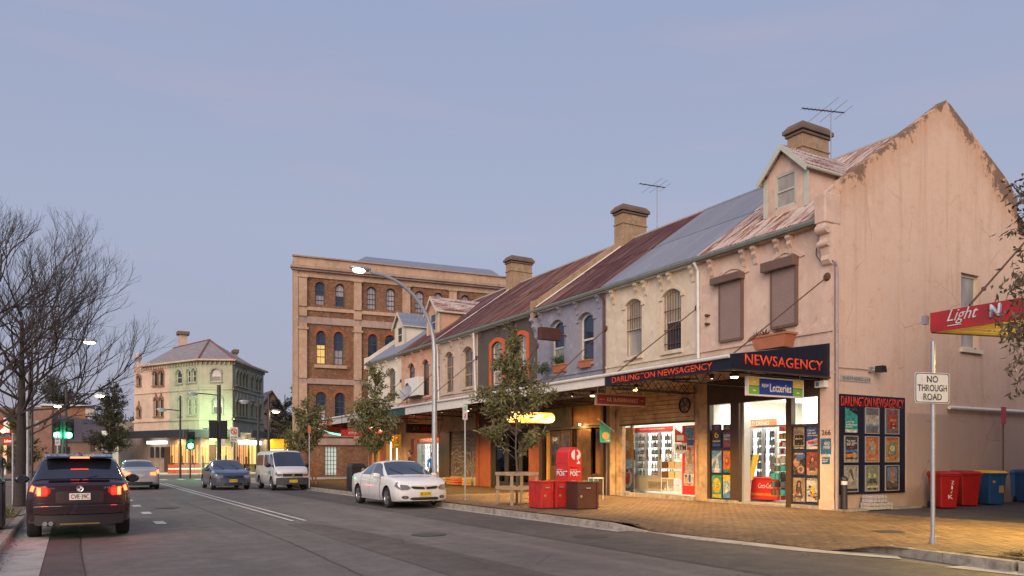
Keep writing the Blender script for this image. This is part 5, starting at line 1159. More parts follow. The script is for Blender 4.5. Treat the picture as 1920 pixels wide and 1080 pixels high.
# ================================================================ CORNER HOTEL
hA = Vector((11.7, 85.7, 0)); hB = Vector((14.7, 84.0, 0))
rL = Vector((.452, -.892, 0)); rM = (hB-hA).normalized(); rR = Vector((.485, .875, 0))
FL_ = Face(hA-rL*12.2, rL); FM = Face(hA, rM); FR = Face(hB, rR)
MPK = stucco('hotel_pink', (.64, .47, .37), (.25, .12, .08), .4, .35); MGN = stucco('hotel_green_lit', (.45, .44, .33), (.13, .15, .09), .35, .35, (.44, .47, .33)); MGN2 = stucco('hotel_grey_green', (.38, .40, .32), (.10, .11, .08), .4, .3)  # the green render has green light painted into its cream
Mhood = paint('brown_hood_mould', (.26, .13, .09), .7, .25, 4)
ht = thing('corner_hotel', 'pink and green Victorian corner hotel with slate roof and chamfered corner facing the crossing', 'hotel', (13.2, 86, ZP))
lw = 12.2; zev = 11.95; am = FL_.a(318)
def frect(F, x0, x1, y0_, y1_): c = (x0+x1)/2; return (F.a(x0), F.a(x1), F.z(c, y1_), F.z(c, y0_))
RND = lambda r, k=.95: (*r, (r[1]-r[0])/2*k)
opP = [RND(frect(FL_, 288.5, 296.5, 696, 723)), RND(frect(FL_, 299, 307, 695, 723)), RND(frect(FL_, 258.5, 264, 705, 723)), RND(frect(FL_, 290.5, 296.5, 747, 781)), RND(frect(FL_, 300, 306, 746, 781)), RND(frect(FL_, 258.5, 264, 764, 782))]
opG = [RND(frect(FL_, 331, 342, 693, 719)), RND(frect(FL_, 351, 357.5, 692, 717)), RND(frect(FL_, 361, 368, 691, 716)), RND(frect(FL_, 334, 341, 746, 779)), RND(frect(FL_, 352, 358, 745, 778)), RND(frect(FL_, 363.5, 369, 744, 777))]
opM = [(*frect(FM, 396, 414, 691, 715), .5), (*frect(FM, 399, 417, 745, 776), .4)]
opR = [RND(frect(FR, x, x+4, 694+(x-441)*.33, 722+(x-441)*.28)) for x in (442, 448, 454, 460, 470, 479, 485)]+[RND(frect(FR, x, x+4, 748+(x-441)*.2, 779+(x-441)*.12)) for x in (442, 448, 454, 460, 470, 479, 485)]
zg = 4.4
for F, a0, a1, ops_, m, nm in ((FL_, FL_.a(252), am, opP, MPK, 'pink_wall'), (FL_, am, lw, opG, MGN, 'green_wall'), (FM, 0, (hB-hA).length, opM, MGN, 'corner_wall'), (FR, 0, 10.7, opR, MGN2, 'side_wall')):
    mb = MB(); wall_panel(mb, F, a0, a1, zg, zev+(.5 if nm == 'pink_wall' and False else 0), ops_, .2); mb.build(nm, m, ht)
    for o in ops_:
        window(F, *o, ht, M_dtimber if m is not MGN else M_cream, M_glassd, .16, .07, 1, 2, M_w4 if (F is FM) else None)
        oo = arch_pts(o[0]-.2, o[1]+.2, o[3]-o[4], o[4]+.24, 6); ii = arch_pts(o[0], o[1], o[3]-o[4], o[4], 6); mb = MB(); ring_strip(mb, F, oo, ii, 0, .16); cc_ = (o[0]+o[1])/2
        if o[3] < 9: mb.fprism(F, [(cc_-.16, o[3]+.2), (cc_+.16, o[3]+.2), (cc_+.05, o[3]+.75), (cc_-.05, o[3]+.75)], 0, .12)
        for q in (o[0]-.1, o[1]+.1): mb.tube([F.p(q, o[2], .05), F.p(q, o[3]-o[4], .05)], .06, 6)
        mb.fbox(F, o[0]-.2, o[1]+.2, o[2]-.14, o[2]-.01, 0, .2); mb.build('window_hood', Mhood if m is MPK else MGN2, ht)
    for nm2, z0, z1, d in (('belt_course', F.z(F is FL_ and 330 or (F is FM and 405 or 460), 722 if F is not FR else 724), 0, .1),):
        mb = MB(); mb.fbox(F, a0, a1, 8.85, 9.02, 0, .12); mb.build('belt_course', m, ht); mb = MB(); mb.fbox(F, a0, a1, 5.65, 5.85, 0, .22); mb.fbox(F, a0, a1, zg, 5.65, 0, .05); mb.build('parapet_band', m, ht)
    n = int((a1-a0)/.45); 
    for k in range(n):
        mb = MB(); aa = a0+(a1-a0)*(k+.5)/n; mb.fbox(F, aa-.07, aa+.07, zev-.42, zev-.08, 0, .22); mb.build('dentil', m, ht)
# eave, roof
def Eo(F, a, d=.45, z=zev): return F.p(a, z, d)
eL = Eo(FL_, FL_.a(270)); eA = hA+Vector((-.25, -.5, zev)); eB = hB+Vector((.15, -.55, zev)); eR = Eo(FR, 10.9)
pkx = Vector((13.9, 94.0, 15.4)); rl = Vector((11.2, 105.0, 15.6)); rr2 = Vector((19.2, 100.0, 13.4))
MSL = paint('hotel_slate', (.27, .235, .235), .6, .35, 3.5, .2, dirt=(.40, .36, .35)); mb = MB()
mb.poly([eL, eA, pkx, rl]); mb.poly([eA, eB, pkx]); mb.poly([eB, eR, Vector((19.5, 97, 13.0)), pkx]); mb.poly([p-UP*.12 for p in (eL, eA, eB, eR)]); mb.build('roof', MSL, ht)
mb = MB(); rc_ = paint('ridge_terracotta', (.22, .08, .05), .6); [mb.tube([a, b], .12, 6) for a, b in ((eA, pkx), (eB, pkx), (pkx, rl))]; mb.build('ridge_tiles', rc_, ht)
mb = MB(); mb.tube([eL, eA, eB, eR], .1, 6); mb.build('gutter', MPK, ht)
for px, ptop, pbot, Z_, w_, in ((343, 621, 652, 98, .8), (441, 655, 672, 92, .35)):
    d = ray(px, ptop)*Z_; ch = subroot('chimney', ht); mb = MB(); zt = H+d.z; mb.box(d.x-w_*.6, d.y-.5, 12.5, d.x+w_*.6, d.y+.5, zt-.5); mb.build('stack', MPK, ch); mb = MB(); mb.box(d.x-w_*.9, d.y-.8, zt-.5, d.x+w_*.9, d.y+.8, zt-.1); mb.build('cap', MCAP, ch)
mb = MB(); pp = FL_.az(256, 688); mb.lathe([(.02, 0), (.3, .1), (.15, .3), (.42, .8), (.25, 1.25), (.02, 1.45)], 10, Matrix.Translation(FL_.p(pp[0], zev+.3, -.2))); mb.build('urn', MPK, ht)
mb = MB(); mb.fbox(FL_, FL_.a(252), FL_.a(282), zev, zev+.35, -.3, .05); mb.build('parapet', MPK, ht)
# ground floor and awning
for F, a0, a1 in ((FL_, FL_.a(252), lw), (FM, 0, (hB-hA).length), (FR, 0, 10.7)):
    mb = MB(); mb.fbox(F, a0, a1, 0, zg, -.3, -.12); mb.build('ground_wall', MGN2 if F is not FL_ else stucco('hotel_base', (.34, .26, .23)), ht)
    mb = MB(); mb.fbox(F, max(a0, FL_.a(266)) if F is FL_ else a0-.8, a1+1.6, 3.75, 4.55, 2.2, 2.35); mb.build('awning_fascia', plain('awning_black', (.02, .02, .028), .5), ht)
    mb = MB(); mb.fbox(F, max(a0, FL_.a(266)) if F is FL_ else a0, a1, 4.25, 4.33, 0, 2.2); mb.build('awning_roof', M_dtimber, ht)
M_amb = emit('amber_pub_window', (1, .50, .20), .42); M_yel = emit('yellow_pub_window', (1, .76, .28), .9); M_pubw = emit('white_pub_sign', (1, .98, .88), 3)
def pub(F, x0, x1, y0_, y1_, m, nm='lit_window', d=.02):
    r = frect(F, x0, x1, y0_, y1_); mb = MB(); mb.fbox(F, r[0], r[1], r[2], r[3], -.1, d); mb.build(nm, m, ht)
for x0, x1 in ((320, 331), (333, 344), (346, 357), (359, 370)): pub(FL_, x0, x1, 834, 868, M_amb)
for x0, x1 in ((378, 392), (406, 414), (416, 424), (426, 436)): pub(FM, x0, x1, 838, 868, M_amb)
for x0, x1 in ((442, 452), (454, 464), (468, 476), (478, 488), (489, 495)): pub(FR, x0, x1, 826, 870, M_yel if x0 > 460 else M_amb)
pub(FL_, 283, 312, 827, 832.5, M_pubw, 'light_strip', .5); pub(FM, 400, 409, 819, 827, emit('yellow_sign', (1, .9, .2), 2.5), 'lit_sign', 1.0); pub(FR, 446, 462, 826, 833, M_pubw, 'lit_sign', .8); pub(FR, 470, 480, 827, 834, M_pubw, 'lit_sign', .8)
for F__, xs_, ya, yb in ((FL_, (322, 328, 335, 341, 348, 354, 361, 367), 834, 868), (FM, (380, 385, 390, 408, 412, 418, 422, 429, 433), 838, 868), (FR, (444, 448, 456, 460, 470, 473, 480, 484, 491), 826, 870)):
    for x in xs_: pub(F__, x, x+.7, ya, yb, M_dtimber, 'glazing_bar', .06)
    for x in xs_[::3]: pub(F__, x-.5, x+2.2, yb-14, yb+8, M_dtimber, 'stall_board', .08)
for x in (282, 292, 302): pub(FL_, x, x+5, 838, 858, M_glassd, 'window')
pub(FM, 392, 404, 834, 878, M_dtimber, 'doorway'); pub(FL_, 308, 318, 838, 884, M_dtimber, 'doorway'); pub(FR, 438, 441, 830, 876, M_dtimber, 'doorway'); pub(FR, 464, 468, 830, 876, M_dtimber, 'doorway')
lamp('hotel_awning_light', 'AREA', tuple(FL_.p(9, 3.7, 1.2)), 250, (1, .75, .4), 2, (0, 0, 0)); lamp('hotel_awning_light', 'AREA', tuple(FR.p(5, 3.7, 1.4)), 350, (1, .78, .35), 3, (0, 0, 0)); lamp('hotel_awning_light', 'AREA', tuple(FM.p(1.5, 3.7, 1.2)), 350, (1, .75, .4), 1.5, (0, 0, 0))
fl_ = FM.p(1.2, 4.75, 1.6); t = thing('floodlight', 'small green floodlight added on the hotel awning to wash the corner green', 'floodlight', fl_)  # fixture added to account for the green light on the hotel
mb = MB(); mb.box(fl_.x-.2, fl_.y-.2, 4.6, fl_.x+.2, fl_.y+.1, 4.8); mb.build('body', M_dark, t); mb = MB(); mb.box(fl_.x-.17, fl_.y-.12, 4.8, fl_.x+.17, fl_.y+.08, 4.83); mb.build('lens', emit('added_green_glow', (.4, 1, .55), 6), t)
lamp('added_green_beam', 'SPOT', (fl_.x-.9, fl_.y-3.4, 4.95), 1900, (.55, 1, .50), .5, (R(66), 0, R(-5)), spot=155)  # added beam, set well forward of its fixture
# ================================================================ BUILDINGS AT THE FAR LEFT
FN = Face((0, 100, 0), (1, 0, 0)); 
lb = thing('brick_building', 'low pink brick building with dark roofs beyond the green traffic light', 'building', (-1, 100, 0))
def fb(F, x0, x1, y0_, y1_, d0, d1, nm, m, par):
    r = frect(F, x0, x1, y0_, y1_); mb = MB(); mb.fbox(F, r[0], r[1], r[2], r[3], d0, d1); return mb.build(nm, m, par)
MLB = brickmat('left_brick', (.30, .16, .12), (.36, .20, .15), (.3, .2, .17), 0); MLD = paint('left_slate', (.10, .075, .085), .6, .25, 2)
fb(FN, 28, 98, 763, 884, -8, 0, 'wall', MLB, lb); fb(FN, 98.2, 196, 828, 884, -8, -.3, 'wall', stucco('stone_wall', (.25, .17, .13)), lb)
fb(FN, 66, 73, 788, 802, 0, .05, 'window', M_w4, lb); fb(FN, 82, 85, 790, 797, 0, .05, 'window', M_glassd, lb); fb(FN, 169, 177, 831, 846, -.3, -.2, 'window', M_dtimber, lb); fb(FN, 120, 130, 838, 850, -.3, -.2, 'window', M_glassd, lb)
r = frect(FN, 98, 215, 794, 828); mb = MB(); mb.poly([FN.p(r[0], r[2], 0), FN.p(r[1], r[2], 0), FN.p(r[1]-.6, r[3], -4), FN.p(r[0], r[3], -4)]); mb.build('roof', MLD, lb)
r = frect(FN, 98, 222, 770, 794); mb = MB(); mb.poly([FN.p(r[0], r[2]-.2, -4), FN.p(r[1], r[2]-.2, -4), FN.p(r[1]-1, r[3]-.9, -9), FN.p(r[0], r[3], -9)]); mb.build('roof', MLD, lb)
lb2 = thing('flat_roofed_building', 'orange brick flat roofed building standing behind the low pink one', 'building', (1, 118, 0)); FN2 = Face((0, 118, 0), (1, 0, 0))
fb(FN2, 78, 164, 762, 880, -8, 0, 'wall', brickmat('orange_brick', (.36, .17, .09), (.42, .2, .1), (.3, .2, .15), 0), lb2); fb(FN2, 76, 170, 758.5, 762, -8.4, .4, 'roof_edge', M_white, lb2); fb(FN2, 160, 176, 765, 780, -3, .8, 'bay', M_cream, lb2); fb(FN2, 158, 178, 762.5, 765, -3, 1, 'bay_roof', MLD, lb2)
wb = thing('white_kiosk', 'small white building with sloping canopy left of the hotel', 'building', (3.2, 92, 0)); FN3 = Face((0, 92, 0), (1, 0, 0))
fb(FN3, 204, 222, 806, 884, -5, 0, 'wall', plain('kiosk_white', (.55, .52, .52), .6), wb); fb(FN3, 191, 204, 808, 838, -.6, 0, 'sign_panel', M_white, wb); r = frect(FN3, 178, 205, 834, 843); mb = MB(); mb.hexa([FN3.p(r[0], r[2], 1.5), FN3.p(r[1], r[2], 1.5), FN3.p(r[1], r[3], 0), FN3.p(r[0]+1, r[3], 0), FN3.p(r[0], r[2]+.15, 1.5), FN3.p(r[1], r[2]+.15, 1.5), FN3.p(r[1], r[3]+.15, 0), FN3.p(r[0]+1, r[3]+.15, 0)]); mb.build('canopy', M_white, wb)
# grey block between kiosk and hotel
gb = thing('rendered_building', 'grey rendered low building joining the left side of the hotel', 'building', (5, 98, 0)); FN4 = Face((0, 98.5, 0), (1, 0, 0)); fb(FN4, 222, 262, 790, 884, -6, 0, 'wall', stucco('grey_annexe', (.30, .26, .25)), gb)
# left hand shops, with the red fascia
ls = thing('corner_shop', 'left hand shop with red fascia and white parking board, half behind the bare trees', 'shop', (-4, 62, 0)); FS4 = Face((0, 62, 0), (1, 0, 0))
fb(FS4, -60, 27, 815, 895, -6, -2.2, 'wall', stucco('left_shop_wall', (.30, .20, .15)), ls); fb(FS4, -60, 28, 784, 812, -.2, 0, 'fascia', flat((.34, .03, .03)), ls); fb(FS4, 34, 47, 784, 796, -1.2, -1, 'side_fascia', flat((.34, .03, .03)), ls); fb(FS4, -60, 28, 760, 784, -6, -1.8, 'upper_wall', MLB, ls)
fb(FS4, 7, 18, 783.5, 811, .05, .1, 'board', M_white, ls); fb(FS4, 5, 23, 820, 832, -.6, -.5, 'sign', flat(RD), ls); r = frect(FS4, 7, 21, 823.5, 829); text('Labew', FS4, r[0], r[1], r[2], r[3], -.48, emit('sign_letters', (1, .9, .7), 1.2), ls, shear=.2)
fb(FS4, 2, 8, 834, 888, -2.2, -2.1, 'bright_jamb', emit('jamb_glow', (1, .6, .3), .9), ls); fb(FS4, 9, 21, 835, 888, -2.2, -2.15, 'doorway', M_dtimber, ls)  # the jamb emits in place of light falling on it
p = onY(6, 808, 61); lamp('shop_bracket_light', 'POINT', tuple(p), 60, (1, .7, .35), .15); t = thing('bracket_lamp', 'round lit lamp bracketed off the left hand shop fascia', 'lamp', p); mb = MB(); mb.ball(p, .13); mb.build('globe', M_bulb, t)
# far end of the right hand side street: small lit shop, yellow phone kiosk
ys_ = thing('yellow_shopfront', 'low shopfront with amber panel lit beyond the white van', 'shop', (18, 86, 0)); FY = Face((17.6, 88, 0), (1, .1, 0))
fb(FY, 500, 548, 814, 893, -4, -.1, 'wall', paint('street_end_wall', (.12, .10, .09)), ys_); fb(FY, 502, 541, 823, 841, -.1, .1, 'panel', emit('amber_panel', (1, .50, .03), .8), ys_); fb(FY, 502, 541, 842, 850, -.1, .05, 'lit_window', emit('cream_glow', (1, .85, .55), 1.2), ys_); fb(FY, 497, 545, 812, 822, -.1, .5, 'fascia', M_dark, ys_)
r = frect(FY, 513, 536, 815, 821); text('Telephone', FY, r[0], r[1], r[2], r[3], .53, M_white, ys_)
for (x0, x1, ya, yb, Yd, lab, m) in ((488, 530, 735, 890, 112, 'dark gabled house at the end of the side street right of the hotel', stucco('street_end_house', (.24, .16, .13))),):
    t = thing('gabled_house', lab, 'house', (24, Yd, 0)); F_ = Face((0, Yd, 0), (1, 0, 0)); r = frect(F_, x0, x1, ya, yb); mb = MB(); mb.fprism(F_, [(r[0], 0), (r[1], 0), (r[1], r[3]-2.5), ((r[0]+r[1])/2, r[3]), (r[0], r[3]-2.5)], -8, 0); mb.build('wall', m, t)
    mb = MB(); mb.fprism(F_, [(r[0]-.4, r[3]-2.6), ((r[0]+r[1])/2, r[3]+.25), (r[1]+.4, r[3]-2.6), (r[1]+.4, r[3]-2.85), ((r[0]+r[1])/2, r[3]), (r[0]-.4, r[3]-2.85)], -8.3, .4); mb.build('roof', MLD, t)
# ================================================================ VEHICLES  (local: x across, +y forward)
def car_paint(name, c, r=.28):
    if name in MATS: return MATS[name]
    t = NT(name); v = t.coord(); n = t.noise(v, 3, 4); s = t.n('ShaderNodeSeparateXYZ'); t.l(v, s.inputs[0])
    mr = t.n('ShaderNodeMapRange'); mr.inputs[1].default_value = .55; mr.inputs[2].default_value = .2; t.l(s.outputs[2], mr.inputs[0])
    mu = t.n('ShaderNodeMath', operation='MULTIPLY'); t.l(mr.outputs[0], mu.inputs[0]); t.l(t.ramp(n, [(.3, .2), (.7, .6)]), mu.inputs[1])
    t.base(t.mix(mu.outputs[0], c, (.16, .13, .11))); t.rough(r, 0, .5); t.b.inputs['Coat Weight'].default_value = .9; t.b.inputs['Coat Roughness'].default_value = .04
    MATS[name] = t.m; return t.m
M_cglass = plain('car_glass', (.012, .016, .024), .03, 0, .9, 1); M_tyre = paint('tyre_rubber', (.016, .015, .015), .85, .2, 8, .2); M_alloy = plain('alloy_rim', (.42, .42, .43), .3, .9); M_well = plain('wheel_well', (.006, .006, .006), .9)
def crom(p0, p1, p2, p3, u, k=.42):
    m1 = (p2-p0)*k; m2 = (p3-p1)*k; u2, u3 = u*u, u*u*u
    return p1*(2*u3-3*u2+1)+m1*(u3-2*u2+u)+p2*(-2*u3+3*u2)+m2*(u3-u2)
class Body:
    def __init__(s, st, sweepF, sweepR, W):
        s.st = st; s.W = W; s.yF = st[-1][0]; s.yR = st[0][0]; s.sF, s.sR = sweepF, sweepR
        s.rings = []
        for (y, hw, zb, zbl, zt, ht_) in st:
            h = zbl-zb; g = zt-zbl
            s.rings.append([Vector((x, y, z)) for x, z in ((0, zb), (hw*.86, zb), (hw*.965, zb+.07), (hw, zb+.34*h), (hw*.985, zb+.74*h), (hw*.935, zbl), (ht_+.03*(g > .2), zt-.14*g-.01), (ht_*.72, zt-.02*(g > .2)-.004), (0, zt))])
        s.nt = 9
    def warp(s, p):
        x, y, z = p; W = s.W/2
        f = min(1, max(0, (y-(s.yF-.9))/.9)); r = min(1, max(0, ((s.yR+.9)-y)/.9)); k = min(1.3, (x/W)**2)
        return Vector((x, y-s.sF*f*f*k+s.sR*r*r*k, z))
    def P(s, sv, tv, raw=False):
        n = len(s.rings); sv = min(max(sv, 0), n-1-1e-6); i = int(sv); u = sv-i
        tv = min(max(tv, 0), s.nt-1-1e-6); j = int(tv); v = tv-j
        def row(k):
            r = s.rings[min(max(k, 0), n-1)]; m = lambda q: r[min(max(q, 0), s.nt-1)]
            pm = m(j-1) if j > 0 else Vector((-m(1).x, m(1).y, m(1).z)); pn = m(j+2) if j+2 < s.nt else Vector((-m(s.nt-2).x, m(s.nt-2).y, m(s.nt-2).z))
            return crom(pm, m(j), m(j+1), pn, v)
        p = crom(row(i-1), row(i), row(i+1), row(i+2), u, .34)
        return p if raw else s.warp(p)
    def body(s, mat, wheels, Rw, off_w=.28):
        NS, NTt = 4, 3; S = [(i/NS) for i in range((len(s.rings)-1)*NS+1)]; T = [(j/NTt) for j in range((s.nt-1)*NTt+1)]
        v = []; f = []; m = len(T); full = 2*m-2
        for sv in S:
            pts = [s.P(sv, t, True) for t in T]
            ring = pts+[Vector((-p.x, p.y, p.z)) for p in pts[1:-1]][::-1]; v += [s.warp(p) for p in ring]
        for i in range(len(S)-1):
            for j in range(full): k = (j+1) % full; f.append([i*full+j, i*full+k, (i+1)*full+k, (i+1)*full+j])
        for i, rev in ((0, 1), (len(S)-1, 0)):   # closed ends, row by row with inner columns
            b = i*full; pts = [s.P(S[i], t, True) for t in T]; rows = []
            NCc = 7
            for j in range(1, m-1):
                R_, L_ = b+j, b+full-j; inner = []
                for c in range(1, NCc):
                    x = pts[j].x*(1-2*c/NCc); v.append(s.warp((x, pts[j].y, pts[j].z))); inner.append(len(v)-1)
                rows.append([R_]+inner+[L_])
            for a, c in zip(rows, rows[1:]):
                for k in range(NCc): q = [a[k], a[k+1], c[k+1], c[k]]; f.append(q if not rev else q[::-1])
            for rw, cap in ((rows[0], b), (rows[-1], b+m-1)):
                for k in range(NCc): q = [rw[k], rw[k+1], cap]; f.append(q)
        me = bpy.data.meshes.new('body'); me.from_pydata([tuple(p) for p in v], [], f); me.materials.append(mat); me.materials.append(M_well)
        bm = bmesh.new(); bm.from_mesh(me); bmesh.ops.remove_doubles(bm, verts=bm.verts, dist=1e-4); bmesh.ops.recalc_face_normals(bm, faces=bm.faces); bm.to_mesh(me); bm.free()
        ob = bpy.data.objects.new('body', me); COL.objects.link(ob)
        cm = MB()
        for wy in wheels:
            for sd_ in (-1, 1):
                x0 = sd_*(s.W/2-off_w); x1 = sd_*(s.W/2+.2); cm.tube([(x0, wy, Rw+.01), (x1, wy, Rw+.01)], Rw+.055, 28)
        cme = cm.mesh('cut', M_well); cme.materials.clear(); cme.materials.append(mat); cme.materials.append(M_well); cme.polygons.foreach_set('material_index', [1]*len(cme.polygons))
        co = bpy.data.objects.new('cut', cme); COL.objects.link(co)
        md = ob.modifiers.new('b', 'BOOLEAN'); md.object = co; md.operation = 'DIFFERENCE'; md.solver = 'EXACT'
        dg = bpy.context.evaluated_depsgraph_get(); nm = bpy.data.meshes.new_from_object(ob.evaluated_get(dg)); ob.modifiers.clear(); ob.data = nm; bpy.data.objects.remove(co)
        nm.polygons.foreach_set('use_smooth', [True]*len(nm.polygons)); nm.set_sharp_from_angle(angle=R(38))
        return ob
    def patch(s, sb0, sb1, st0, st1, t0, t1, side, off=.006, n=8, m=6):
        """surface patch: bottom edge sb0..sb1 at t0, top edge st0..st1 at t1"""
        mb = MB(); g = []
        for j in range(m+1):
            w_ = j/m; t = t0+(t1-t0)*w_; a = sb0+(st0-sb0)*w_; b = sb1+(st1-sb1)*w_; rw = []
            for i in range(n+1):
                p = s.P(a+(b-a)*i/n, t); e1 = s.P(a+(b-a)*i/n+.03, t)-p; e2 = s.P(a+(b-a)*i/n, t+.04)-p; nn = e1.cross(e2).normalized()
                if nn.x < 0: nn = -nn
                p = p+nn*off; rw.append(Vector((p.x*side, p.y, p.z)))
            g.append(rw)
        for j in range(m):
            for i in range(n): mb.poly([g[j][i], g[j][i+1], g[j+1][i+1], g[j+1][i]])
        return mb
    def screen(s, s0, s1, te0, te1, off=.008, n=14, m=6):
        """windscreen: from station s0 to s1 across the car; te = ring position of its edge"""
        mb = MB(); g = []
        for j in range(m+1):
            w_ = j/m; sv = s0+(s1-s0)*w_; te = te0+(te1-te0)*w_; rw = []
            for i in range(n+1):
                q = -1+2*i/n; t = 8-abs(q)*(8-te); p = s.P(sv, t); e1 = s.P(sv+.03, t)-p; e2 = s.P(sv, t-.04)-p; nn = e1.cross(e2).normalized()
                if nn.z < 0: nn = -nn
                p = p+nn*off; rw.append(Vector((p.x*(1 if q >= 0 else -1), p.y, p.z)))
            g.append(rw)
        for j in range(m):
            for i in range(n): mb.poly([g[j][i], g[j][i+1], g[j+1][i+1], g[j+1][i]])
        return mb
    def strip(s, cols, front=True, off=.012, th=.03, curve=None, mirror=False):
        """slab on the nose or tail: cols [(x, z0, z1)], following the plan curve"""
        mb = MB()
        for sg in ((1, -1) if mirror else (1,)):
            D = []
            for (xa, a0, a1), (xb, b0, b1) in zip(cols, cols[1:]):
                n = max(1, int(abs(xb-xa)/.07))
                for k in range(n): u_ = k/n; D.append((xa+(xb-xa)*u_, a0+(b0-a0)*u_, a1+(b1-a1)*u_))
            D.append(cols[-1])
            Y = s.yF if front else s.yR; so2 = 1 if front else -1
            def q(x, z, o_):
                back = 0
                if curve: back = curve(abs(x), z)
                p = s.warp((x, Y, z)); return Vector((sg*p.x, p.y+so2*(o_)-so2*back, p.z))
            for (xa, a0, a1), (xb, b0, b1) in zip(D, D[1:]):
                mb.hexa([q(xa, a0, off), q(xb, b0, off), q(xb, b1, off), q(xa, a1, off), q(xa, a0, off-th), q(xb, b0, off-th), q(xb, b1, off-th), q(xa, a1, off-th)])
        return mb
WHEELS = {}
def wheel(par, x, y, Rw, side, spokes=5, wdt=.21):
    k = (Rw, spokes)
    if k not in WHEELS:
        t = MB(); t.lathe([(Rw*.66, -wdt/2+.01), (Rw*.9, -wdt/2), (Rw*.985, -wdt/2+.03), (Rw, -wdt/2+.06), (Rw, wdt/2-.06), (Rw*.985, wdt/2-.03), (Rw*.9, wdt/2), (Rw*.66, wdt/2-.01)], 30, axis='X')
        r = MB(); r.lathe([(Rw*.66, wdt/2-.012), (Rw*.63, wdt/2-.03), (Rw*.6, 0), (Rw*.6, -wdt/2)], 24, axis='X')
        for i in range(spokes):
            a = 2*math.pi*i/spokes; c, s_ = math.cos(a), math.sin(a); w1, w2 = .045, .03
            o = lambda rad, w_, dx: Vector((dx, rad*c-w_*s_, rad*s_+w_*c))
            r.hexa([o(.02, -w1, wdt/2-.055), o(.02, w1, wdt/2-.055), o(Rw*.64, w2, wdt/2-.05), o(Rw*.64, -w2, wdt/2-.05), o(.02, -w1, wdt/2-.02), o(.02, w1, wdt/2-.02), o(Rw*.64, w2, wdt/2-.015), o(Rw*.64, -w2, wdt/2-.015)])
        r.lathe([(.001, wdt/2-.012), (.055, wdt/2-.015), (.06, wdt/2-.05)], 12, axis='X')
        h = MB(); h.lathe([(.001, wdt/2-.09), (Rw*.5, wdt/2-.09), (Rw*.5, wdt/2-.12), (.001, wdt/2-.12)], 18, axis='X')
        WHEELS[k] = (t.mesh('tyre', M_tyre, smooth=40), r.mesh('rim', M_alloy, smooth=30), h.mesh('wheel', M_dark))
    T, Rm, Hb = WHEELS[k]
    o = bpy.data.objects.new('wheel', Hb); COL.objects.link(o); o.parent = par; o.location = (x, y, Rw); o.rotation_euler = (0, 0, 0 if side > 0 else math.pi)
    for nm, me in (('tyre', T), ('rim', Rm)): c = bpy.data.objects.new(nm, me); COL.objects.link(c); c.parent = o
def ell(cx, cz, rx, rz, n=8): return [(cx+rx*math.cos(math.pi-math.pi*i/n), cz-rz*math.sin(math.pi*i/n), cz+rz*math.sin(math.pi*i/n)+.001) for i in range(n+1)]
def plate(par, B, front, x, z, s, bg, fg, w_=.37, h=.13):
    mb = B.strip([(x-w_/2, z-h/2, z+h/2), (x+w_/2, z-h/2, z+h/2)], front, .03, .02); pl = mb.build('number_plate', bg, par)
    Y = (B.yF+.034) if front else (B.yR-.034); F = Face((0, Y, 0), (-1 if front else 1, 0, 0)); xx = -x if front else x
    text(s, F, xx-w_/2+.025, xx+w_/2-.025, z-h/2+.025, z+h/2-.02, .002, fg, pl, th=.002)
def mirror(par, x, y, z, m, s=1):
    mb = MB(); mb.ball((x, y, z), (.13*s, .06, .085*s), 12, 8); o = mb.build('wing_mirror', m, par, smooth=60); b = MB(); b.lathe([(.001, 0), (.075*s, 0)], 12, Matrix.Translation((x, y-.058, z)) @ Matrix.Rotation(R(90), 4, 'X')); b.build('mirror_glass', M_cglass, o)
M_ledred = emit('brake_light_red', (1, .05, .015), 16); M_redlens = plain('red_lens', (.25, .008, .008), .15, 0, .6); M_hl = plain('headlamp_glass', (.30, .31, .33), .08, .6); M_bpl = plain('black_plastic', (.012, .012, .014), .5)
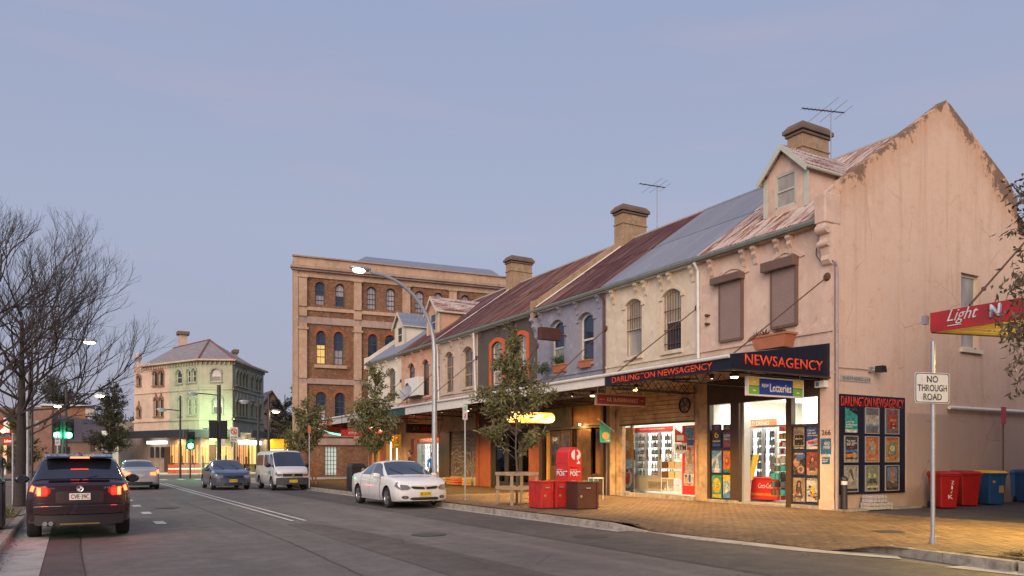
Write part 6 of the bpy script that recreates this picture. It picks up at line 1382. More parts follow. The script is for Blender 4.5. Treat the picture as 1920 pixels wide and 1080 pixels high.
# ---------------------------------------------------------------- sedan shape
SED = [(-2.36, .77, .34, .90, .96, .60), (-2.26, .86, .26, .98, 1.05, .68), (-1.85, .91, .21, 1.0, 1.09, .71), (-1.46, .92, .20, 1.0, 1.13, .72), (-.78, .92, .20, .99, 1.43, .585), (-.15, .92, .20, .975, 1.495, .61), (.34, .92, .20, .965, 1.47, .60), (1.20, .92, .20, .965, 1.035, .75), (1.78, .915, .20, .915, .965, .72), (2.22, .875, .21, .80, .85, .66), (2.37, .78, .25, .68, .72, .55)]
def sedan(name, label, mat, plate_txt, plate_bg, plate_fg, facing='front', lit_rear=False, loc=(0, 0, 0), rot=0, badge=True, hatch=False, group=None):
    t = thing(name, label, 'car', (0, 0, 0), group); B = Body(SED, .26, .16, 1.84)
    bd = B.body(mat, (1.40, -1.35), .325); bd.parent = t
    B.screen(6.98, 6.06, 5.75, 6.12).build('windscreen', M_cglass, t, smooth=True)
    B.screen(3.04, 3.93, 5.85, 6.12).build('rear_window', M_cglass, t, smooth=True)
    for sd_ in (-1, 1):
        w1 = B.patch(5.05, 6.84, 5.05, 6.14, 5.13, 5.93, sd_); d1 = B.patch(4.98, 6.9, 4.98, 6.9, 1.9, 5.08, sd_, .004)
        B.patch(3.55, 4.92, 4.02, 4.92, 5.13, 5.93, sd_).build('side_window', M_cglass, t, smooth=True); w1.build('side_window', M_cglass, t, smooth=True)
        for sv in (3.62, 4.96, 6.55):
            mb = B.patch(sv, sv+.026, sv, sv+.026, 1.6, 5.1, sd_, .008, 1, 14); mb.build('door_gap', M_bpl, t)
        for sv in (4.0, 5.25): B.patch(sv, sv+.26, sv, sv+.26, 4.55, 4.72, sd_, .02, 3, 2).build('door_handle', mat, t)
        B.patch(3.2, 6.6, 3.2, 6.6, 1.5, 1.95, sd_, .012, 12, 2).build('sill_trim', mat, t)
        mirror(t, sd_*1.0, .78, 1.0, mat)
        for wy in (1.40, -1.35): wheel(t, sd_*(.92-.11), wy, .325, sd_)
    # nose: wrap headlamps, twin grille, bumper slot, fog lamps
    for sd_ in (-1, 1):
        B.patch(8.75, 9.92, 8.95, 9.80, 4.15, 5.25, sd_, .012, 8, 4).build('headlight', M_hl, t, smooth=True)
        B.strip([(sd_*.47, .63, .66), (sd_*.55, .585, .73), (sd_*.76, .575, .75)], True, .014, .03).build('headlight', M_hl, t)
        B.strip([(sd_*.035, .60, .675), (sd_*.36, .615, .695), (sd_*.44, .655, .69)], True, .016, .03).build('grille', M_bpl, t)
        B.strip(ell(sd_*.62, .355, .10, .05), True, .014, .03).build('fog_light', M_bpl, t)
        B.strip(ell(sd_*.62, .355, .04, .03), True, .022, .03).build('fog_lens', M_hl, t)
        B.patch(.08, 1.1, .12, 1.0, 4.2, 5.2, sd_, .012, 8, 4).build('tail_light', M_ledred if lit_rear else M_redlens, t, smooth=True)
        B.strip([(sd_*.45, .74, .86), (sd_*.70, .72, .88)], False, .014, .03).build('tail_light', M_ledred if lit_rear else M_redlens, t)
    B.strip([(-.47, .29, .33), (-.40, .27, .355), (.40, .27, .355), (.47, .29, .33)], True, .016, .03).build('air_intake', M_bpl, t)
    if badge:
        mb = MB(); Y = B.yF+.03
        for an in (90, 210, 330):
            a = R(an); c, s_ = math.cos(a), math.sin(a); pts = [(0, 0), (.03*c-.018*s_, .03*s_+.018*c), (.06*c, .06*s_), (.03*c+.018*s_, .03*s_-.018*c)]
            mb.poly([(x, Y, .655+z) for x, z in pts])
        o = mb.build('badge', M_chrome, t)
    B.strip([(-.93, .22, .24), (-.5, .24, .255), (.5, .24, .255), (.93, .22, .24)], False, .012, .02) 
    if facing == 'front': plate(t, B, True, 0, .46, plate_txt, plate_bg, plate_fg)
    else: plate(t, B, False, 0, .70, plate_txt, plate_bg, plate_fg); B.strip([(-.55, .28, .40), (.55, .28, .40)], False, .02, .03).build('bumper_insert', M_bpl, t)
    mb = MB()
    for sd_ in (-.45, .25): 
        p = B.P(7.0, 7.4); mb.tube([(sd_, B.P(7.0, 8).y+.0, B.P(7.0, 8).z+.02), (sd_+.35, B.P(6.5, 8).y+.02, B.P(6.5, 8).z+.0)], .008, 5)
    mb.build('wiper', M_bpl, t)
    t.location = loc; t.rotation_euler = (0, 0, rot); return t
M_plY = plain('yellow_plate', (.72, .50, .02), .45); M_plW = plain('white_plate', (.66, .66, .62), .45); M_blk = plain('plate_black', (.02, .02, .02), .5)
sedan('sedan', 'white four door sedan parked facing the camera at the right kerb', car_paint('white_paintwork', (.70, .69, .70)), 'BD·18·TW', M_plY, M_blk, 'front', loc=(9.50, 24.05, 0), rot=math.pi)
sedan('sedan', 'silver car driving away up the road beyond the black SUV', car_paint('silver_paintwork', (.36, .36, .37)), 'AB·21·CD', M_plW, M_blk, 'rear', True, loc=(2.95, 44.0, 0), rot=0, badge=False)
sedan('sedan', 'dark blue car coming towards the camera left of the white van', car_paint('blue_paintwork', (.03, .045, .10)), 'BK·40·LM', M_plY, M_blk, 'front', loc=(6.9, 41.5, 0), rot=math.pi, badge=False)
# ---------------------------------------------------------------- SUV seen from behind
SUV = [(-2.31, .80, .52, 1.02, 1.06, .70), (-2.24, .885, .38, 1.07, 1.12, .74), (-2.10, .925, .32, 1.09, 1.18, .745), (-1.72, .94, .30, 1.10, 1.60, .635), (-1.2, .94, .29, 1.09, 1.665, .645), (-.1, .94, .28, 1.06, 1.675, .65), (.55, .94, .28, 1.04, 1.63, .63), (1.2, .94, .28, 1.02, 1.11, .78), (1.8, .93, .28, .98, 1.03, .76), (2.2, .88, .30, .86, .92, .68), (2.33, .78, .36, .74, .78, .58)]
t = suv = thing('suv', 'black SUV braking at the left kerb, rear end with glowing red lights facing the camera', 'car', (0, 0, 0)); B = Body(SUV, .24, .14, 1.88); mP = car_paint('black_paintwork', (.016, .008, .012), .12)
bd = B.body(mP, (1.40, -1.36), .36); bd.parent = t
B.screen(6.98, 6.06, 5.75, 6.1).build('windscreen', M_cglass, t, smooth=True); B.screen(2.05, 2.86, 5.72, 6.12, .01).build('rear_window', M_cglass, t, smooth=True)
for sd_ in (-1, 1):
    for a in ((5.05, 6.84, 5.05, 6.14), (3.72, 4.95, 3.85, 4.95), (2.75, 3.6, 3.2, 3.72)): B.patch(*a, 5.13, 5.93, sd_).build('side_window', M_cglass, t, smooth=True)
    for sv in (3.66, 5.0): B.patch(sv, sv+.026, sv, sv+.026, 1.8, 5.1, sd_, .008, 1, 14).build('door_gap', M_bpl, t)
    mirror(t, sd_*1.13, .55, 1.13, mP, 1.15)
    for wy in (1.40, -1.36): wheel(t, sd_*(.94-.13), wy, .36, sd_, 5, .25)
    r_ = MB(); r_.tube([(sd_*.60, -1.35, 1.66), (sd_*.60, -1.2, 1.715), (sd_*.61, .3, 1.71), (sd_*.60, .5, 1.66)], .022, 6); r_.build('roof_rail', M_bpl, t)
    B.patch(.05, 1.25, .05, 1.5, 4.25, 5.25, sd_, .014, 8, 4).build('tail_light', M_redlens, t, smooth=True)
    B.strip([(sd_*.50, .93, .99), (sd_*.56, .86, 1.03), (sd_*.72, .85, 1.04)], False, .012, .03).build('tail_light', M_redlens, t)
    B.strip([(sd_*.67, .87, 1.02), (sd_*.735, .87, 1.03)], False, .026, .03).build('brake_lamp', M_ledred, t)
    B.patch(.25, .8, .25, .8, 4.35, 5.05, sd_, .02, 6, 3).build('brake_lamp', M_ledred, t, smooth=True)
    B.strip([(sd_*.66, .60, .64), (sd_*.78, .60, .64)], False, .012, .02).build('reflector', M_redlens, t)
    lg_ = lamp('brake_glow', 'POINT', (sd_*.78, -2.60, .93), 8, (1, .05, .02), .08); lg_.parent = t
sp = MB(); sp.hexa([(-.60, -1.98, 1.60), (.60, -1.98, 1.60), (.62, -1.55, 1.645), (-.62, -1.55, 1.645), (-.58, -1.96, 1.635), (.58, -1.96, 1.635), (.62, -1.55, 1.69), (-.62, -1.55, 1.69)]); spo = sp.build('roof_spoiler', mP, t, bevel=.01)
mb = MB(); mb.box(-.17, -1.995, 1.598, .17, -1.975, 1.628); mb.build('high_brake_lamp', M_ledred, t)
mb = MB(); mb.lathe([(.05, 0), (.02, .05), (.001, .07)], 10, Matrix.Translation((0, -1.45, 1.66))); mb.build('roof_fin', M_redlens, t)
# tailgate crease, plate recess, bumper, twin exhaust
B.strip([(-.42, .735, .93), (-.36, .725, .95), (.36, .725, .95), (.42, .735, .93)], False, .006, .01).build('plate_recess', M_bpl, t)
mb = B.strip([(-.74, .70, .715), (.74, .70, .715)], False, .022, .03); mb.build('tailgate_crease', mP, t)
mb = B.strip([(-.80, .52, .66), (-.6, .50, .67), (.6, .50, .67), (.80, .52, .66)], False, .06, .09); mb.build('bumper', mP, t, bevel=.01)
mb = B.strip([(-.78, .30, .50), (-.5, .27, .49), (.5, .27, .49), (.78, .30, .50)], False, .03, .12); mb.build('lower_valance', M_bpl, t)
mb = B.strip([(-.35, .30, .325), (.35, .30, .325)], False, .05, .03); mb.build('skid_reflection', paint('brass_reflection_trim', (.30, .22, .08), .35, .1, 4, 0, .6), t)  # brass reflection painted on as a thin strip
for dx in (-.60, -.50): mb = MB(); mb.tube([(dx, -2.20, .33), (dx, -2.36, .33)], .042, 14); mb.lathe([(.03, 0), (.043, 0), (.043, -.01)], 14, Matrix.Translation((dx, -2.362, .33)) @ Matrix.Rotation(R(90), 4, 'X')); mb.build('exhaust', M_chrome, t)
plate(t, B, False, 0, .845, 'CVE·39C', M_plW, M_blk, .37, .13)
Bt = Matrix.Translation((0, B.yR-.018, 1.0)) @ Matrix.Rotation(R(90), 4, 'X')
mb = MB(); mb.lathe([(.046, 0), (.058, .004), (.062, 0)], 20, Bt); mb.build('badge_ring', M_chrome, t)
for q, m in ((0, M_plW), (1, M_blk), (2, M_plW), (3, M_blk)):
    mb = MB(); mb.poly([Bt @ Vector((0, 0, .003))]+[Bt @ Vector((.045*math.cos(R(90*q+10*k)), .045*math.sin(R(90*q+10*k)), .003)) for k in range(10)]); mb.build('badge_quarter', m, t)
for s_, a, b in (('xDrive', -.66, -.42), ('X3', .42, .56)):
    Fp = Face((0, B.yR-.0, 0), (1, 0, 0)); x = (a+b)/2; p = B.warp((x, B.yR, .9)); Fp = Face((0, p.y-.012, 0), (1, 0, 0)); text('28i' if s_ == 'X3' else 'xDrive', Fp, a, b, 1.0, 1.03, 0, M_chrome, t, th=.004)
B.patch(2.4, 3.0, 2.4, 3.0, 4.4, 4.6, 1, .012, 3, 1)
w_ = MB(); w_.tube([(0, -2.2, 1.17), (.32, -2.12, 1.25)], .012, 5); w_.build('rear_wiper', M_bpl, t)
t.location = (.14, 19.05, 0); t.scale = (.955, 1, .975)
# ---------------------------------------------------------------- white van
VAN = [(-2.38, .78, .40, 1.05, 1.82, .66), (-2.30, .83, .32, 1.10, 1.92, .70), (-1.6, .845, .28, 1.12, 1.97, .70), (0, .845, .27, 1.12, 1.98, .70), (.75, .845, .27, 1.12, 1.96, .69), (1.12, .845, .27, 1.12, 1.91, .665), (1.98, .84, .28, 1.08, 1.16, .71), (2.25, .81, .30, .98, 1.04, .66), (2.38, .76, .34, .86, .90, .60)]
t = van = thing('van', 'white delivery van with black bumper parked beyond the sedan at the right kerb', 'van', (0, 0, 0)); B = Body(VAN, .16, .05, 1.69); mV = car_paint('van_white', (.62, .61, .61), .4)
bd = B.body(mV, (1.45, -1.3), .33); bd.parent = t
B.screen(5.96, 5.06, 5.72, 6.08).build('windscreen', M_cglass, t, smooth=True)
for sd_ in (-1, 1):
    B.patch(4.15, 5.86, 4.15, 5.16, 5.1, 5.88, sd_).build('side_window', M_cglass, t, smooth=True); B.patch(2.75, 3.9, 2.75, 3.9, 5.15, 5.8, sd_).build('side_window', M_cglass, t, smooth=True); B.patch(1.3, 2.6, 1.3, 2.6, 5.15, 5.8, sd_).build('side_window', M_cglass, t, smooth=True)
    mirror(t, sd_*.96, 1.35, 1.22, M_bpl, 1.2)
    for wy in (1.45, -1.3): wheel(t, sd_*(.845-.11), wy, .33, sd_, 8)
    B.patch(7.1, 7.92, 7.15, 7.86, 3.9, 4.75, sd_, .012, 6, 3).build('headlight', M_hl, t, smooth=True); B.strip([(sd_*.50, .70, .82), (sd_*.74, .70, .82)], True, .014, .03).build('headlight', M_hl, t)
    for sv in (4.05, 5.75): B.patch(sv, sv+.02, sv, sv+.02, 1.6, 5.1, sd_, .009, 1, 12).build('door_gap', M_bpl, t)
B.patch(4.3, 5.3, 4.4, 5.2, 3.6, 4.3, 1, .006, 6, 3).build('side_logo', flat((.03, .38, .30)), t)
B.strip([(-.48, .68, .83), (.48, .68, .83)], True, .014, .03).build('grille', M_bpl, t); B.strip([(-.78, .34, .62), (-.5, .32, .64), (.5, .32, .64), (.78, .34, .62)], True, .07, .12).build('bumper', paint('charcoal_bumper', (.05, .05, .055), .6), t)
B.strip(ell(0, .755, .06, .025), True, .024, .02).build('badge', M_chrome, t)
mb = MB(); Y = B.yF+.10; mb.box(-.19, Y-.02, .40, .19, Y, .53); pl = mb.build('number_plate', M_plY, t); text('AZ·71·HC', Face((0, Y, 0), (-1, 0, 0)), -.165, .165, .43, .51, .003, M_blk, pl, th=.002)
t.location = (9.28, 39.4, 0); t.rotation_euler = (0, 0, math.pi)
# ================================================================ TREES
def leafmat(name, c1, c2, c3):
    t = NT(name); v = t.coord(); n = t.noise(v, 2.2, 3); n2 = t.noise(v, 23, 2)
    t.base(t.mix(t.ramp(n2, [(.45, 0), (.62, 1)]), t.mix(t.ramp(n, [(.4, 0), (.6, 1)]), c1, c2), c3)); t.rough(.5, 0, .35)
    t.b.inputs['Transmission Weight'].default_value = 0; return t.m
L_gr = leafmat('street_tree_leaf', (.085, .098, .042), (.15, .16, .07), (.23, .19, .075)); L_dk = leafmat('far_tree_leaf', (.022, .030, .016), (.045, .05, .022), (.06, .055, .025)); L_rd = leafmat('red_tinged_leaf', (.07, .075, .04), (.10, .085, .05), (.16, .10, .07))
M_bark = paint('bark', (.11, .085, .065), .9, .35, 9, .5); M_barkd = paint('dark_bark', (.055, .042, .038), .9, .3, 9, .4)
def leaf(mb, p, d, n, ln, wd):
    s = d.cross(n).normalized()*wd; m = p+d*ln*.45+n*ln*.06; q = p+d*ln-n*ln*.1
    mb.v += [tuple(p), tuple(m+s), tuple(q), tuple(m-s)]; k = len(mb.v)-4; mb.f.append([k, k+1, k+2, k+3]); mb.mi.append(0)
def rv(r): 
    return Vector((r.gauss(0, 1), r.gauss(0, 1), r.gauss(0, 1))).normalized()
def leafy_tree(loc, label, H0, blobs, nleaf, ln, lm=None, seed=1, tr=.05, trunk_pts=None, group='leafy street trees on the right footpath', name='street_tree', droop=.5, bm_=None):
    """blobs: crown lobes (dx, dy, z, rx, rz, weight)"""
    r = random.Random(seed); loc = Vector(loc); t = thing(name, label, 'tree', loc, group)
    ztop = max(b[2]+b[4] for b in blobs); tp = trunk_pts or [(0, 0, 0), (.02, .01, H0*.6), (-.03, .02, H0), (.03, -.02, (H0+ztop)/2), (0, 0, ztop-.3)]
    mb = MB(); mb.tube([loc+Vector(p) for p in tp], [tr*(1-.8*i/(len(tp)-1)) for i in range(len(tp))], 8); mb.build('trunk', bm_ or M_bark, t, smooth=60)
    bt = MB(); lf = MB(); tot = sum(b[5] for b in blobs); 
    for b in blobs:
        c = loc+Vector((b[0], b[1], b[2])); nb = max(3, int(46*b[5]/tot*len(blobs)**.5)); nl = int(nleaf*b[5]/tot/nb)
        for i in range(nb):
            d = rv(r); rad = r.uniform(.55, 1.05)
            e = c+Vector((d.x*b[3]*rad, d.y*b[3]*rad, d.z*b[4]*rad)); zs = min(max(e.z-.5-r.random()*.6, loc.z+H0*.8), loc.z+ztop-.4)
            s = Vector((loc.x, loc.y, min(zs, c.z+.2*b[4]))); 
            if r.random() < .5: s = s.lerp(c, .6)
            m = s.lerp(e, .5)+rv(r)*.12; bt.tube([s, m, e], [max(.006, tr*.25), max(.005, tr*.14), .004], 4, False)
            for k in range(nl):
                u = 1-.75*r.random()**1.6; p = (s.lerp(m, u*2) if u < .5 else m.lerp(e, u*2-1))+rv(r)*r.uniform(0, .20*max(.6, b[3]))*(.5+u*.5)
                dd = (rv(r)+Vector((0, 0, -droop))+(e-s).normalized()*.5).normalized(); leaf(lf, p, dd, rv(r), ln*r.uniform(.4, 1.3), ln*r.uniform(.10, .19))
    bt.build('branches', bm_ or M_bark, t, merge=False); lf.build('foliage', lm or L_gr, t, merge=False); return t
def P_(px, py, z=ZP): return onZ(px, py, z)
tA = P_(969, 946)
leafy_tree(tA, 'slender leafy street tree in a timber guard beside the red post box', 1.7, [(-.1, 0, 5.2, .3, .7, .4), (-.1, .1, 4.2, .75, .6, 1.2), (.65, -.35, 3.45, .5, .35, .7), (-.65, .5, 3.3, .6, .45, .9), (-.75, .3, 2.35, .4, .30, .4), (.55, -.3, 2.15, .45, .22, .35), (.1, 0, 3.3, .7, .45, .7)], 4600, .20, seed=3, tr=.045)
tB = Vector((11.5, 31.7, ZP)); leafy_tree(tB, 'leafy street tree in front of the white end house and red neon sign', 1.9, [(.1, 0, 5.1, .5, .7, .5), (0, 0, 4.2, 1.05, .9, 1.3), (-.4, .3, 3.3, 1.0, .7, 1.2), (.5, -.3, 3.0, .9, .6, 1), (-.1, .1, 2.3, .8, .5, .8)], 4600, .22, seed=5, tr=.06)
tC = Vector((11.5, 42.6, ZP)); leafy_tree(tC, 'leafy street tree before the brick warehouse corner behind the white van', 1.6, [(0, 0, 4.2, .9, .9, 1), (.3, 0, 3.3, 1.1, .9, 1.2), (-.3, .2, 2.5, 1.0, .8, 1)], 4300, .23, seed=6, tr=.06)
leafy_tree((18.5, 66, .1), 'tall dark tree left of the warehouse corner with sky above it', 3, [(0, 0, 8.3, 1.6, 1.9, .8), (-.9, 0, 7.0, 1.7, 1.8, 1), (.6, .5, 5.6, 2.6, 2.1, 1.4), (-1.2, 1, 4.2, 2.2, 1.9, 1.4)], 8000, .34, L_dk, 8, .2, group='dark trees beyond the crossing', name='dark_tree', droop=.2)
leafy_tree((3.2, 84, .1), 'rounded dark tree standing left of the pink hotel wall', 1.8, [(0, 0, 5.0, 1.7, 1.5, 1), (.5, 0, 3.6, 1.9, 1.4, 1.1), (-.6, 0, 3.2, 1.6, 1.2, 1)], 6000, .30, L_dk, 9, .16, group='dark trees beyond the crossing', name='dark_tree', droop=.2)
leafy_tree((4.6, 108, .1), 'taller dark tree rising behind the left end of the pink hotel', 5, [(0, 0, 9.8, 1.8, 1.9, .9), (-.5, 0, 7.8, 2.2, 1.9, 1), (-1.5, 0, 5.8, 2.4, 1.9, 1)], 4200, .42, L_dk, 10, .2, group='dark trees beyond the crossing', name='dark_tree', droop=.1)
leafy_tree((-2.2, 120, .1), 'dark broad tree behind the flat roofed building, seen through bare twigs', 5, [(0, 0, 10.6, 3.0, 2.2, 1), (2.5, 0, 9.4, 2.2, 1.5, .7)], 3000, .5, L_dk, 11, .25, group='dark trees beyond the crossing', name='dark_tree', droop=.1)
leafy_tree((-2.6, 52, .1), 'low green tree on the left footpath behind the black SUV', .8, [(0, 0, 3.6, .8, 1.1, 1), (.5, .3, 2.2, 1.0, 1.0, 1.2), (-.4, 0, 1.6, .9, .8, 1)], 5000, .2, leafmat('yellowish_leaf', (.05, .06, .015), (.10, .10, .02), (.14, .12, .02)), 12, .06, group='green trees on the left footpath')
leafy_tree((24, 100, .1), 'broad dark tree at the end of the side street right of the hotel', 3, [(0, 0, 7.5, 3.0, 2.6, 1), (1, 0, 4.5, 3.6, 2.6, 1.2)], 4200, .45, L_dk, 13, .25, group='dark trees beyond the crossing', name='dark_tree', droop=.1)
r_ = random.Random(77)
for i in range(5):
    leafy_tree((-13+i*7+r_.uniform(-1, 1), 150+r_.uniform(-6, 6), 0), 'hazy dark tree on the skyline, number %s from the left behind the low buildings' % ['first', 'second', 'third', 'fourth', 'fifth'][i], 3, [(0, 0, 6.5+r_.uniform(-1, 1), 4.5, 2.6, 1), (2, 0, 4.5, 4.2, 2.4, 1)], 1500, .7, L_dk, 20+i, .3, group='trees on the skyline', name='dark_tree', droop=.1)
# the big tree outside the right of the frame reaching in with its branches
def branch_tree():
    r = random.Random(21); base = Vector((14.0, 5.6, ZP)); t = thing('overhanging_tree', 'leafy tree at the right edge whose branches hang into view over the red sign', 'tree', base)
    mb = MB(); mb.tube([base, base+Vector((.05, 0, 1.6)), base+Vector((0, .1, 3.2)), base+Vector((.1, .1, 5.4))], [.11, .09, .07, .03], 8); mb.build('trunk', M_bark, t, smooth=60)
    bt = MB(); lf = MB(); top = base+Vector((0, .1, 3.0))
    ends = [(1902, 345), (1915, 400), (1895, 430), (1910, 360), (1888, 545), (1900, 590), (1912, 620), (1885, 620), (1905, 650), (1895, 690), (1915, 705), (1908, 560), (1940, 500), (1950, 600), (1960, 420), (1945, 680), (1890, 635), (1917, 470), (1872, 600), (1900, 515), (1918, 740)]
    for px, py in ends:
        d = ray(px, py); k = r.uniform(10.6, 11.6); e = Vector((0, 0, H))+d*k; s = top+Vector((0, 0, r.uniform(-.6, 1.6))); m = s.lerp(e, .6)+Vector((0, 0, .25)); bt.tube([s, m, e], [.016, .008, .004], 4, False)
        for q in range(64):
            u = .55+.5*r.random(); p = m.lerp(e, min(1, (u-.5)*2))+rv(r)*r.uniform(0, .20); dd = (rv(r)*.8+Vector((-.2, 0, -.7))).normalized(); leaf(lf, p, dd, rv(r), r.uniform(.08, .15), .020)
    for q in range(1500):
        d = rv(r); c = base+Vector((.55, -.2, 4.2)); p = c+Vector((d.x*1.1, d.y*1.2, d.z*1.7))*r.uniform(.5, 1); leaf(lf, p, (rv(r)+Vector((0, 0, -.5))).normalized(), rv(r), .12, .022)
    bt.build('branches', M_bark, t, merge=False); lf.build('foliage', L_rd, t, merge=False)
branch_tree()
# bare winter trees at the left
def bare_tree(base, hgt, seed, label, spread=1.0, tr=.13, lean=0, depth=7):
    r = random.Random(seed); base = Vector(base); t = thing('bare_tree', label, 'tree', base, 'bare trees along the left kerb'); tk = MB(); br = MB()
    def grow(p, d, ln, rad, lv, mb):
        n = 3; pts = [p]; q = p
        for i in range(n):
            d = (d+rv(r)*.10+Vector((0, 0, .05))).normalized(); q = q+d*ln/n; pts.append(q)
        mb.tube(pts, [rad*(1-.35*i/n) for i in range(n+1)], 6 if lv < 2 else (4 if lv < 4 else 3), False)
        if lv >= depth: return
        k = 3 if r.random() < .62 else 2
        for i in range(k):
            ax = rv(r); s = (ax-d*ax.dot(d)).normalized(); an = r.uniform(.25, .62)*spread; 
            nd = (d*math.cos(an)+s*math.sin(an)+Vector((0, 0, .10))).normalized()
            grow(pts[-1] if i < 2 else pts[-2], nd, ln*r.uniform(.66, .86), rad*.62, lv+1, mb)
    zt = base+Vector((lean, 0, hgt*.24)); tk.tube([base, base+Vector((lean*.4, .03, hgt*.12)), zt, base+Vector((lean*1.3, .05, hgt*.5)), base+Vector((lean*1.2, 0, hgt*.72))], [tr*1.15, tr, tr*.9, tr*.55, tr*.25], 10, False)
    tk.build('trunk', M_barkd, t, smooth=60)
    for i in range(17):
        f = .29+.47*(i/16); z = hgt*f; a = i*2.4+r.uniform(-.4, .4); el = .25+.55*f
        d = Vector((math.cos(a)*math.cos(el), math.sin(a)*math.cos(el), math.sin(el))); p = base+Vector((lean*min(1, f*2), 0, z))
        grow(p, d, hgt*.175*(1.2-f*.6)*spread, tr*.42*(1.1-f*.7), 2, br)
    br.build('branches', M_barkd, t, merge=False); return t
b1 = onZ(36, 949, ZP); bare_tree(b1, 7.7, 4, 'large bare tree with the straight trunk beside the black SUV', 1.0, .15, .05, 8)
bare_tree((-2.05, 22.5, ZP), 6.9, 9, 'nearer bare tree cut off by the left edge of the picture', 1.0, .15, 0, 7)
bare_tree((-1.9, 39.0, ZP), 7.8, 15, 'further bare tree behind the large one, beyond the SUV', 1.0, .12, 0, 6)
# ================================================================ STREET FURNITURE
def pole_thing(name, label, cat, base, h, r0, mat=M_steel, group=None, r1=None):
    t = thing(name, label, cat, base, group); b = Vector(base); mb = MB(); mb.tube([b, b+UP*h*.5, b+UP*h], [r0, (r0+(r1 or r0))/2, r1 or r0], 12); mb.build('pole', mat, t, smooth=50); return t
# curved lamp post
lb_ = Vector((11.0, 24.3, ZP)); t = thing('street_lamp', 'tall galvanised lamp post with curved arm and lit head above the white sedan', 'street lamp', lb_)
hd_ = onX(684, 501, 8.35); 
pts = [lb_, lb_+UP*3, lb_+UP*5.2]
for k in range(1, 10):
    a = math.pi/2*k/9; pts.append(Vector((11.0-2.3*(1-math.cos(a)), 24.3, lb_.z+5.2+2.45*math.sin(a))))
pts.append(Vector((8.55, 24.3, lb_.z+7.72))); mb = MB(); mb.tube(pts, [.10, .09, .08]+[.075-.003*k for k in range(10)], 12); mb.lathe([(.13, 0), (.13, .5), (.1, .55)], 14, Matrix.Translation(lb_)); mb.build('mast', M_steel, t, smooth=60)
e = pts[-1]; mb = MB(); mb.ball(e+Vector((-.25, 0, .02)), (.38, .15, .10), 14, 8); mb.build('lamp_head', M_steel, t, smooth=60); mb = MB(); mb.ball(e+Vector((-.30, -.02, -.05)), (.22, .13, .085), 12, 8); mb.build('lamp_lens', M_lampglow, t); lamp('street_lamp_light', 'SPOT', tuple(e+Vector((-.35, 0, -.2))), 500, (1, .80, .50), .15, (0, 0, 0), spot=150)
def far_lamp(px, ytop, Y, ax, ay, label, lit, base_z=.0, wd=.08, group='street lamps beyond the crossing', col=None):
    """mast at pixel column px, arm to (ax, ay), both at street distance Y"""
    top = onY(px, ytop, Y); hd = onY(ax, ay, Y); t = thing('street_lamp', label, 'street lamp', (top.x, Y, 0), group); mb = MB(); mb.tube([(top.x, Y, 0), top], [wd*1.2, wd], 8); mb.build('mast', M_dark if not col else col, t)
    mb = MB(); mb.tube([(top.x, Y, hd.z-.05), ((top.x+hd.x)/2, Y, hd.z+.02), (hd.x, Y, hd.z+.03)], .04, 6); mb.build('arm', M_dark, t); mb = MB(); mb.ball(hd, (.42, .2, .13), 10, 6); mb.build('lamp_head', M_steel, t)
    mb = MB(); mb.ball(hd-UP*.08, (.30, .16, .11), 10, 6); mb.build('lamp_lens', M_lampglow if lit else plain('unlit_lens', (.6, .6, .55), .3), t)
    if lit: lamp('lamp_light', 'POINT', (hd.x, Y, hd.z-.35), 160, (1, .75, .4), .2)
far_lamp(124, 722, 62, 187, 740, 'dark mast with long arm and lit lamp above the left green traffic light', True)
far_lamp(112, 762, 80, 108, 760, 'thin far mast with a small lit lamp left of the dark mast', True)
far_lamp(60, 660, 50, 168, 639, 'lamp lit among the bare twigs at the left', True, wd=.06)
far_lamp(410.5, 722, 62, 361, 738, 'dark mast before the green hotel corner with pale lamp arm', False, wd=.14)
far_lamp(338, 742, 66, 303, 768, 'slim mast with short arm before the green hotel wall', False, wd=.07)
far_lamp(484, 750, 58, 458, 753, 'slim mast with pale lamp head right of the hotel', False, wd=.09)
far_lamp(504, 738, 64, 517, 770, 'mast with a small lit lamp beside the dark tree right of the hotel', True, wd=.10)
M_grn = emit('green_signal', (.05, 1, .42), 60)
def signal(px, py, Y, label, lit=True, back=False, twin=False):
    p = onY(px, py, Y); t = thing('traffic_light', label, 'traffic light', (p.x, Y, 0), 'traffic lights at the crossing'); mb = MB(); mb.tube([(p.x, Y+.1, 0), (p.x, Y+.1, p.z+.9)], .06, 8); mb.build('pole', M_dark, t)
    for k, dx in enumerate((-.34, .34) if twin else (0,)):
        mb = MB(); mb.box(p.x+dx-.32, Y-.1, p.z-.28, p.x+dx+.32, Y+.05, p.z+1.12); mb.build('target_board', M_bpl, t, bevel=.04)
        if not back:
            for j, m in enumerate((M_grn if lit else M_bpl, M_bpl, M_bpl)):
                mb = MB(); mb.lathe([(.001, -.04), (.19, -.03), (.195, .02)], 14, Matrix.Translation((p.x+dx, Y-.13, p.z+j*.36)) @ Matrix.Rotation(R(-90), 4, 'X')); mb.build('lens', m, t)
                mb = MB(); mb.tube([(p.x+dx, Y-.12, p.z+j*.36+.02), (p.x+dx, Y-.32, p.z+j*.36+.02)], .20, 10, False); mb.build('visor', M_bpl, t)
    if lit and not back: lamp('signal_glow', 'POINT', (p.x, Y-.6, p.z), 160, (.05, 1, .4), .1)
signal(118, 816, 60, 'twin headed traffic light showing green at the left of the crossing', twin=True); signal(357, 836, 64, 'traffic light showing green in front of the hotel')
signal(409, 816, 61, 'pair of traffic light backs on the mast before the hotel corner', False, True, True)
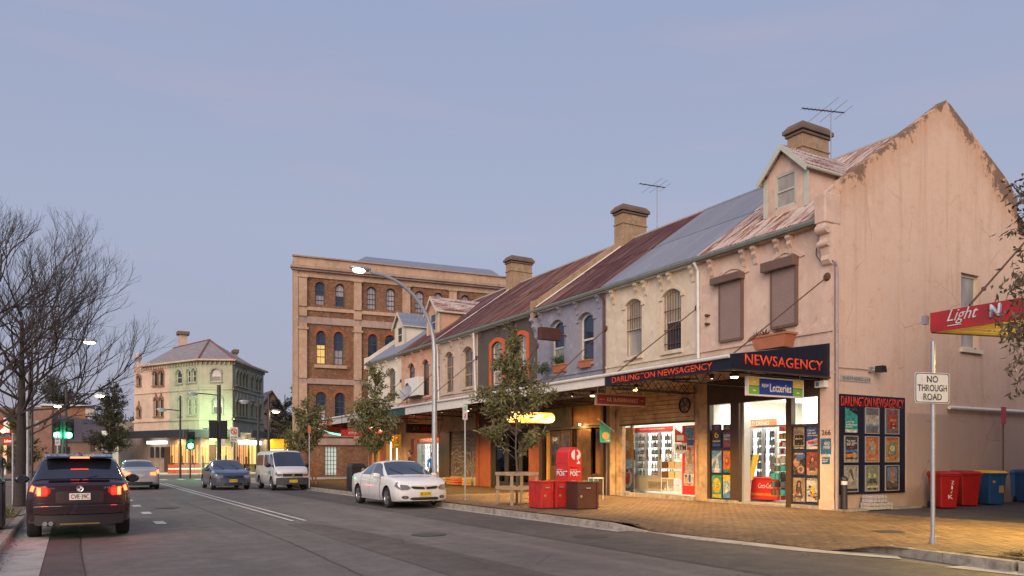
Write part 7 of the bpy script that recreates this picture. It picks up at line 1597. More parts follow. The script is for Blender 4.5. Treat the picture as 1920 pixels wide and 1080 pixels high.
def sign_post(px, ybase, ytop, label, boards, wd=.028, base_z=ZP, group=None, cat='sign', yaw=0.0, face=None):
    b = onZ(px, ybase, base_z); top = onY(px, ytop, b.y); t = pole_thing('sign_post', label, cat, b, top.z-b.z, wd, M_steel, group)
    for (x0, x1, ya, yb, m, tx) in boards:
        F = face or Face((0, b.y-wd-.01, 0), (1, 0, 0)); r = frect(F, x0, x1, ya, yb); mb = MB(); mb.fbox(F, *r, -.004, .004); pl = mb.build('sign_plate', m, t)
        for (s, u0, u1, v0, v1, tm) in tx: W, Hh = r[1]-r[0], r[3]-r[2]; text(s, F, r[0]+W*u0, r[0]+W*u1, r[2]+Hh*v0, r[2]+Hh*v1, .006, tm, pl, th=.002, bold=.02)
    return t, b
M_sgw = paint('sign_white', (.62, .62, .62), .5, .08, 4, .02, dirt=(.40, .38, .34)); BKM = flat(BK)
# NO THROUGH ROAD, turned a little towards the road
b = onZ(1749, 1019, ZP); t = pole_thing('road_sign', 'white NO THROUGH ROAD sign on a galvanised pole at the lane corner', 'road sign', b, onY(1749, 640, b.y).z-b.z, .034, M_steel)
ang = R(-14); F = Face(b+Vector((-.0, -.045, 0)), (math.cos(ang), math.sin(ang), 0)); r = frect(F, 1715, 1780.5, 700, 755)
F.o = F.o-Vector((0, 0, 0)); r = (F.a(1715), F.a(1780.5), F.z(1747, 756)+b.z*0, F.z(1747, 699))
F0 = Face((F.o.x, F.o.y, 0), (math.cos(ang), math.sin(ang), 0)); r = (F0.a(1715), F0.a(1780.5), F0.z(1747, 756), F0.z(1747, 699))
mb = MB(); rd_ = .045; P = []
for cx, cz, a0 in ((r[1]-rd_, r[2]+rd_, -90), (r[1]-rd_, r[3]-rd_, 0), (r[0]+rd_, r[3]-rd_, 90), (r[0]+rd_, r[2]+rd_, 180)): P += [(cx+rd_*math.cos(R(a0+k*22.5)), cz+rd_*math.sin(R(a0+k*22.5))) for k in range(5)]
mb.fprism(F0, P, -.004, .004); pl = mb.build('sign_plate', M_sgw, t); cx, cz = (r[0]+r[1])/2, (r[2]+r[3])/2
P1 = [(cx+(x-cx)*.965, cz+(z-cz)*.96) for x, z in P]; P2 = [(cx+(x-cx)*.925, cz+(z-cz)*.915) for x, z in P]; mb = MB(); ring_strip(mb, F0, P1+P1[:1], P2+P2[:1], .004, .006); mb.build('border', BKM, pl)
W, Hh = r[1]-r[0], r[3]-r[2]
for s, u0, u1, v0 in (('NO', .34, .66, .68), ('THROUGH', .08, .92, .39), ('ROAD', .24, .77, .10)): text(s, F0, r[0]+W*u0, r[0]+W*u1, r[2]+Hh*v0, r[2]+Hh*(v0+.22), .007, BKM, pl, th=.002, bold=.015)
mb = MB(); mb.tube([b, b+UP*.12], .05, 10); mb.build('base_collar', M_steel, t)
sign_post(872, 938, 757, 'thin parking sign pole with a red and green plate left of the guarded tree', [(867.5, 876.5, 759, 787, M_sgw, [('1/2P', .15, .85, .62, .9, flat((.03, .35, .15))), ('X', .2, .8, .1, .45, flat(RD))])], group='parking sign poles')
sign_post(580, 915, 797, 'thin parking sign pole at the kerb beside the white van', [(577, 583, 799, 812, flat((.6, .15, .08)), [])], group='parking sign poles')
sign_post(438, 893, 800, 'no right turn sign with buses excepted plate at the crossing', [(431, 446, 801, 828, M_sgw, [('NO TURN', .12, .88, .22, .36, BKM), ('BUSES', .2, .8, .06, .18, BKM)])], base_z=0, wd=.06)
b = onZ(438, 893, 0); F = Face((0, b.y-.09, 0), (1, 0, 0)); a, z = F.az(438.5, 809); t = [o for o in COL.objects if o.get('label', '').startswith('no right turn')][0]
mb = MB(); cp = [(a+.27*math.cos(k*math.pi/10), z+.27*math.sin(k*math.pi/10)) for k in range(21)]; ci = [(a+.20*math.cos(k*math.pi/10), z+.20*math.sin(k*math.pi/10)) for k in range(21)]; ring_strip(mb, F, cp, ci, .0, .01); mb.fprism(F, [(a-.2, z+.14), (a-.14, z+.2), (a+.2, z-.14), (a+.14, z-.2)], 0, .012); mb.build('prohibition_ring', flat(RD), t)
mb = MB(); mb.fbox(F, a-.03, a+.03, z-.15, z+.05, .0, .008); mb.fbox(F, a-.03, a+.12, z+.03, z+.08, 0, .008); mb.build('turn_arrow', BKM, t)
sign_post(411, 893, 800, 'two blank white plates on a post before the hotel', [(409, 415.5, 819, 835, M_sgw, []), (416.5, 422, 819, 835, M_sgw, [])], base_z=0, wd=.05)
sign_post(108, 905, 815, 'small white keep clear plate left of the green traffic light', [(103, 113, 819, 835, M_sgw, [('KEEP', .15, .85, .6, .85, BKM), ('LEFT', .15, .85, .2, .45, BKM)])], base_z=0, wd=.05)
# left kerb poles and boards
sign_post(52, 938, 700, 'tall grey pole at the left kerb right of the bare trunk', [], .055, group='poles at the left kerb'); sign_post(24, 946, 812, 'slim grey pole at the left kerb left of the bare trunk', [], .03, group='poles at the left kerb')
sign_post(46, 922, 805, 'pair of tall white advertising boards on a post behind the bare trunk', [(36.5, 44.5, 807, 842, M_sgw, []), (46, 50.5, 807, 842, M_sgw, [])], .035)
b = P_(42, 896+6); t = thing('yellow_box', 'yellow box on the left footpath between trunk and grey pole', 'box', b); mb = MB(); mb.box(b.x-.2, b.y-.2, ZP, b.x+.2, b.y+.2, 1.05); mb.build('body', flat(YL), t, bevel=.03); mb = MB(); mb.box(b.x-.22, b.y-.22, 1.05, b.x+.22, b.y+.22, 1.12); mb.build('lid', M_dark, t)
# tree guard
def guard(c, w_, hts, label, mat=M_timber, hh=1.0):
    t = thing('tree_guard', label, 'tree guard', c, 'timber tree guards'); s = w_/2
    for dx, dy in ((-s, -s), (s, -s), (s, s), (-s, s)): mb = MB(); mb.box(c.x+dx-.035, c.y+dy-.035, ZP, c.x+dx+.035, c.y+dy+.035, ZP+hh); mb.build('post', mat, t)
    for z in hts:
        for (x0, y0, x1, y1) in ((-s-.05, -s-.06, s+.05, -s-.036), (-s-.05, s+.036, s+.05, s+.06), (-s-.06, -s-.05, -s-.036, s+.05), (s+.036, -s-.05, s+.06, s+.05)): mb = MB(); mb.box(c.x+x0, c.y+y0, ZP+z-.05, c.x+x1, c.y+y1, ZP+z+.05); mb.build('rail', mat, t)
guard(tA, .86, (.95, .52), 'weathered timber guard with two rails round the tree by the post box'); guard(tB, .8, (.9,), 'timber guard round the tree before the white end house'); guard(Vector((tC.x, tC.y, ZP)), .7, (1.0, .5), 'orange brown timber guard round the tree behind the van', paint('orange_timber', (.34, .13, .04), .7, .2, 4, .1))
mb = MB(); r3 = random.Random(2); 
for k in range(500): a = r3.uniform(0, 6.28); rr = .6*math.sqrt(r3.random()); leaf(mb, Vector((tA.x+rr*math.cos(a), tA.y+rr*math.sin(a), ZP+.006+r3.random()*.02)), Vector((r3.uniform(-1, 1), r3.uniform(-1, 1), .1)).normalized(), UP, .05, .012)
o = mb.build('leaf_litter', paint('dry_leaf', (.16, .10, .05), .8), kind='stuff', merge=False)
mb = MB()
for k in range(2600): y = r3.uniform(3.6, 6.0); x = edge_x(y)+.25+r3.random()**1.5*.7; leaf(mb, Vector((x, y, ZP+.01+r3.random()*.03)), Vector((r3.uniform(-1, 1), r3.uniform(-1, 1), r3.uniform(-.1, .3))).normalized(), UP, r3.uniform(.03, .07), .014)
mb.build('leaf_litter', paint('dry_leaf', (.16, .10, .05), .8), kind='stuff', merge=False)
mb = MB()
for k in range(700): x = r3.choice((r3.uniform(-.95, -.8), r3.uniform(9.9, 10.36))); leaf(mb, Vector((x, r3.uniform(8, 40), .02+r3.random()*.01)), Vector((r3.uniform(-1, 1), r3.uniform(-1, 1), .1)).normalized(), UP, r3.uniform(.03, .08), .015)
mb.build('gutter_leaves', paint('dry_leaf', (.16, .10, .05), .8), kind='stuff', merge=False)
# red post box, news boxes, brown cabinet
def arched_box(x0, x1, y0, y1, z0, zs, rise, n=10):
    mb = MB(); prof = [(x0, z0), (x1, z0), (x1, zs)]+[((x0+x1)/2+(x1-x0)/2*math.cos(math.pi*k/n), zs+rise*math.sin(math.pi*k/n)) for k in range(1, n)]+[(x0, zs)]
    A = [(x, y0, z) for x, z in prof]; B = [(x, y1, z) for x, z in prof]; mb.poly(A); mb.poly(B[::-1])
    for i in range(len(A)): j = (i+1) % len(A); mb.poly([A[i], A[j], B[j], B[i]])
    return mb
X0, X1, Y0_, Y1_ = 12.2, 12.66, 17.78, 18.42; t = thing('post_box', 'red round topped street posting box with white P emblem and POST lettering', 'post box', (12.43, 18.1, ZP))
arched_box(X0, X1, Y0_, Y1_, ZP+.05, 1.66, .22).build('body', M_red, t, smooth=50, bevel=.012)
F = Face((0, Y0_, 0), (1, 0, 0)); a, z = (X0+X1)/2+.03, 1.66
mb = MB(); cr_ = .15; arc = [(a-.012+cr_*math.cos(R(100+16*k)), z+cr_*math.sin(R(100+16*k))) for k in range(11)]; mb.fprism(F, arc, .004, .01); mb.build('emblem', M_white, t)
mb = MB(); arc = [(a+.012+cr_*math.cos(R(80-16*k)), z+cr_*math.sin(R(80-16*k))) for k in range(11)]; inn = [(a+.012+.078*math.cos(R(80-16*k)), z+.045+.07*math.sin(R(80-16*k))) for k in range(11)]; ring_strip(mb, F, arc, inn, .004, .01); mb.build('emblem', M_white, t)
text('POST', F, X0+.05, X1-.06, 1.05, 1.19, .02, M_white, t, bold=.03); text('AUSTRALIA', F, X0+.05, X1-.16, 1.215, 1.24, .012, M_white, t); text('POST', Face((X0, 0, 0), (0, -1, 0)), -Y1_+.06, -Y0_-.04, 1.05, 1.2, .012, M_white, t, bold=.03); text('AUSTRALIA', Face((X0, 0, 0), (0, -1, 0)), -Y1_+.06, -Y0_-.3, 1.225, 1.25, .012, M_white, t)
mb = MB(); mb.fbox(F, X1-.17, X1-.06, 1.40, 1.44, .0, .01); mb.fprism(F, [(X1-.14, 1.44), (X1-.05, 1.44), (X1-.12, 1.50)], 0, .01); mb.build('slot_symbol', M_white, t); mb = MB(); mb.fbox(F, X0+.06, X1-.06, 1.30, 1.335, .0, .03); mb.build('letter_slot', M_red, t); mb = MB(); mb.box(X0+.03, Y0_+.03, ZP, X1-.03, Y1_-.03, ZP+.06); mb.build('plinth', M_dark, t)
Mseam = plain('dark_red_seam', (.18, .01, .01), .6); q_ = [(X0+.05, .30), (X1-.05, .30), (X1-.05, .98), (X0+.05, .98), (X0+.05, .30)]; mb = MB(); ring_strip(mb, F, q_, [(X0+.056, .306), (X1-.056, .306), (X1-.056, .974), (X0+.056, .974), (X0+.056, .306)], .001, .004); mb.build('door_seam', Mseam, t); mb = MB(); mb.lathe([(.001, .012), (.016, .01), (.018, 0)], 10, Matrix.Translation((X1-.1, Y0_, .66)) @ Matrix.Rotation(R(90), 4, 'X')); mb.build('lock', M_chrome, t)
FQ = Face((X0, 0, 0), (0, -1, 0)); q_ = [(-Y1_+.05, .30), (-Y0_-.05, .30), (-Y0_-.05, 1.42), (-Y1_+.05, 1.42), (-Y1_+.05, .30)]; mb = MB(); ring_strip(mb, FQ, q_, [(a_+(.006 if a_ < -Y0_-.3 else -.006), z_+(.006 if z_ < .5 else -.006)) for a_, z_ in q_], .001, .004); mb.build('panel_seam', Mseam, t); mb = MB(); mb.fbox(F, X0+.1, X0+.26, .80, .92, .001, .003); mb.build('collection_notice', M_sgw, t)
M_redw = paint('scuffed_red', (.50, .022, .018), .5, .25, 5, .08, dirt=(.22, .03, .025))
def newsbox(x0, x1, y0, y1, zt, m, label, nm='news_box', ribs=True, grp='low boxes round the post box'):
    t = thing(nm, label, 'box', ((x0+x1)/2, (y0+y1)/2, ZP), grp); mb = MB(); mb.box(x0, y0, ZP+.03, x1, y1, zt-.04); mb.build('body', m, t, bevel=.012)
    mb = MB(); mb.box(x0-.02, y0-.02, zt-.045, x1+.02, y1+.02, zt); mb.build('lid', m, t, bevel=.008)
    for x in (x0+.04, x1-.04): mb = MB(); mb.box(x-.03, y0-.018, ZP+.03, x+.03, y0, zt-.05); mb.build('rib', m, t)
    for y in (y0+.05, (y0+y1)/2, y1-.05): mb = MB(); mb.box(x0-.018, y-.025, ZP+.03, x0, y+.025, zt-.05); mb.build('rib', m, t)
    mb = MB(); mb.box(x0+.02, y0+.02, ZP, x1-.02, y1-.02, ZP+.03); mb.build('base', M_dark, t); mb = MB(); mb.box((x0+x1)/2-.07, y0-.03, zt-.2, (x0+x1)/2+.07, y0-.002, zt-.17); mb.build('handle', M_steel, t); mb = MB(); mb.box(x0+.1, y0-.006, ZP+.34, x0+.16, y0-.001, ZP+.40); mb.build('sticker', M_timber, t)
newsbox(11.33, 11.74, 17.85, 18.5, .92, M_redw, 'low red newspaper box nearest the kerb left of the post box'); newsbox(11.80, 12.17, 17.8, 18.4, .93, M_redw, 'second low red box squeezed against the post box')
newsbox(12.0, 12.72, 17.05, 17.6, .92, paint('brown_cabinet', (.075, .028, .02), .45, .2, 3, .05), 'dark brown metal cabinet in front of the red post box', 'metal_cabinet')
b = P_(1122, 937); t = thing('cafe_stand', 'small white framed stand with teal side beside the timber post', 'stand', b); 
for dx in (-.2, .2): mb = MB(); mb.tube([b+Vector((dx, 0, 0)), b+Vector((dx, 0, .75))], .014, 6); mb.tube([b+Vector((dx, .3, 0)), b+Vector((dx, .3, .75))], .014, 6); mb.build('leg', M_white, t)
mb = MB(); mb.box(b.x-.22, b.y-.02, b.z+.72, b.x+.22, b.y+.32, b.z+.76); mb.build('shelf', M_white, t); mb = MB(); mb.box(b.x-.2, b.y+.02, b.z+.2, b.x-.05, b.y+.28, b.z+.7); mb.build('side_panel', flat(TL), t)
# black litter bin behind the sedan, and one at the left edge
def litter_bin(c, w_, h, label, yaw=0):
    t = thing('litter_bin', label, 'bin', c, 'black street litter bins'); c = Vector(c); mb = MB(); mb.box(c.x-w_/2, c.y-w_/2, ZP+.04, c.x+w_/2, c.y+w_/2, ZP+h-.2); mb.build('body', paint('bin_black', (.018, .018, .022), .45, .2, 4), t, bevel=.03)
    mb = MB(); mb.hexa([(c.x-w_/2-.03, c.y-w_/2-.03, ZP+h-.2), (c.x+w_/2+.03, c.y-w_/2-.03, ZP+h-.2), (c.x+w_/2+.03, c.y+w_/2+.03, ZP+h-.2), (c.x-w_/2-.03, c.y+w_/2+.03, ZP+h-.2), (c.x-w_/2+.12, c.y-w_/2+.08, ZP+h), (c.x+w_/2-.12, c.y-w_/2+.08, ZP+h), (c.x+w_/2-.12, c.y+w_/2-.08, ZP+h), (c.x-w_/2+.12, c.y+w_/2-.08, ZP+h)]); mb.build('hood', paint('bin_black', (.018, .018, .022), .45, .2, 4), t, bevel=.03)
    mb = MB(); mb.box(c.x-w_*.3, c.y-w_/2-.006, ZP+h-.42, c.x+w_*.3, c.y-w_/2, ZP+h-.26); mb.build('opening', M_black, t); mb = MB(); mb.box(c.x-w_*.42, c.y-w_/2-.012, ZP+.12, c.x+w_*.42, c.y-w_/2, ZP+h-.5); mb.build('door', paint('bin_black', (.018, .018, .022), .45, .2, 4), t)
    for dx in (-.35, .35): mb = MB(); mb.box(c.x+w_*dx-.03, c.y-.03, ZP, c.x+w_*dx+.03, c.y+.03, ZP+.05); mb.build('foot', M_dark, t)
litter_bin((11.2, 33.3, ZP), .72, 1.2, 'black hooded litter bin on the footpath behind the white sedan'); litter_bin((-1.5, 18.35, ZP), .66, 1.12, 'black litter bin at the left kerb cut by the picture edge')
# wheelie bins in the lane
def wheelie(px, py, yaw, body, lid, label, yoff=0, sticker=None, k=1.0):
    c = onZ(px, py, .115); t = thing('wheelie_bin', label, 'bin', (0, 0, 0), 'wheelie bins along the gable wall'); mb = MB(); w0, w1, d0, d1, h = .23, .29, .25, .35, .98*k
    P = lambda w_, d_, z: [(-w_, -d_, z), (w_, -d_, z), (w_, d_, z), (-w_, d_, z)]
    mb.hexa(P(w0, d0, .02)+P(w1, d1, h)); mb.build('body', body, t, bevel=.03)
    mb = MB(); mb.hexa(P(w1+.015, d1+.015, h-.05)+P(w1+.02, d1+.02, h+.005)); mb.build('rim', body, t, bevel=.01)
    mb = MB(); mb.hexa(P(w1+.03, d1+.04, h+.008)+[(-w1*.85, -d1*.9, h+.075), (w1*.85, -d1*.9, h+.075), (w1*.9, d1+.03, h+.095), (-w1*.9, d1+.03, h+.095)]); mb.build('lid', lid, t, bevel=.015)
    for sx in (-1, 1): mb = MB(); mb.lathe([(.001, -.025), (.1, -.025), (.1, .025), (.001, .025)], 16, Matrix.Translation((sx*(w0+.02), d0+.03, .1)), 'X'); mb.build('wheel', M_black, t)
    mb = MB(); mb.tube([(-w1*.8, d1+.08, h-.03), (w1*.8, d1+.08, h-.03)], .017, 8); mb.build('handle', body, t)
    if sticker:
        Fs = Face((0, -(d0+d1)/2-.012, 0), (1, 0, 0))
        for nm, a0, a1, z0, z1, m, tx in sticker:
            y = -(d0+(d1-d0)*((z0+z1)/2/h))-.008; Fs = Face((0, y, 0), (1, 0, 0)); mb = MB()
            if m: mb.fbox(Fs, a0, a1, z0, z1, -.02, 0); mb.build(nm, m, t)
            if tx: text(tx, Fs, a0, a1, z0, z1, .006, M_white, t, slope=0)
    t.location = (c.x, c.y+yoff, .115); t.rotation_euler = (0, 0, yaw); return t
Mbr = paint('bin_red', (.33, .008, .010), .5, .15, 3, .03); Mbb = paint('bin_blue', (.018, .085, .24), .5, .15, 3, .03); Mby = plain('bin_yellow', (.75, .42, .03), .5)
w1_ = wheelie(1776, 953, R(-30), Mbr, Mbr, 'red wheelie bin at the left end of the row, white scrawl on its front', .1, [('scrawl', .02, .10, .70, .80, None, 'Z'), ('scrawl', .03, .07, .56, .66, None, 'I'), ('scrawl', .02, .07, .44, .52, None, '/'), ('scrawl', -.04, .09, .28, .40, None, 'K')])
wheelie(1820, 949, R(-34), Mbr, Mbr, 'second red wheelie bin between the scrawled red one and the yellow lid', .15); wheelie(1857, 946, R(-26), Mbb, Mby, 'blue wheelie bin with a yellow lid and orange sticker', 0, [('sticker', -.16, -.08, .68, .76, flat(OR), None), ('notice', .06, .21, .38, .66, flat((.40, .24, .10)), None)])
wheelie(1895, 940, R(-62), Mbb, Mbb, 'blue wheelie bin with blue lid turned away beside the yellow lidded one', .1); wheelie(1934, 942, R(-30), Mbb, Mbb, 'blue wheelie bin cut by the right edge of the picture', .1)
t = thing('lane_post', 'thin post with a small red plate by the gable wall behind the bins', 'sign', onY(1881, 960, Y0-.35)); p = t.location.copy(); q = onY(1881, 765, Y0-.35); mb = MB(); mb.tube([(q.x, q.y, .11), q], .02, 8); mb.build('post', M_rusty, t); F = Face((0, q.y-.03, 0), (1, 0, 0)); r = frect(F, 1877, 1886, 763, 795); mb = MB(); mb.fbox(F, *r, 0, .01); mb.build('plate', flat((.45, .05, .08)), t)
# bollard, news bundles, gable fittings
b = onZ(1583, 957, ZP); t = thing('bollard', 'short dark bollard with a white band at the corner of the gable', 'bollard', b); Mt = Matrix.Translation(b); mb = MB(); mb.lathe([(.16, 0), (.16, .02), (.085, .04), (.08, .78)], 16, Mt); mb.build('post', M_dark, t, smooth=40); mb = MB(); mb.lathe([(.082, .70), (.084, .70), (.084, .80), (.082, .80)], 16, Mt); mb.build('white_band', M_white, t); mb = MB(); mb.lathe([(.082, .80), (.1, .82), (.1, .86), (.06, .92), (.001, .95)], 16, Mt); mb.build('cap', M_dark, t, smooth=40)
Mpap = paint('newsprint', (.44, .40, .39), .8, .35, 14, .4, dirt=(.18, .14, .13)); rb = random.Random(6); b = onZ(1612, 952, ZP)
for i in range(4):
    for j in range(3 if i < 2 else 2):
        z = ZP+.10*i; x = b.x-.42+.32*j+(.06 if i >= 2 else 0); t = thing('newspaper_bundle', '%s bundle of newspapers in the %s row of the pile below the poster board' % (('left', 'middle', 'right')[j] if i < 2 else ('left', 'right')[j], ('bottom', 'second', 'third', 'top')[i]), 'newspapers', (x, Y0-.28, z), 'newspaper bundles piled by the bollard')
        mb = MB(); mb.hexa([(x-.15, Y0-.48, z), (x+.15, Y0-.47, z), (x+.15, Y0-.08, z), (x-.15, Y0-.09, z), (x-.14+rb.uniform(-.02, .02), Y0-.47, z+.095), (x+.14, Y0-.46, z+.09), (x+.14, Y0-.09, z+.095), (x-.14, Y0-.1, z+.09)]); mb.build('papers', Mpap, t, bevel=.012); mb = MB(); mb.box(x-.008, Y0-.485, z-.001, x+.008, Y0-.07, z+.099); mb.build('strap', M_steel, t)
# poster board on the gable
t = thing('poster_board', 'navy DARLINGTON NEWSAGENCY board with nine framed posters on the pink gable', 'notice board', (FGB.a(1633), Y0-.05, 1.6)); r = frect(FGB, 1576, 1693, 742, 929)
mb = MB(); mb.fbox(FGB, FGB.a(1572.5), FGB.a(1694), FGB.z(1574, 927.5), FGB.z(1574, 738.5), .01, .05); mb.build('backboard', M_navy, t)
zt0, zt1 = FGB.z(1574, 761), FGB.z(1574, 742.5); text('DARLINGTON NEWSAGENCY', FGB, FGB.a(1572.5)+.03, FGB.a(1691), zt0, zt1, .058, plain('red_letters', (.62, .04, .02), .5), t, bold=.012)
fr = plain('poster_frame_silver', (.40, .39, .40), .4, .3)
ROWS = [(FGB.z(1592, 811), FGB.z(1592, 764)), (FGB.z(1592, 865.5), FGB.z(1592, 818.5)), (FGB.z(1592, 921), FGB.z(1592, 874))]; COLX = [(1580.5, 1604), (1619.5, 1643.5), (1657, 1681)]
PA = [[((.015, .018, .04), [('p', [(0, .0), (1, .0), (1, .68), (0, 1)], TL), ('t', 'parcel', .08, .38, .7, .46, WH), ('t', 'collection', .08, .28, .95, .36, WH), ('t', 'point', .08, .18, .6, .26, WH), ('r', 0, 0, 1, .12, WH)]),
 ((.16, .15, .15), [('r', 0, .35, 1, .72, (.5, .46, .38)), ('c', .2, .5, .05, .03, BR), ('c', .65, .5, .05, .03, BR), ('r', 0, .26, 1, .35, (.08, .22, .42)), *specks(8, .1, .28, .9, .34, (WH,), 1, .08, .02), *specks(6, .1, .55, .9, .7, ((.3, .25, .2),), 2, .3, .02)]),
 ((.17, .15, .14), [('r', .18, .18, .86, .88, (.42, .05, .03)), ('t', '$110', .3, .72, .75, .8, (.2, .1, .08)), ('t', '2007', .28, .5, .8, .6, (.62, .35, .1)), *specks(6, .25, .2, .8, .45, (BK, WH), 3, .2, .04)])],
 [((.05, .045, .05), [('t', 'You need', .12, .80, .8, .87, WH, .2), ('t', 'a car when', .12, .71, .92, .78, WH, .2), ('t', 'you can', .12, .62, .72, .69, WH, .2), ('t', 'rent!', .35, .53, .7, .60, RD, .2), ('p', [(0, .35), (1, .42), (1, .5), (0, .45)], (.1, .2, .45)), ('p', [(0, .15), (.8, .2), (.75, .32), (0, .3)], OR), ('c', .75, .25, .2, .12, (.5, .35, .2)), ('r', 0, 0, 1, .1, (.4, .35, .3))]),
 ((.55, .17, .05), [('p', [(.25, .3), (.7, .25), (.8, .7), (.6, .85), (.3, .8)], (.38, .33, .24)), *specks(10, .28, .3, .75, .75, ((.25, .2, .15), (.45, .4, .3)), 4, .2, .1), ('r', .1, .04, .9, .14, (.6, .3, .1))]),
 ((.50, .24, .05), [('t', 'BUY NOW', .08, .9, .92, .98, RD), ('p', [(.15, .3), (.85, .3), (.75, .8), (.3, .82)], (.22, .24, .12)), ('c', .5, .55, .2, .12, (.6, .58, .4)), *specks(10, .1, .05, .9, .4, ((.2, .17, .12), (.5, .45, .3)), 5, .2, .07)])],
 [((.36, .33, .31), [('c', .45, .8, .14, .09, (.12, .08, .06)), ('p', [(.3, .35), (.62, .35), (.58, .75), (.4, .75)], (.55, .52, .48)), ('p', [(.4, .75), (.6, .78), (.7, .45), (.62, .42)], (.15, .1, .07)), ('r', 0, 0, 1, .1, BK)]),
 ((.30, .27, .17), [('r', .05, .2, .95, .95, (.24, .26, .16)), ('c', .3, .62, .14, .1, (.55, .48, .32)), ('c', .72, .6, .14, .1, (.55, .48, .32)), ('p', [(.1, .3), (.9, .3), (.75, .5), (.3, .48)], (.08, .08, .06)), ('r', .05, .12, .95, .2, (.55, .5, .35)), *specks(6, .05, .02, .95, .12, (BK,), 6, .2, .04)]),
 ((.05, .045, .05), [('r', .12, .1, .88, .95, (.16, .24, .36)), ('r', .12, .1, .88, .35, (.12, .1, .09)), ('p', [(.42, .3), (.66, .28), (.7, .75), (.55, .92), (.4, .75)], (.5, .22, .1)), ('c', .58, .8, .08, .06, SKN)])]]
for i in range(3):
    for j in range(3): bg, sh = PA[i][j]; poster(FGB, FGB.a(COLX[j][0]), FGB.a(COLX[j][1]), ROWS[i][0], ROWS[i][1], .065, t, bg, sh, None if (i, j) == (0, 0) else fr)
t = thing('street_name_plate', 'weathered SHEPHERD-LN street name plate on the pink gable', 'sign', (FGB.a(1603), Y0-.02, 3.5)); mb = MB(); r = (FGB.a(1575), FGB.a(1631), FGB.z(1576, 713.5), FGB.z(1576, 702.5)); mb.fbox(FGB, *r, .005, .02); pl = mb.build('plate', paint('plate_faded', (.42, .37, .35), .6, .1, 6), t); text('SHEPHERD-LN', FGB, r[0]+.08, r[1]-.03, r[2]+.035, r[3]-.035, .025, flat((.10, .16, .18)), pl)
t = thing('wall_floodlight', 'small black floodlight on a conduit beside the street name plate', 'floodlight', (FGB.a(1638), Y0-.1, 3.6)); a, z = FGB.az(1638, 694); mb = MB(); mb.fprism(FGB, [(a-.1, z-.06), (a+.15, z-.08), (a+.1, z+.1), (a-.08, z+.1)], .1, .32); mb.build('head', M_bpl, t); a1, z1 = FGB.az(1567, 688); mb = MB(); mb.tube([FGB.p(a1-.1, z1-.18, .03), FGB.p(a1, z1, .03), FGB.p(a-.25, z, .03), FGB.p(a-.12, z-.02, .12)], .014, 6); mb.build('conduit', COLS['pink'], t); mb = MB(); mb.fbox(FGB, a-.27, a-.13, z-.07, z+.07, 0, .08); mb.build('junction_box', M_steel, t)
t = thing('alarm_box', 'white alarm box on the corner pier under the end of the navy awning', 'box', FT.p(FT.a(1544), 3.4, .1)); r = rect(1534, 1553, 714, 727); mb = MB(); mb.fbox(FT, *r, .002, .16); mb.build('case', M_white, t, bevel=.01); mb = MB(); mb.fbox(FT, r[0]+.05, r[0]+.15, r[2]+.04, r[3]-.05, .161, .165); mb.build('label_strip', flat((.1, .2, .4)), t)
# cables at the scroll corbel
mb = MB(); mb.tube([onX(1531, 465, XF-.05), onX(1530, 478, XF-.1), onX(1540, 492, XF-.1), onX(1556, 486, XF-.06), onX(1563, 490, XF-.04)], .012, 5); o = mb.build('service_cable', M_bpl, HP)
# ================================================================ HANGING SIGNS
def hang(Y, px0, px1, y0_, y1_, name, label, mat, txts, frame=None, thick=.08, cat='sign', rods=True, lit=None):
    F = Face((0, Y, 0), (1, 0, 0)); r = (F.a(px0), F.a(px1), F.z((px0+px1)/2, y1_), F.z((px0+px1)/2, y0_)); t = thing(name, label, cat, F.p((r[0]+r[1])/2, r[2]))
    mb = MB(); mb.fbox(F, *r, -thick, 0); bd = mb.build('board', mat, t)
    if frame: mb = MB(); ring_strip(mb, F, [(r[0]-.03, r[2]-.03), (r[1]+.03, r[2]-.03), (r[1]+.03, r[3]+.03), (r[0]-.03, r[3]+.03), (r[0]-.03, r[2]-.03)], [(r[0]+.01, r[2]+.01), (r[1]-.01, r[2]+.01), (r[1]-.01, r[3]-.01), (r[0]+.01, r[3]-.01), (r[0]+.01, r[2]+.01)], -thick-.01, .012); mb.build('frame', frame, t)
    for s, u0, u1, v0, v1, m, sh in txts: W, Hh = r[1]-r[0], r[3]-r[2]; text(s, F, r[0]+W*u0, r[0]+W*u1, r[2]+Hh*v0, r[2]+Hh*v1, .01, m, bd, sh, .012)
    if rods:
        for q in (.03, .97): mb = MB(); x = r[0]+(r[1]-r[0])*q; mb.tube([F.p(x, r[3], -thick/2), F.p(x, 4.15, -thick/2)], .012, 5); mb.build('hanger', M_white if frame else M_dark, t)
    return t, F, r
t, F, r = hang(13.9, 1403, 1505, 711, 742, 'hanging_sign', 'blue, yellow and green Lotteries sign hanging before the newsagency', flat(BL if False else (.02, .05, .30)), [], M_white)
W = r[1]-r[0]; Hh = r[3]-r[2]; text('NSW', F, r[0]+W*.235, r[0]+W*.36, r[2]+Hh*.45, r[2]+Hh*.68, .012, M_white, t, .1, .02); text('Lotteries', F, r[0]+W*.38, r[0]+W*.78, r[2]+Hh*.2, r[2]+Hh*.72, .012, M_white, t, 0, .025)
for u0 in (0, .8):
    for v0, m in ((.5, flat((.70, .50, .08))), (0, flat((.18, .42, .04)))): mb = MB(); mb.fbox(F, r[0]+W*(u0+.012), r[0]+W*(u0+.19), r[2]+Hh*(v0+.03), r[2]+Hh*(v0+.48), 0, .008); o = mb.build('colour_panel', m, t); mb = MB(); mb.fbox(F, r[0]+W*(u0+.08), r[0]+W*(u0+.13), r[2]+Hh*(v0+.2), r[2]+Hh*(v0+.28), .008, .012); mb.build('symbol', M_white, o)
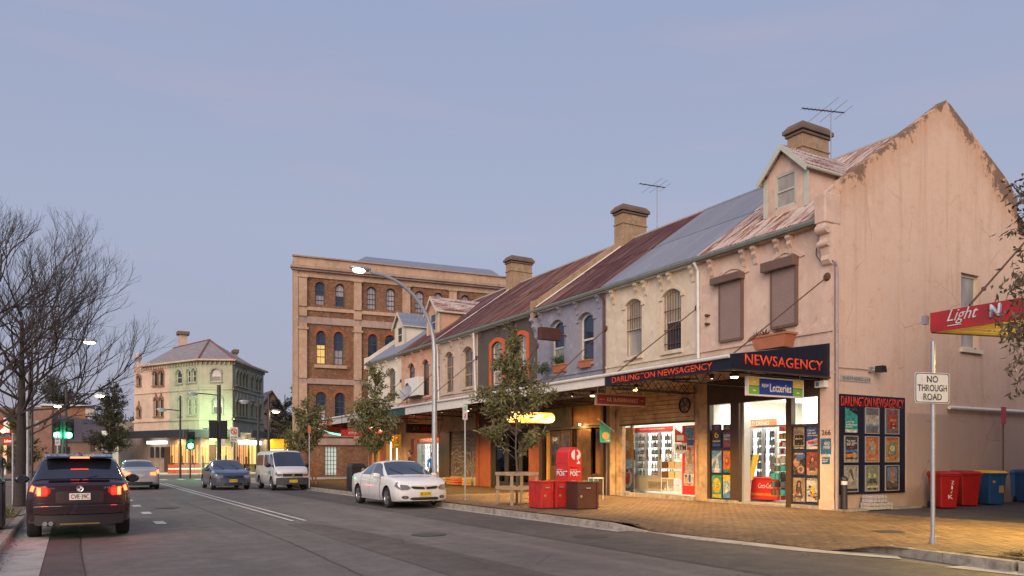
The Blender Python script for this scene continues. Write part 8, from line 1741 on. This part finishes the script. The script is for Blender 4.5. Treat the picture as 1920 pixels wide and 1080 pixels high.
gold = flat((.55, .42, .22)); hang(20.0, 1119, 1211, 741, 759.5, 'hanging_sign', 'dark red KK SUPERMARKET sign hanging under the white awning', M_maroon, [('KK SUPERMARKET', .20, .84, .30, .70, gold, 0), ('—', .05, .15, .48, .53, gold, 0), ('—', .88, .96, .48, .53, gold, 0)], flat((.42, .30, .20)))
# glowing amber capsule sign
F = Face((0, 26.6, 0), (1, 0, 0)); a0, a1 = F.a(953), F.a(1041); z0, z1 = F.z(995, 793), F.z(995, 772); t = thing('glowing_sign', 'glowing amber capsule shaped sign hanging before the terracotta cafe', 'sign', F.p((a0+a1)/2, z0))
tn = NT('amber_capsule'); s = tn.n('ShaderNodeSeparateXYZ'); tn.l(tn.tc.outputs['Object'], s.inputs[0]); nn = tn.noise(tn.coord((1, 1, 2)), 2.0, 2); c = tn.ramp(nn, [(.40, (1, .34, .04)), (.56, (1, .72, .28))]); tn.base((.5, .2, .03)); tn.l(c, tn.b.inputs['Emission Color']); tn.b.inputs['Emission Strength'].default_value = 3.6
mb = MB(); n = 12; rr = (z1-z0)/2; zc = (z0+z1)/2; prof = [(a0+rr-rr*math.cos(math.pi*k/n-math.pi/2+math.pi/2)*1, 0) for k in range(n)]
pl_ = [((a0+rr)+rr*math.cos(R(90+15*k)), zc+rr*math.sin(R(90+15*k))) for k in range(13)]+[((a1-rr)+rr*math.cos(R(-90+15*k)), zc+rr*math.sin(R(-90+15*k))) for k in range(13)]
mb.fprism(F, pl_, -.18, 0); mb.build('lit_body', tn.m, t); mb = MB(); cxx = (a0+a1)/2; ring_strip(mb, F, pl_+pl_[:1], [(cxx+(x-cxx)*.985, zc+(z-zc)*.9) for x, z in pl_+pl_[:1]], -.2, .02); mb.build('rim', paint('copper_rim', (.25, .09, .03), .4, .2, 3, 0, .5), t)
for q in (.2, .8): mb = MB(); x = a0+(a1-a0)*q; mb.tube([F.p(x, z1, -.09), F.p(x, 4.2, -.09)], .012, 5); mb.build('hanger', M_dark, t)
lamp('sign_glow', 'AREA', tuple(F.p((a0+a1)/2, z0-.05, -.09)), 110, (1, .55, .15), 1.6, (0, 0, 0), .3)
# red neon sign, dark ATM sign, yellow flag sign
t, F, r = hang(43.0, 690, 736, 799, 812, 'neon_sign', 'red neon lit sign glowing through the tree at the far shop', emit('neon_red', (1, .12, .04), 1.6), [('CC', .06, .3, .2, .85, emit('neon_pink', (1, .6, .5), 6), 0), ('FOOD', .38, .95, .2, .85, emit('neon_pink', (1, .6, .5), 6), 0)]); lamp('neon_glow', 'POINT', tuple(F.p((r[0]+r[1])/2, r[2]-.3, .5)), 40, (1, .25, .1), .2)
hang(43.4, 640, 684, 806, 818, 'hanging_sign', 'long dark red sign left of the neon sign below the end awning', flat((.45, .03, .03)), [('OPEN', .3, .7, .3, .7, M_white, 0)])
hang(39.0, 762, 812, 795, 812, 'hanging_sign', 'dark sign with dull red ATM lettering above the lit shop doorway', flat((.03, .012, .01)), [('ATM', .25, .45, .25, .75, flat((.3, .2, .05)), 0), ('OPEN', .55, .9, .25, .75, flat((.4, .04, .02)), 0)])
hang(41.0, 737, 752, 815, 840, 'flag_sign', 'small square yellow sign under the awning of the shop behind the sedan', flat((.75, .38, .03)), [('S', .3, .7, .35, .8, flat(BR), 0), ('SALE', .15, .85, .08, .22, flat(GR), 0)], rods=True)
# teal flag and ATM flag on slanting poles
def flag_sign(wx, wy, ex, ey, Yp, quad, m, name, label, extra):
    F = Face((0, Yp, 0), (1, 0, 0)); t = thing(name, label, 'flag', F.p(*F.az(ex, ey))); mb = MB(); mb.tube([F.p(*F.az(wx, wy)), F.p(*F.az(ex, ey))], .012, 6); mb.build('pole', M_white if name == 'flag' else M_bpl, t)
    mb = MB(); mb.fprism(F, [F.az(x, y) for x, y in quad], -.015, -.005); o = mb.build('cloth', m, t); extra(F, o, t); return t
def ex1(F, o, t):
    a, z = F.az(1136, 817); mb = MB(); mb.fprism(F, [(a+.17*math.cos(k*math.pi/8), z+.14*math.sin(k*math.pi/8)) for k in range(16)], -.004, 0); mb.build('badge', flat((.62, .40, .06)), o); a, z = F.az(1139, 826.5); text('TRADE', F, a-.1, a+.13, z-.03, z+.03, .002, M_white, o)
flag_sign(1152, 809, 1121, 785, 22.6, [(1125, 789), (1145.5, 804), (1144, 830), (1125.5, 829.5)], flat((.03, .30, .26)), 'flag', 'teal flag with yellow badge on a slanting pole beside the timber posts', ex1)
def ex2(F, o, t):
    r = (F.a(1269), F.a(1282), F.z(1275, 826), F.z(1275, 816)); mb = MB(); mb.fbox(F, *r, -.004, 0); mb.build('patch', M_white, o)
    pts = [F.az(x, y) for x, y in ((1264.5, 831), (1288, 830.5), (1288, 846), (1280, 851), (1272, 851.5), (1265, 845))]; mb = MB(); mb.fprism(F, pts, -.01, -.002); b_ = mb.build('white_shield', M_white, t); r = (F.a(1267), F.a(1286), F.z(1276, 844), F.z(1276, 835)); text('ATM', F, *r, .004, BKM, b_, bold=.03)
flag_sign(1302, 827, 1264, 800, 18.75, [(1265.5, 803), (1288, 818), (1288, 830), (1265.5, 830)], flat((.62, .07, .03)), 'cash_machine_flag', 'red and white ATM flag on a slanting pole at the supermarket front', ex2)
# ================================================================ THINGS ON THE TERRACE
M_terra = paint('terracotta', (.42, .15, .075), .7, .15, 6, .1)
def plant(mb, c, n, ln, r, up=.8):
    for k in range(n): d = (rv(r)+UP*up).normalized(); leaf(mb, c+rv(r)*.04, d, rv(r), ln*r.uniform(.6, 1.2), ln*.08)
def planter(px0, px1, y0_, y1_, d, label, pl, w_=.3, taper=.08):
    r = rect(px0, px1, y0_, y1_, FT, d); t = thing('planter', label, 'planter', FT.p((r[0]+r[1])/2, r[2], d), 'terracotta planters on the terrace'); q = taper
    A = [FT.p(r[0]+q, r[2], d-w_), FT.p(r[1]-q, r[2], d-w_), FT.p(r[1]-q, r[2], d), FT.p(r[0]+q, r[2], d), FT.p(r[0], r[3], d-w_-.03), FT.p(r[1], r[3], d-w_-.03), FT.p(r[1], r[3], d+.03), FT.p(r[0], r[3], d+.03)]; mb = MB(); mb.hexa(A); mb.build('trough', M_terra, t); mb = MB(); mb.fbox(FT, r[0]-.02, r[1]+.02, r[3]-.05, r[3]+.005, d-w_-.05, d+.05); mb.build('rim', M_terra, t)
    mb = MB(); rr = random.Random(int(px0)); 
    for k in range(pl[0]): plant(mb, FT.p(r[0]+(r[1]-r[0])*rr.random(), r[3]+.02, d-w_/2), pl[1], pl[2], rr, pl[4])
    mb.build('plant', pl[3], t, merge=False)
Ldead = paint('dead_plant', (.10, .05, .035), .9); Lsuc = leafmat('succulent_leaf', (.04, .10, .05), (.08, .14, .07), (.10, .16, .09))
planter(1409, 1475, 627, 653, 1.1, 'large terracotta trough with a dead plant on the awning below the right shutter', (4, 30, .22, Ldead, .6), .4, .12)
planter(1036, 1057, 683, 698, .16, 'terracotta planter with a green agave on the left lilac window sill', (2, 26, .5, Lsuc, 1.0), .2, .02); planter(1085, 1104, 675, 689, .16, 'terracotta planter with short plants on the right lilac window sill', (4, 14, .18, Lsuc, .9), .2, .02)
leafy_tree(onX(1018, 702, 17.6), 'leafy pot plant on the awning before the lilac house', .1, [(0, 0, .35, .35, .25, 1)], 160, .2, Lsuc, 31, .01, group='plants on the awning', name='pot_plant')
r = rect(1045, 1077, 615, 636, FT, .55); t = thing('rusty_sign_box', 'rusty old light box sign projecting between the lilac windows', 'sign', FT.p(r[0], r[2], .4)); Mrb = paint('rust_box', (.085, .028, .022), .6, .25, 4, .1)
Yb = -(FT.a(1062)); F = Face((0, Yb, 0), (1, 0, 0)); zz0, zz1 = FT.z(1062, 636, .4), FT.z(1062, 613, .4); mb = MB(); mb.box(XF-1.35, Yb-.14, zz0, XF-.35, Yb+.14, zz1); mb.build('box', Mrb, t, bevel=.01); mb = MB(); mb.tube([(XF-.35, Yb, (zz0+zz1)/2), (XF, Yb, (zz0+zz1)/2)], .03, 6); mb.build('bracket', M_rusty, t)
text('SMITH & CO', F, XF-1.25, XF-.45, zz0+.15, zz1-.2, .15, flat((.12, .06, .05)), t) if False else None
# air conditioner and dish on the peach house
r = rect(763, 787, 709, 743, FT, .3); t = thing('air_conditioner', 'white outdoor air conditioner unit below the peach house window', 'air conditioner', FT.p((r[0]+r[1])/2, r[2], .2)); mb = MB(); mb.fbox(FT, *r, .02, .45); mb.build('case', M_white, t, bevel=.02)
mb = MB(); mb.lathe([(.001, 0), (r[1]*0+.30, 0), (.30, -.03)], 18, Matrix.Translation(FT.p(r[0]+.4, (r[2]+r[3])/2, .47)) @ Matrix.Rotation(R(-90), 4, 'Y')); mb.build('fan_grille', M_dark, t); mb = MB(); mb.fbox(FT, r[0], r[1], r[2]-.06, r[2]-.01, 0, .5); mb.build('bracket', M_dark, t)
b = onX(763, 757, 16.4); t = thing('satellite_dish', 'grey satellite dish tilted up on the awning before the peach house', 'satellite dish', b); mb = MB(); Md = Matrix.Translation(b+Vector((0, 0, .55))) @ Matrix.Rotation(R(62), 4, Vector((.4, -1, 0))); mb.lathe([(.001, .0), (.2, .03), (.36, .09), (.46, .16)], 20, Md); mb.build('dish', plain('dish_grey', (.30, .30, .32), .5), t, smooth=60); mb = MB(); mb.tube([b, b+Vector((0, 0, .55))], .025, 6); mb.build('stand', M_dark, t); mb = MB(); mb.tube([b+Vector((0, 0, .35)), b+Vector((-.5, -.1, .75))], .015, 5); mb.build('feed_arm', M_dark, t)
# antennas
def antenna(base, ztop, lab, L=1.35, dirb=(-.85, .35), n=9):
    base = Vector(base); t = thing('tv_antenna', lab, 'antenna', base, 'television antennas on the roofs'); top = Vector((base.x, base.y, ztop)); mb = MB(); mb.tube([base, top], .018, 6); mb.build('mast', M_steel, t); d = Vector((*dirb, 0)).normalized(); s = Vector((-d.y, d.x, 0)); e0 = top-d*L*.32+UP*-.12; e1 = top+d*L*.68+UP*-.08
    mb = MB(); mb.tube([e0, e1], .022, 6); mb.build('boom', M_dark, t)
    for i in range(n): c = e1.lerp(e0, i/(n-1)*.75); mb = MB(); mb.tube([c-s*.11, c+s*.11], .006, 4); mb.build('element', M_dark, t)
    for i, l in enumerate((.55, .85, 1.0)): c = e0.lerp(e1, .25*i+.02); mb = MB(); mb.tube([c-s*l, c+s*l], .008, 4); mb.build('element', M_steel, t)
d_ = ray(1558, 290)*26.6; antenna((d_.x, d_.y, H+d_.z-1.0), H+(860-203)/FPX*26.6, 'large television antenna above the pink house chimney', 1.6, (-.93, .36)); d_ = ray(1232, 425)*34.5; antenna((d_.x, d_.y, H+d_.z-.8), H+(860-345)/FPX*34.5, 'smaller television antenna on the ridge beside the middle chimney', 1.3, (-.9, .2), 5)
# ================================================================ RED "Light" AWNING OF THE TAVERN ACROSS THE LANE
F = Face((14.56, 0, 0), (0, -1, 0)); A0 = F.a(1744); zt, zb = F.z(1744, 587), F.z(1744, 623); A1 = A0+7; yb_ = -A0
t = thing('tavern_awning', 'red tavern awning with white Light lettering and yellow lit underside at the right edge', 'awning', (16, -A0-2, 4)); Mrs = paint('awning_red', (.42, .025, .03), .5, .25, 3, .05, dirt=(.25, .03, .035))
mb = MB(); mb.fbox(F, A0, A1, zb, zt, -.06, 0); fa = mb.build('fascia', Mrs, t)
text('Light', F, F.a(1776), F.a(1835), F.z(1776, 610), F.z(1776, 578)-.04, .015, M_sgw, fa, .45, .0); text('N', F, F.a(1857), F.a(1880), F.z(1857, 597), F.z(1857, 573), .015, flat((.20, .18, .35)), fa, .1, .06); text('N', F, F.a(1855), F.a(1877), F.z(1857, 595), F.z(1857, 571), .022, M_sgw, fa, .1, .03)
mb = MB(); mb.fbox(F, F.a(1777), F.a(1803), F.z(1777, 612), F.z(1777, 610.5), .008, .015); mb.build('underline', M_sgw, fa)
Fy = Face((0, yb_, 0), (1, 0, 0)); My = paint('cream_soffit', (.62, .50, .16), .5, .1, 3, .03)
ed = [(14.56, yb_), (17.4, yb_-.35)]
for k in range(6):
    x0 = 14.62; off = k*.30; m0, m1 = (x0, yb_-.03-off), (17.5, yb_-.9-off); mb = MB(); z = zb-.0
    mb.hexa([(m0[0], m0[1]-.26, z), (m1[0], m1[1]-.26, z-.02), (m1[0], m1[1], z-.02), (m0[0], m0[1], z), (m0[0], m0[1]-.26, z+.03), (m1[0], m1[1]-.26, z+.01), (m1[0], m1[1], z+.01), (m0[0], m0[1], z+.03)]); mb.build('soffit_board', My, t)
mb = MB(); mb.hexa([(14.6, yb_-.03, zb-.02), (17.5, yb_-.9, zb-.04), (17.5, yb_-.86, zb-.04), (14.6, yb_+.0, zb-.02), (14.6, yb_-.03, zb+.16), (17.5, yb_-.9, zb+.14), (17.5, yb_-.86, zb+.14), (14.6, yb_, zb+.16)]); mb.build('end_beam', M_bronze, t)
mb = MB(); mb.box(14.7, yb_-4.5, zb+.2, 17.5, yb_-1.9, zb+.24); mb.build('roof', M_steel, t); mb = MB(); mb.box(14.44, yb_+.02, zt-.22, 14.56, yb_+.1, zt-.05); mb.build('end_bracket', M_steel, t)
mb = MB(); q0 = onX(1818, 572, 14.7); q1 = onX(1925, 450, 17.9); mb.tube([q0, q1], .02, 6); mm = q0.lerp(q1, .2); mb.tube([mm, mm.lerp(q1, .03), mm.lerp(q1, .06)], [.02, .05, .02], 6); mb.build('tie_rod', M_rusty, t)
lamp('tavern_soffit_light', 'AREA', (15.4, 6.6, 3.55), 800, (1, .66, .16), 1.5, (0, 0, 0), 2.5)
lamp('tavern_uplight', 'AREA', (16.2, 6.4, 3.1), 60, (1, .80, .28), .8, (math.pi, 0, 0), 1.2)
t = thing('tavern_light', 'lit tube lamp under the red tavern awning', 'lamp', (16.2, 6.4, 3.2)); mb = MB(); mb.box(16.1, 5.9, 3.13, 16.3, 6.9, 3.17); mb.build('tube', emit('yellow_tube', (1, .8, .35), 5), t); mb = MB(); mb.box(16.08, 5.88, 3.04, 16.32, 6.92, 3.10); mb.build('tray', M_steel, t)
t = thing('tavern', 'plain rendered tavern wall beyond the right edge of the picture', 'building', (22, 4, 0)); mb = MB(); mb.box(18.0, -3, 0, 30, yb_-.6, 8); mb.build('wall', stucco('tavern_wall', (.45, .33, .26)), t)
# barrier at the crossing
bz = onZ(320, 889, 0); t = thing('barrier', 'red and white plastic road barrier before the hotel doorway', 'barrier', bz); F = Face((0, bz.y, 0), (1, 0, 0))
for k in range(5):
    a0, a1 = F.a(315+k*12.4), F.a(315+k*12.4+12); mb = MB(); mb.fprism(F, [(a0, .05), (a1, .05), (a1, .95), (a0+.02, .95)], -.2, 0); mb.build('panel', flat((.55, .06, .03) if k < 2 else (.40, .13, .12)), t); mb = MB(); mb.fbox(F, a0, a1, .45, .6, 0, .02); mb.build('stripe', M_white, t)
# small shrub at the left kerb
b = P_(27, 968); b.x = -1.42; t = thing('shrub', 'small strappy shrub at the left kerb under the bare tree', 'shrub', b); rr = random.Random(1); mb = MB()
for k in range(240): d = (rv(rr)+UP*.9).normalized(); leaf(mb, b+Vector((rr.gauss(0, .12), rr.gauss(0, .3), 0)), d, rv(rr), rr.uniform(.18, .42), .012)
mb.build('leaves', L_gr, t, merge=False); mb = MB()
for k in range(6): mb.tube([b, b+Vector((rr.gauss(0, .1), rr.gauss(0, .1), .25))], .008, 4)
mb.build('stems', M_bark, t)
# wires across the lane mouth / left: overhead line
# ================================================================ PEOPLE
def person(loc, yaw, label, top, legs, hair=(.03, .02, .015), pose='stand', arm=0.0, stride=.0, bag=False):
    J = {}; V = []; Eg = []; Rr = []
    def add(nm, p, r, par=None):
        J[nm] = len(V); V.append(p); Rr.append(r)
        if par: Eg.append((J[par], J[nm]))
    add('pel', (0, 0, .93), (.155, .115)); add('bel', (0, .01, 1.08), (.145, .10), 'pel'); add('chest', (0, .0, 1.28), (.175, .115), 'bel'); add('sh', (0, -.005, 1.42), (.13, .085), 'chest'); add('neck', (0, .01, 1.50), (.055, .055), 'sh'); add('jaw', (0, .035, 1.57), (.068, .075), 'neck'); add('head', (0, .02, 1.66), (.082, .098), 'jaw'); add('crown', (0, .0, 1.73), (.060, .07), 'head')
    for s, st in ((-1, stride), (1, -stride)):
        n = 'l' if s < 0 else 'r'; add(n+'hip', (s*.09, 0, .86), (.095, .10), 'pel'); add(n+'kn', (s*.10, st*.5+.02, .48), (.062, .066), n+'hip'); add(n+'an', (s*.10, st, .09), (.04, .045), n+'kn'); add(n+'toe', (s*.115, st+.15, .04), (.042, .03), n+'an')
        add(n+'sho', (s*.185, 0, 1.40), (.062, .062), 'sh'); f = arm if s > 0 else arm*.4; add(n+'el', (s*.235, -.02+f*.12, 1.14), (.046, .046), n+'sho'); add(n+'wr', (s*.23, .05+f*.30, .92+f*.22), (.032, .03), n+'el'); add(n+'palm', (s*.225, .07+f*.36, .85+f*.24), (.022, .04), n+'wr')
        for k in range(4): y = .04+f*.36+k*.020; add(n+'f%d' % k, (s*.222, y, .79+f*.24+(.008 if k in (1, 2) else 0)), (.010, .010), n+'palm'); add(n+'g%d' % k, (s*.205, y+.004, .76+f*.24), (.009, .009), n+'f%d' % k)
        add(n+'th', (s*.20, .10+f*.38, .83+f*.24), (.011, .011), n+'palm')
    add('nose', (0, .118, 1.645), (.014, .018), 'head')
    me = bpy.data.meshes.new('body'); me.from_pydata(V, Eg, []); ob = bpy.data.objects.new('body', me); COL.objects.link(ob)
    md = ob.modifiers.new('s', 'SKIN'); sv = me.skin_vertices[0].data
    for i, r in enumerate(Rr): sv[i].radius = r
    sv[0].use_root = True; ob.modifiers.new('ss', 'SUBSURF').levels = 2
    dg = bpy.context.evaluated_depsgraph_get(); nm = bpy.data.meshes.new_from_object(ob.evaluated_get(dg)); bpy.data.objects.remove(ob)
    skin = plain('skin_tone', (.36, .20, .14), .55); mats = [flat(top), flat(legs), skin, flat(hair), M_black]
    for m in mats: nm.materials.append(m)
    for p in nm.polygons:
        c = p.center; i = 0
        if c.z < .09: i = 4
        elif c.z < .95 and abs(c.x) < .19: i = 1
        elif c.z < .90+arm*.24: i = 2
        elif c.z > 1.50: i = 3 if (c.z > 1.70 or (c.y < .03 and c.z > 1.60)) else 2
        p.material_index = i; p.use_smooth = True
    t = thing('person', label, 'person', (0, 0, 0)); b = bpy.data.objects.new('body', nm); COL.objects.link(b); b.parent = t
    h = MB(); h.ball((0, -.012, 1.685), (.088, .098, .088), 14, 8); h.v = [v if not (v[1] > .05 and v[2] < 1.70) else (v[0], .05, v[2]) for v in h.v]; h.build('hair', flat(hair), t, smooth=60)
    e_ = MB(); [e_.ball((s*.030, .098, 1.665), (.012, .008, .008), 6, 4) for s in (-1, 1)]; e_.build('eyes', flat(BK), t, kind=None); m_ = MB(); m_.ball((0, .103, 1.605), (.024, .008, .006), 8, 4); m_.build('mouth', flat((.25, .08, .07)), t)
    for s in (-1, 1): m_ = MB(); m_.ball((s*.083, .01, 1.645), (.012, .02, .03), 8, 5); m_.build('ear', skin, t)
    if bag: m_ = MB(); m_.box(-.30, .0, .62, -.22, .22, .86); m_.tube([(-.26, .02, .86), (-.25, .11, .98), (-.26, .2, .86)], .008, 5); m_.build('bag', flat(WH), t)
    t.location = loc; t.rotation_euler = (0, 0, yaw); return t
# person() faces +y locally
person((12.45, 30.0, ZP), R(75), 'person in a dark brown top standing at the lit shop behind the white sedan', (.06, .035, .025), (.03, .03, .04), arm=.5, stride=.12)
person((16.0, 35.6, ZP), R(180), 'person in a bright blue shirt half hidden by the curved lamp post', (.03, .12, .55), (.02, .02, .03), stride=.1)
person((-1.75, 34.5, ZP), R(200), 'person in dark clothes holding something white on the left footpath beyond the SUV', (.04, .04, .07), (.03, .03, .04), (.06, .03, .02), arm=.8, bag=False)
person((-3.05, 45, ZP), R(170), 'person in black with a white bag walking on the left footpath at the picture edge', (.02, .02, .025), (.05, .045, .045), bag=True, stride=.2)
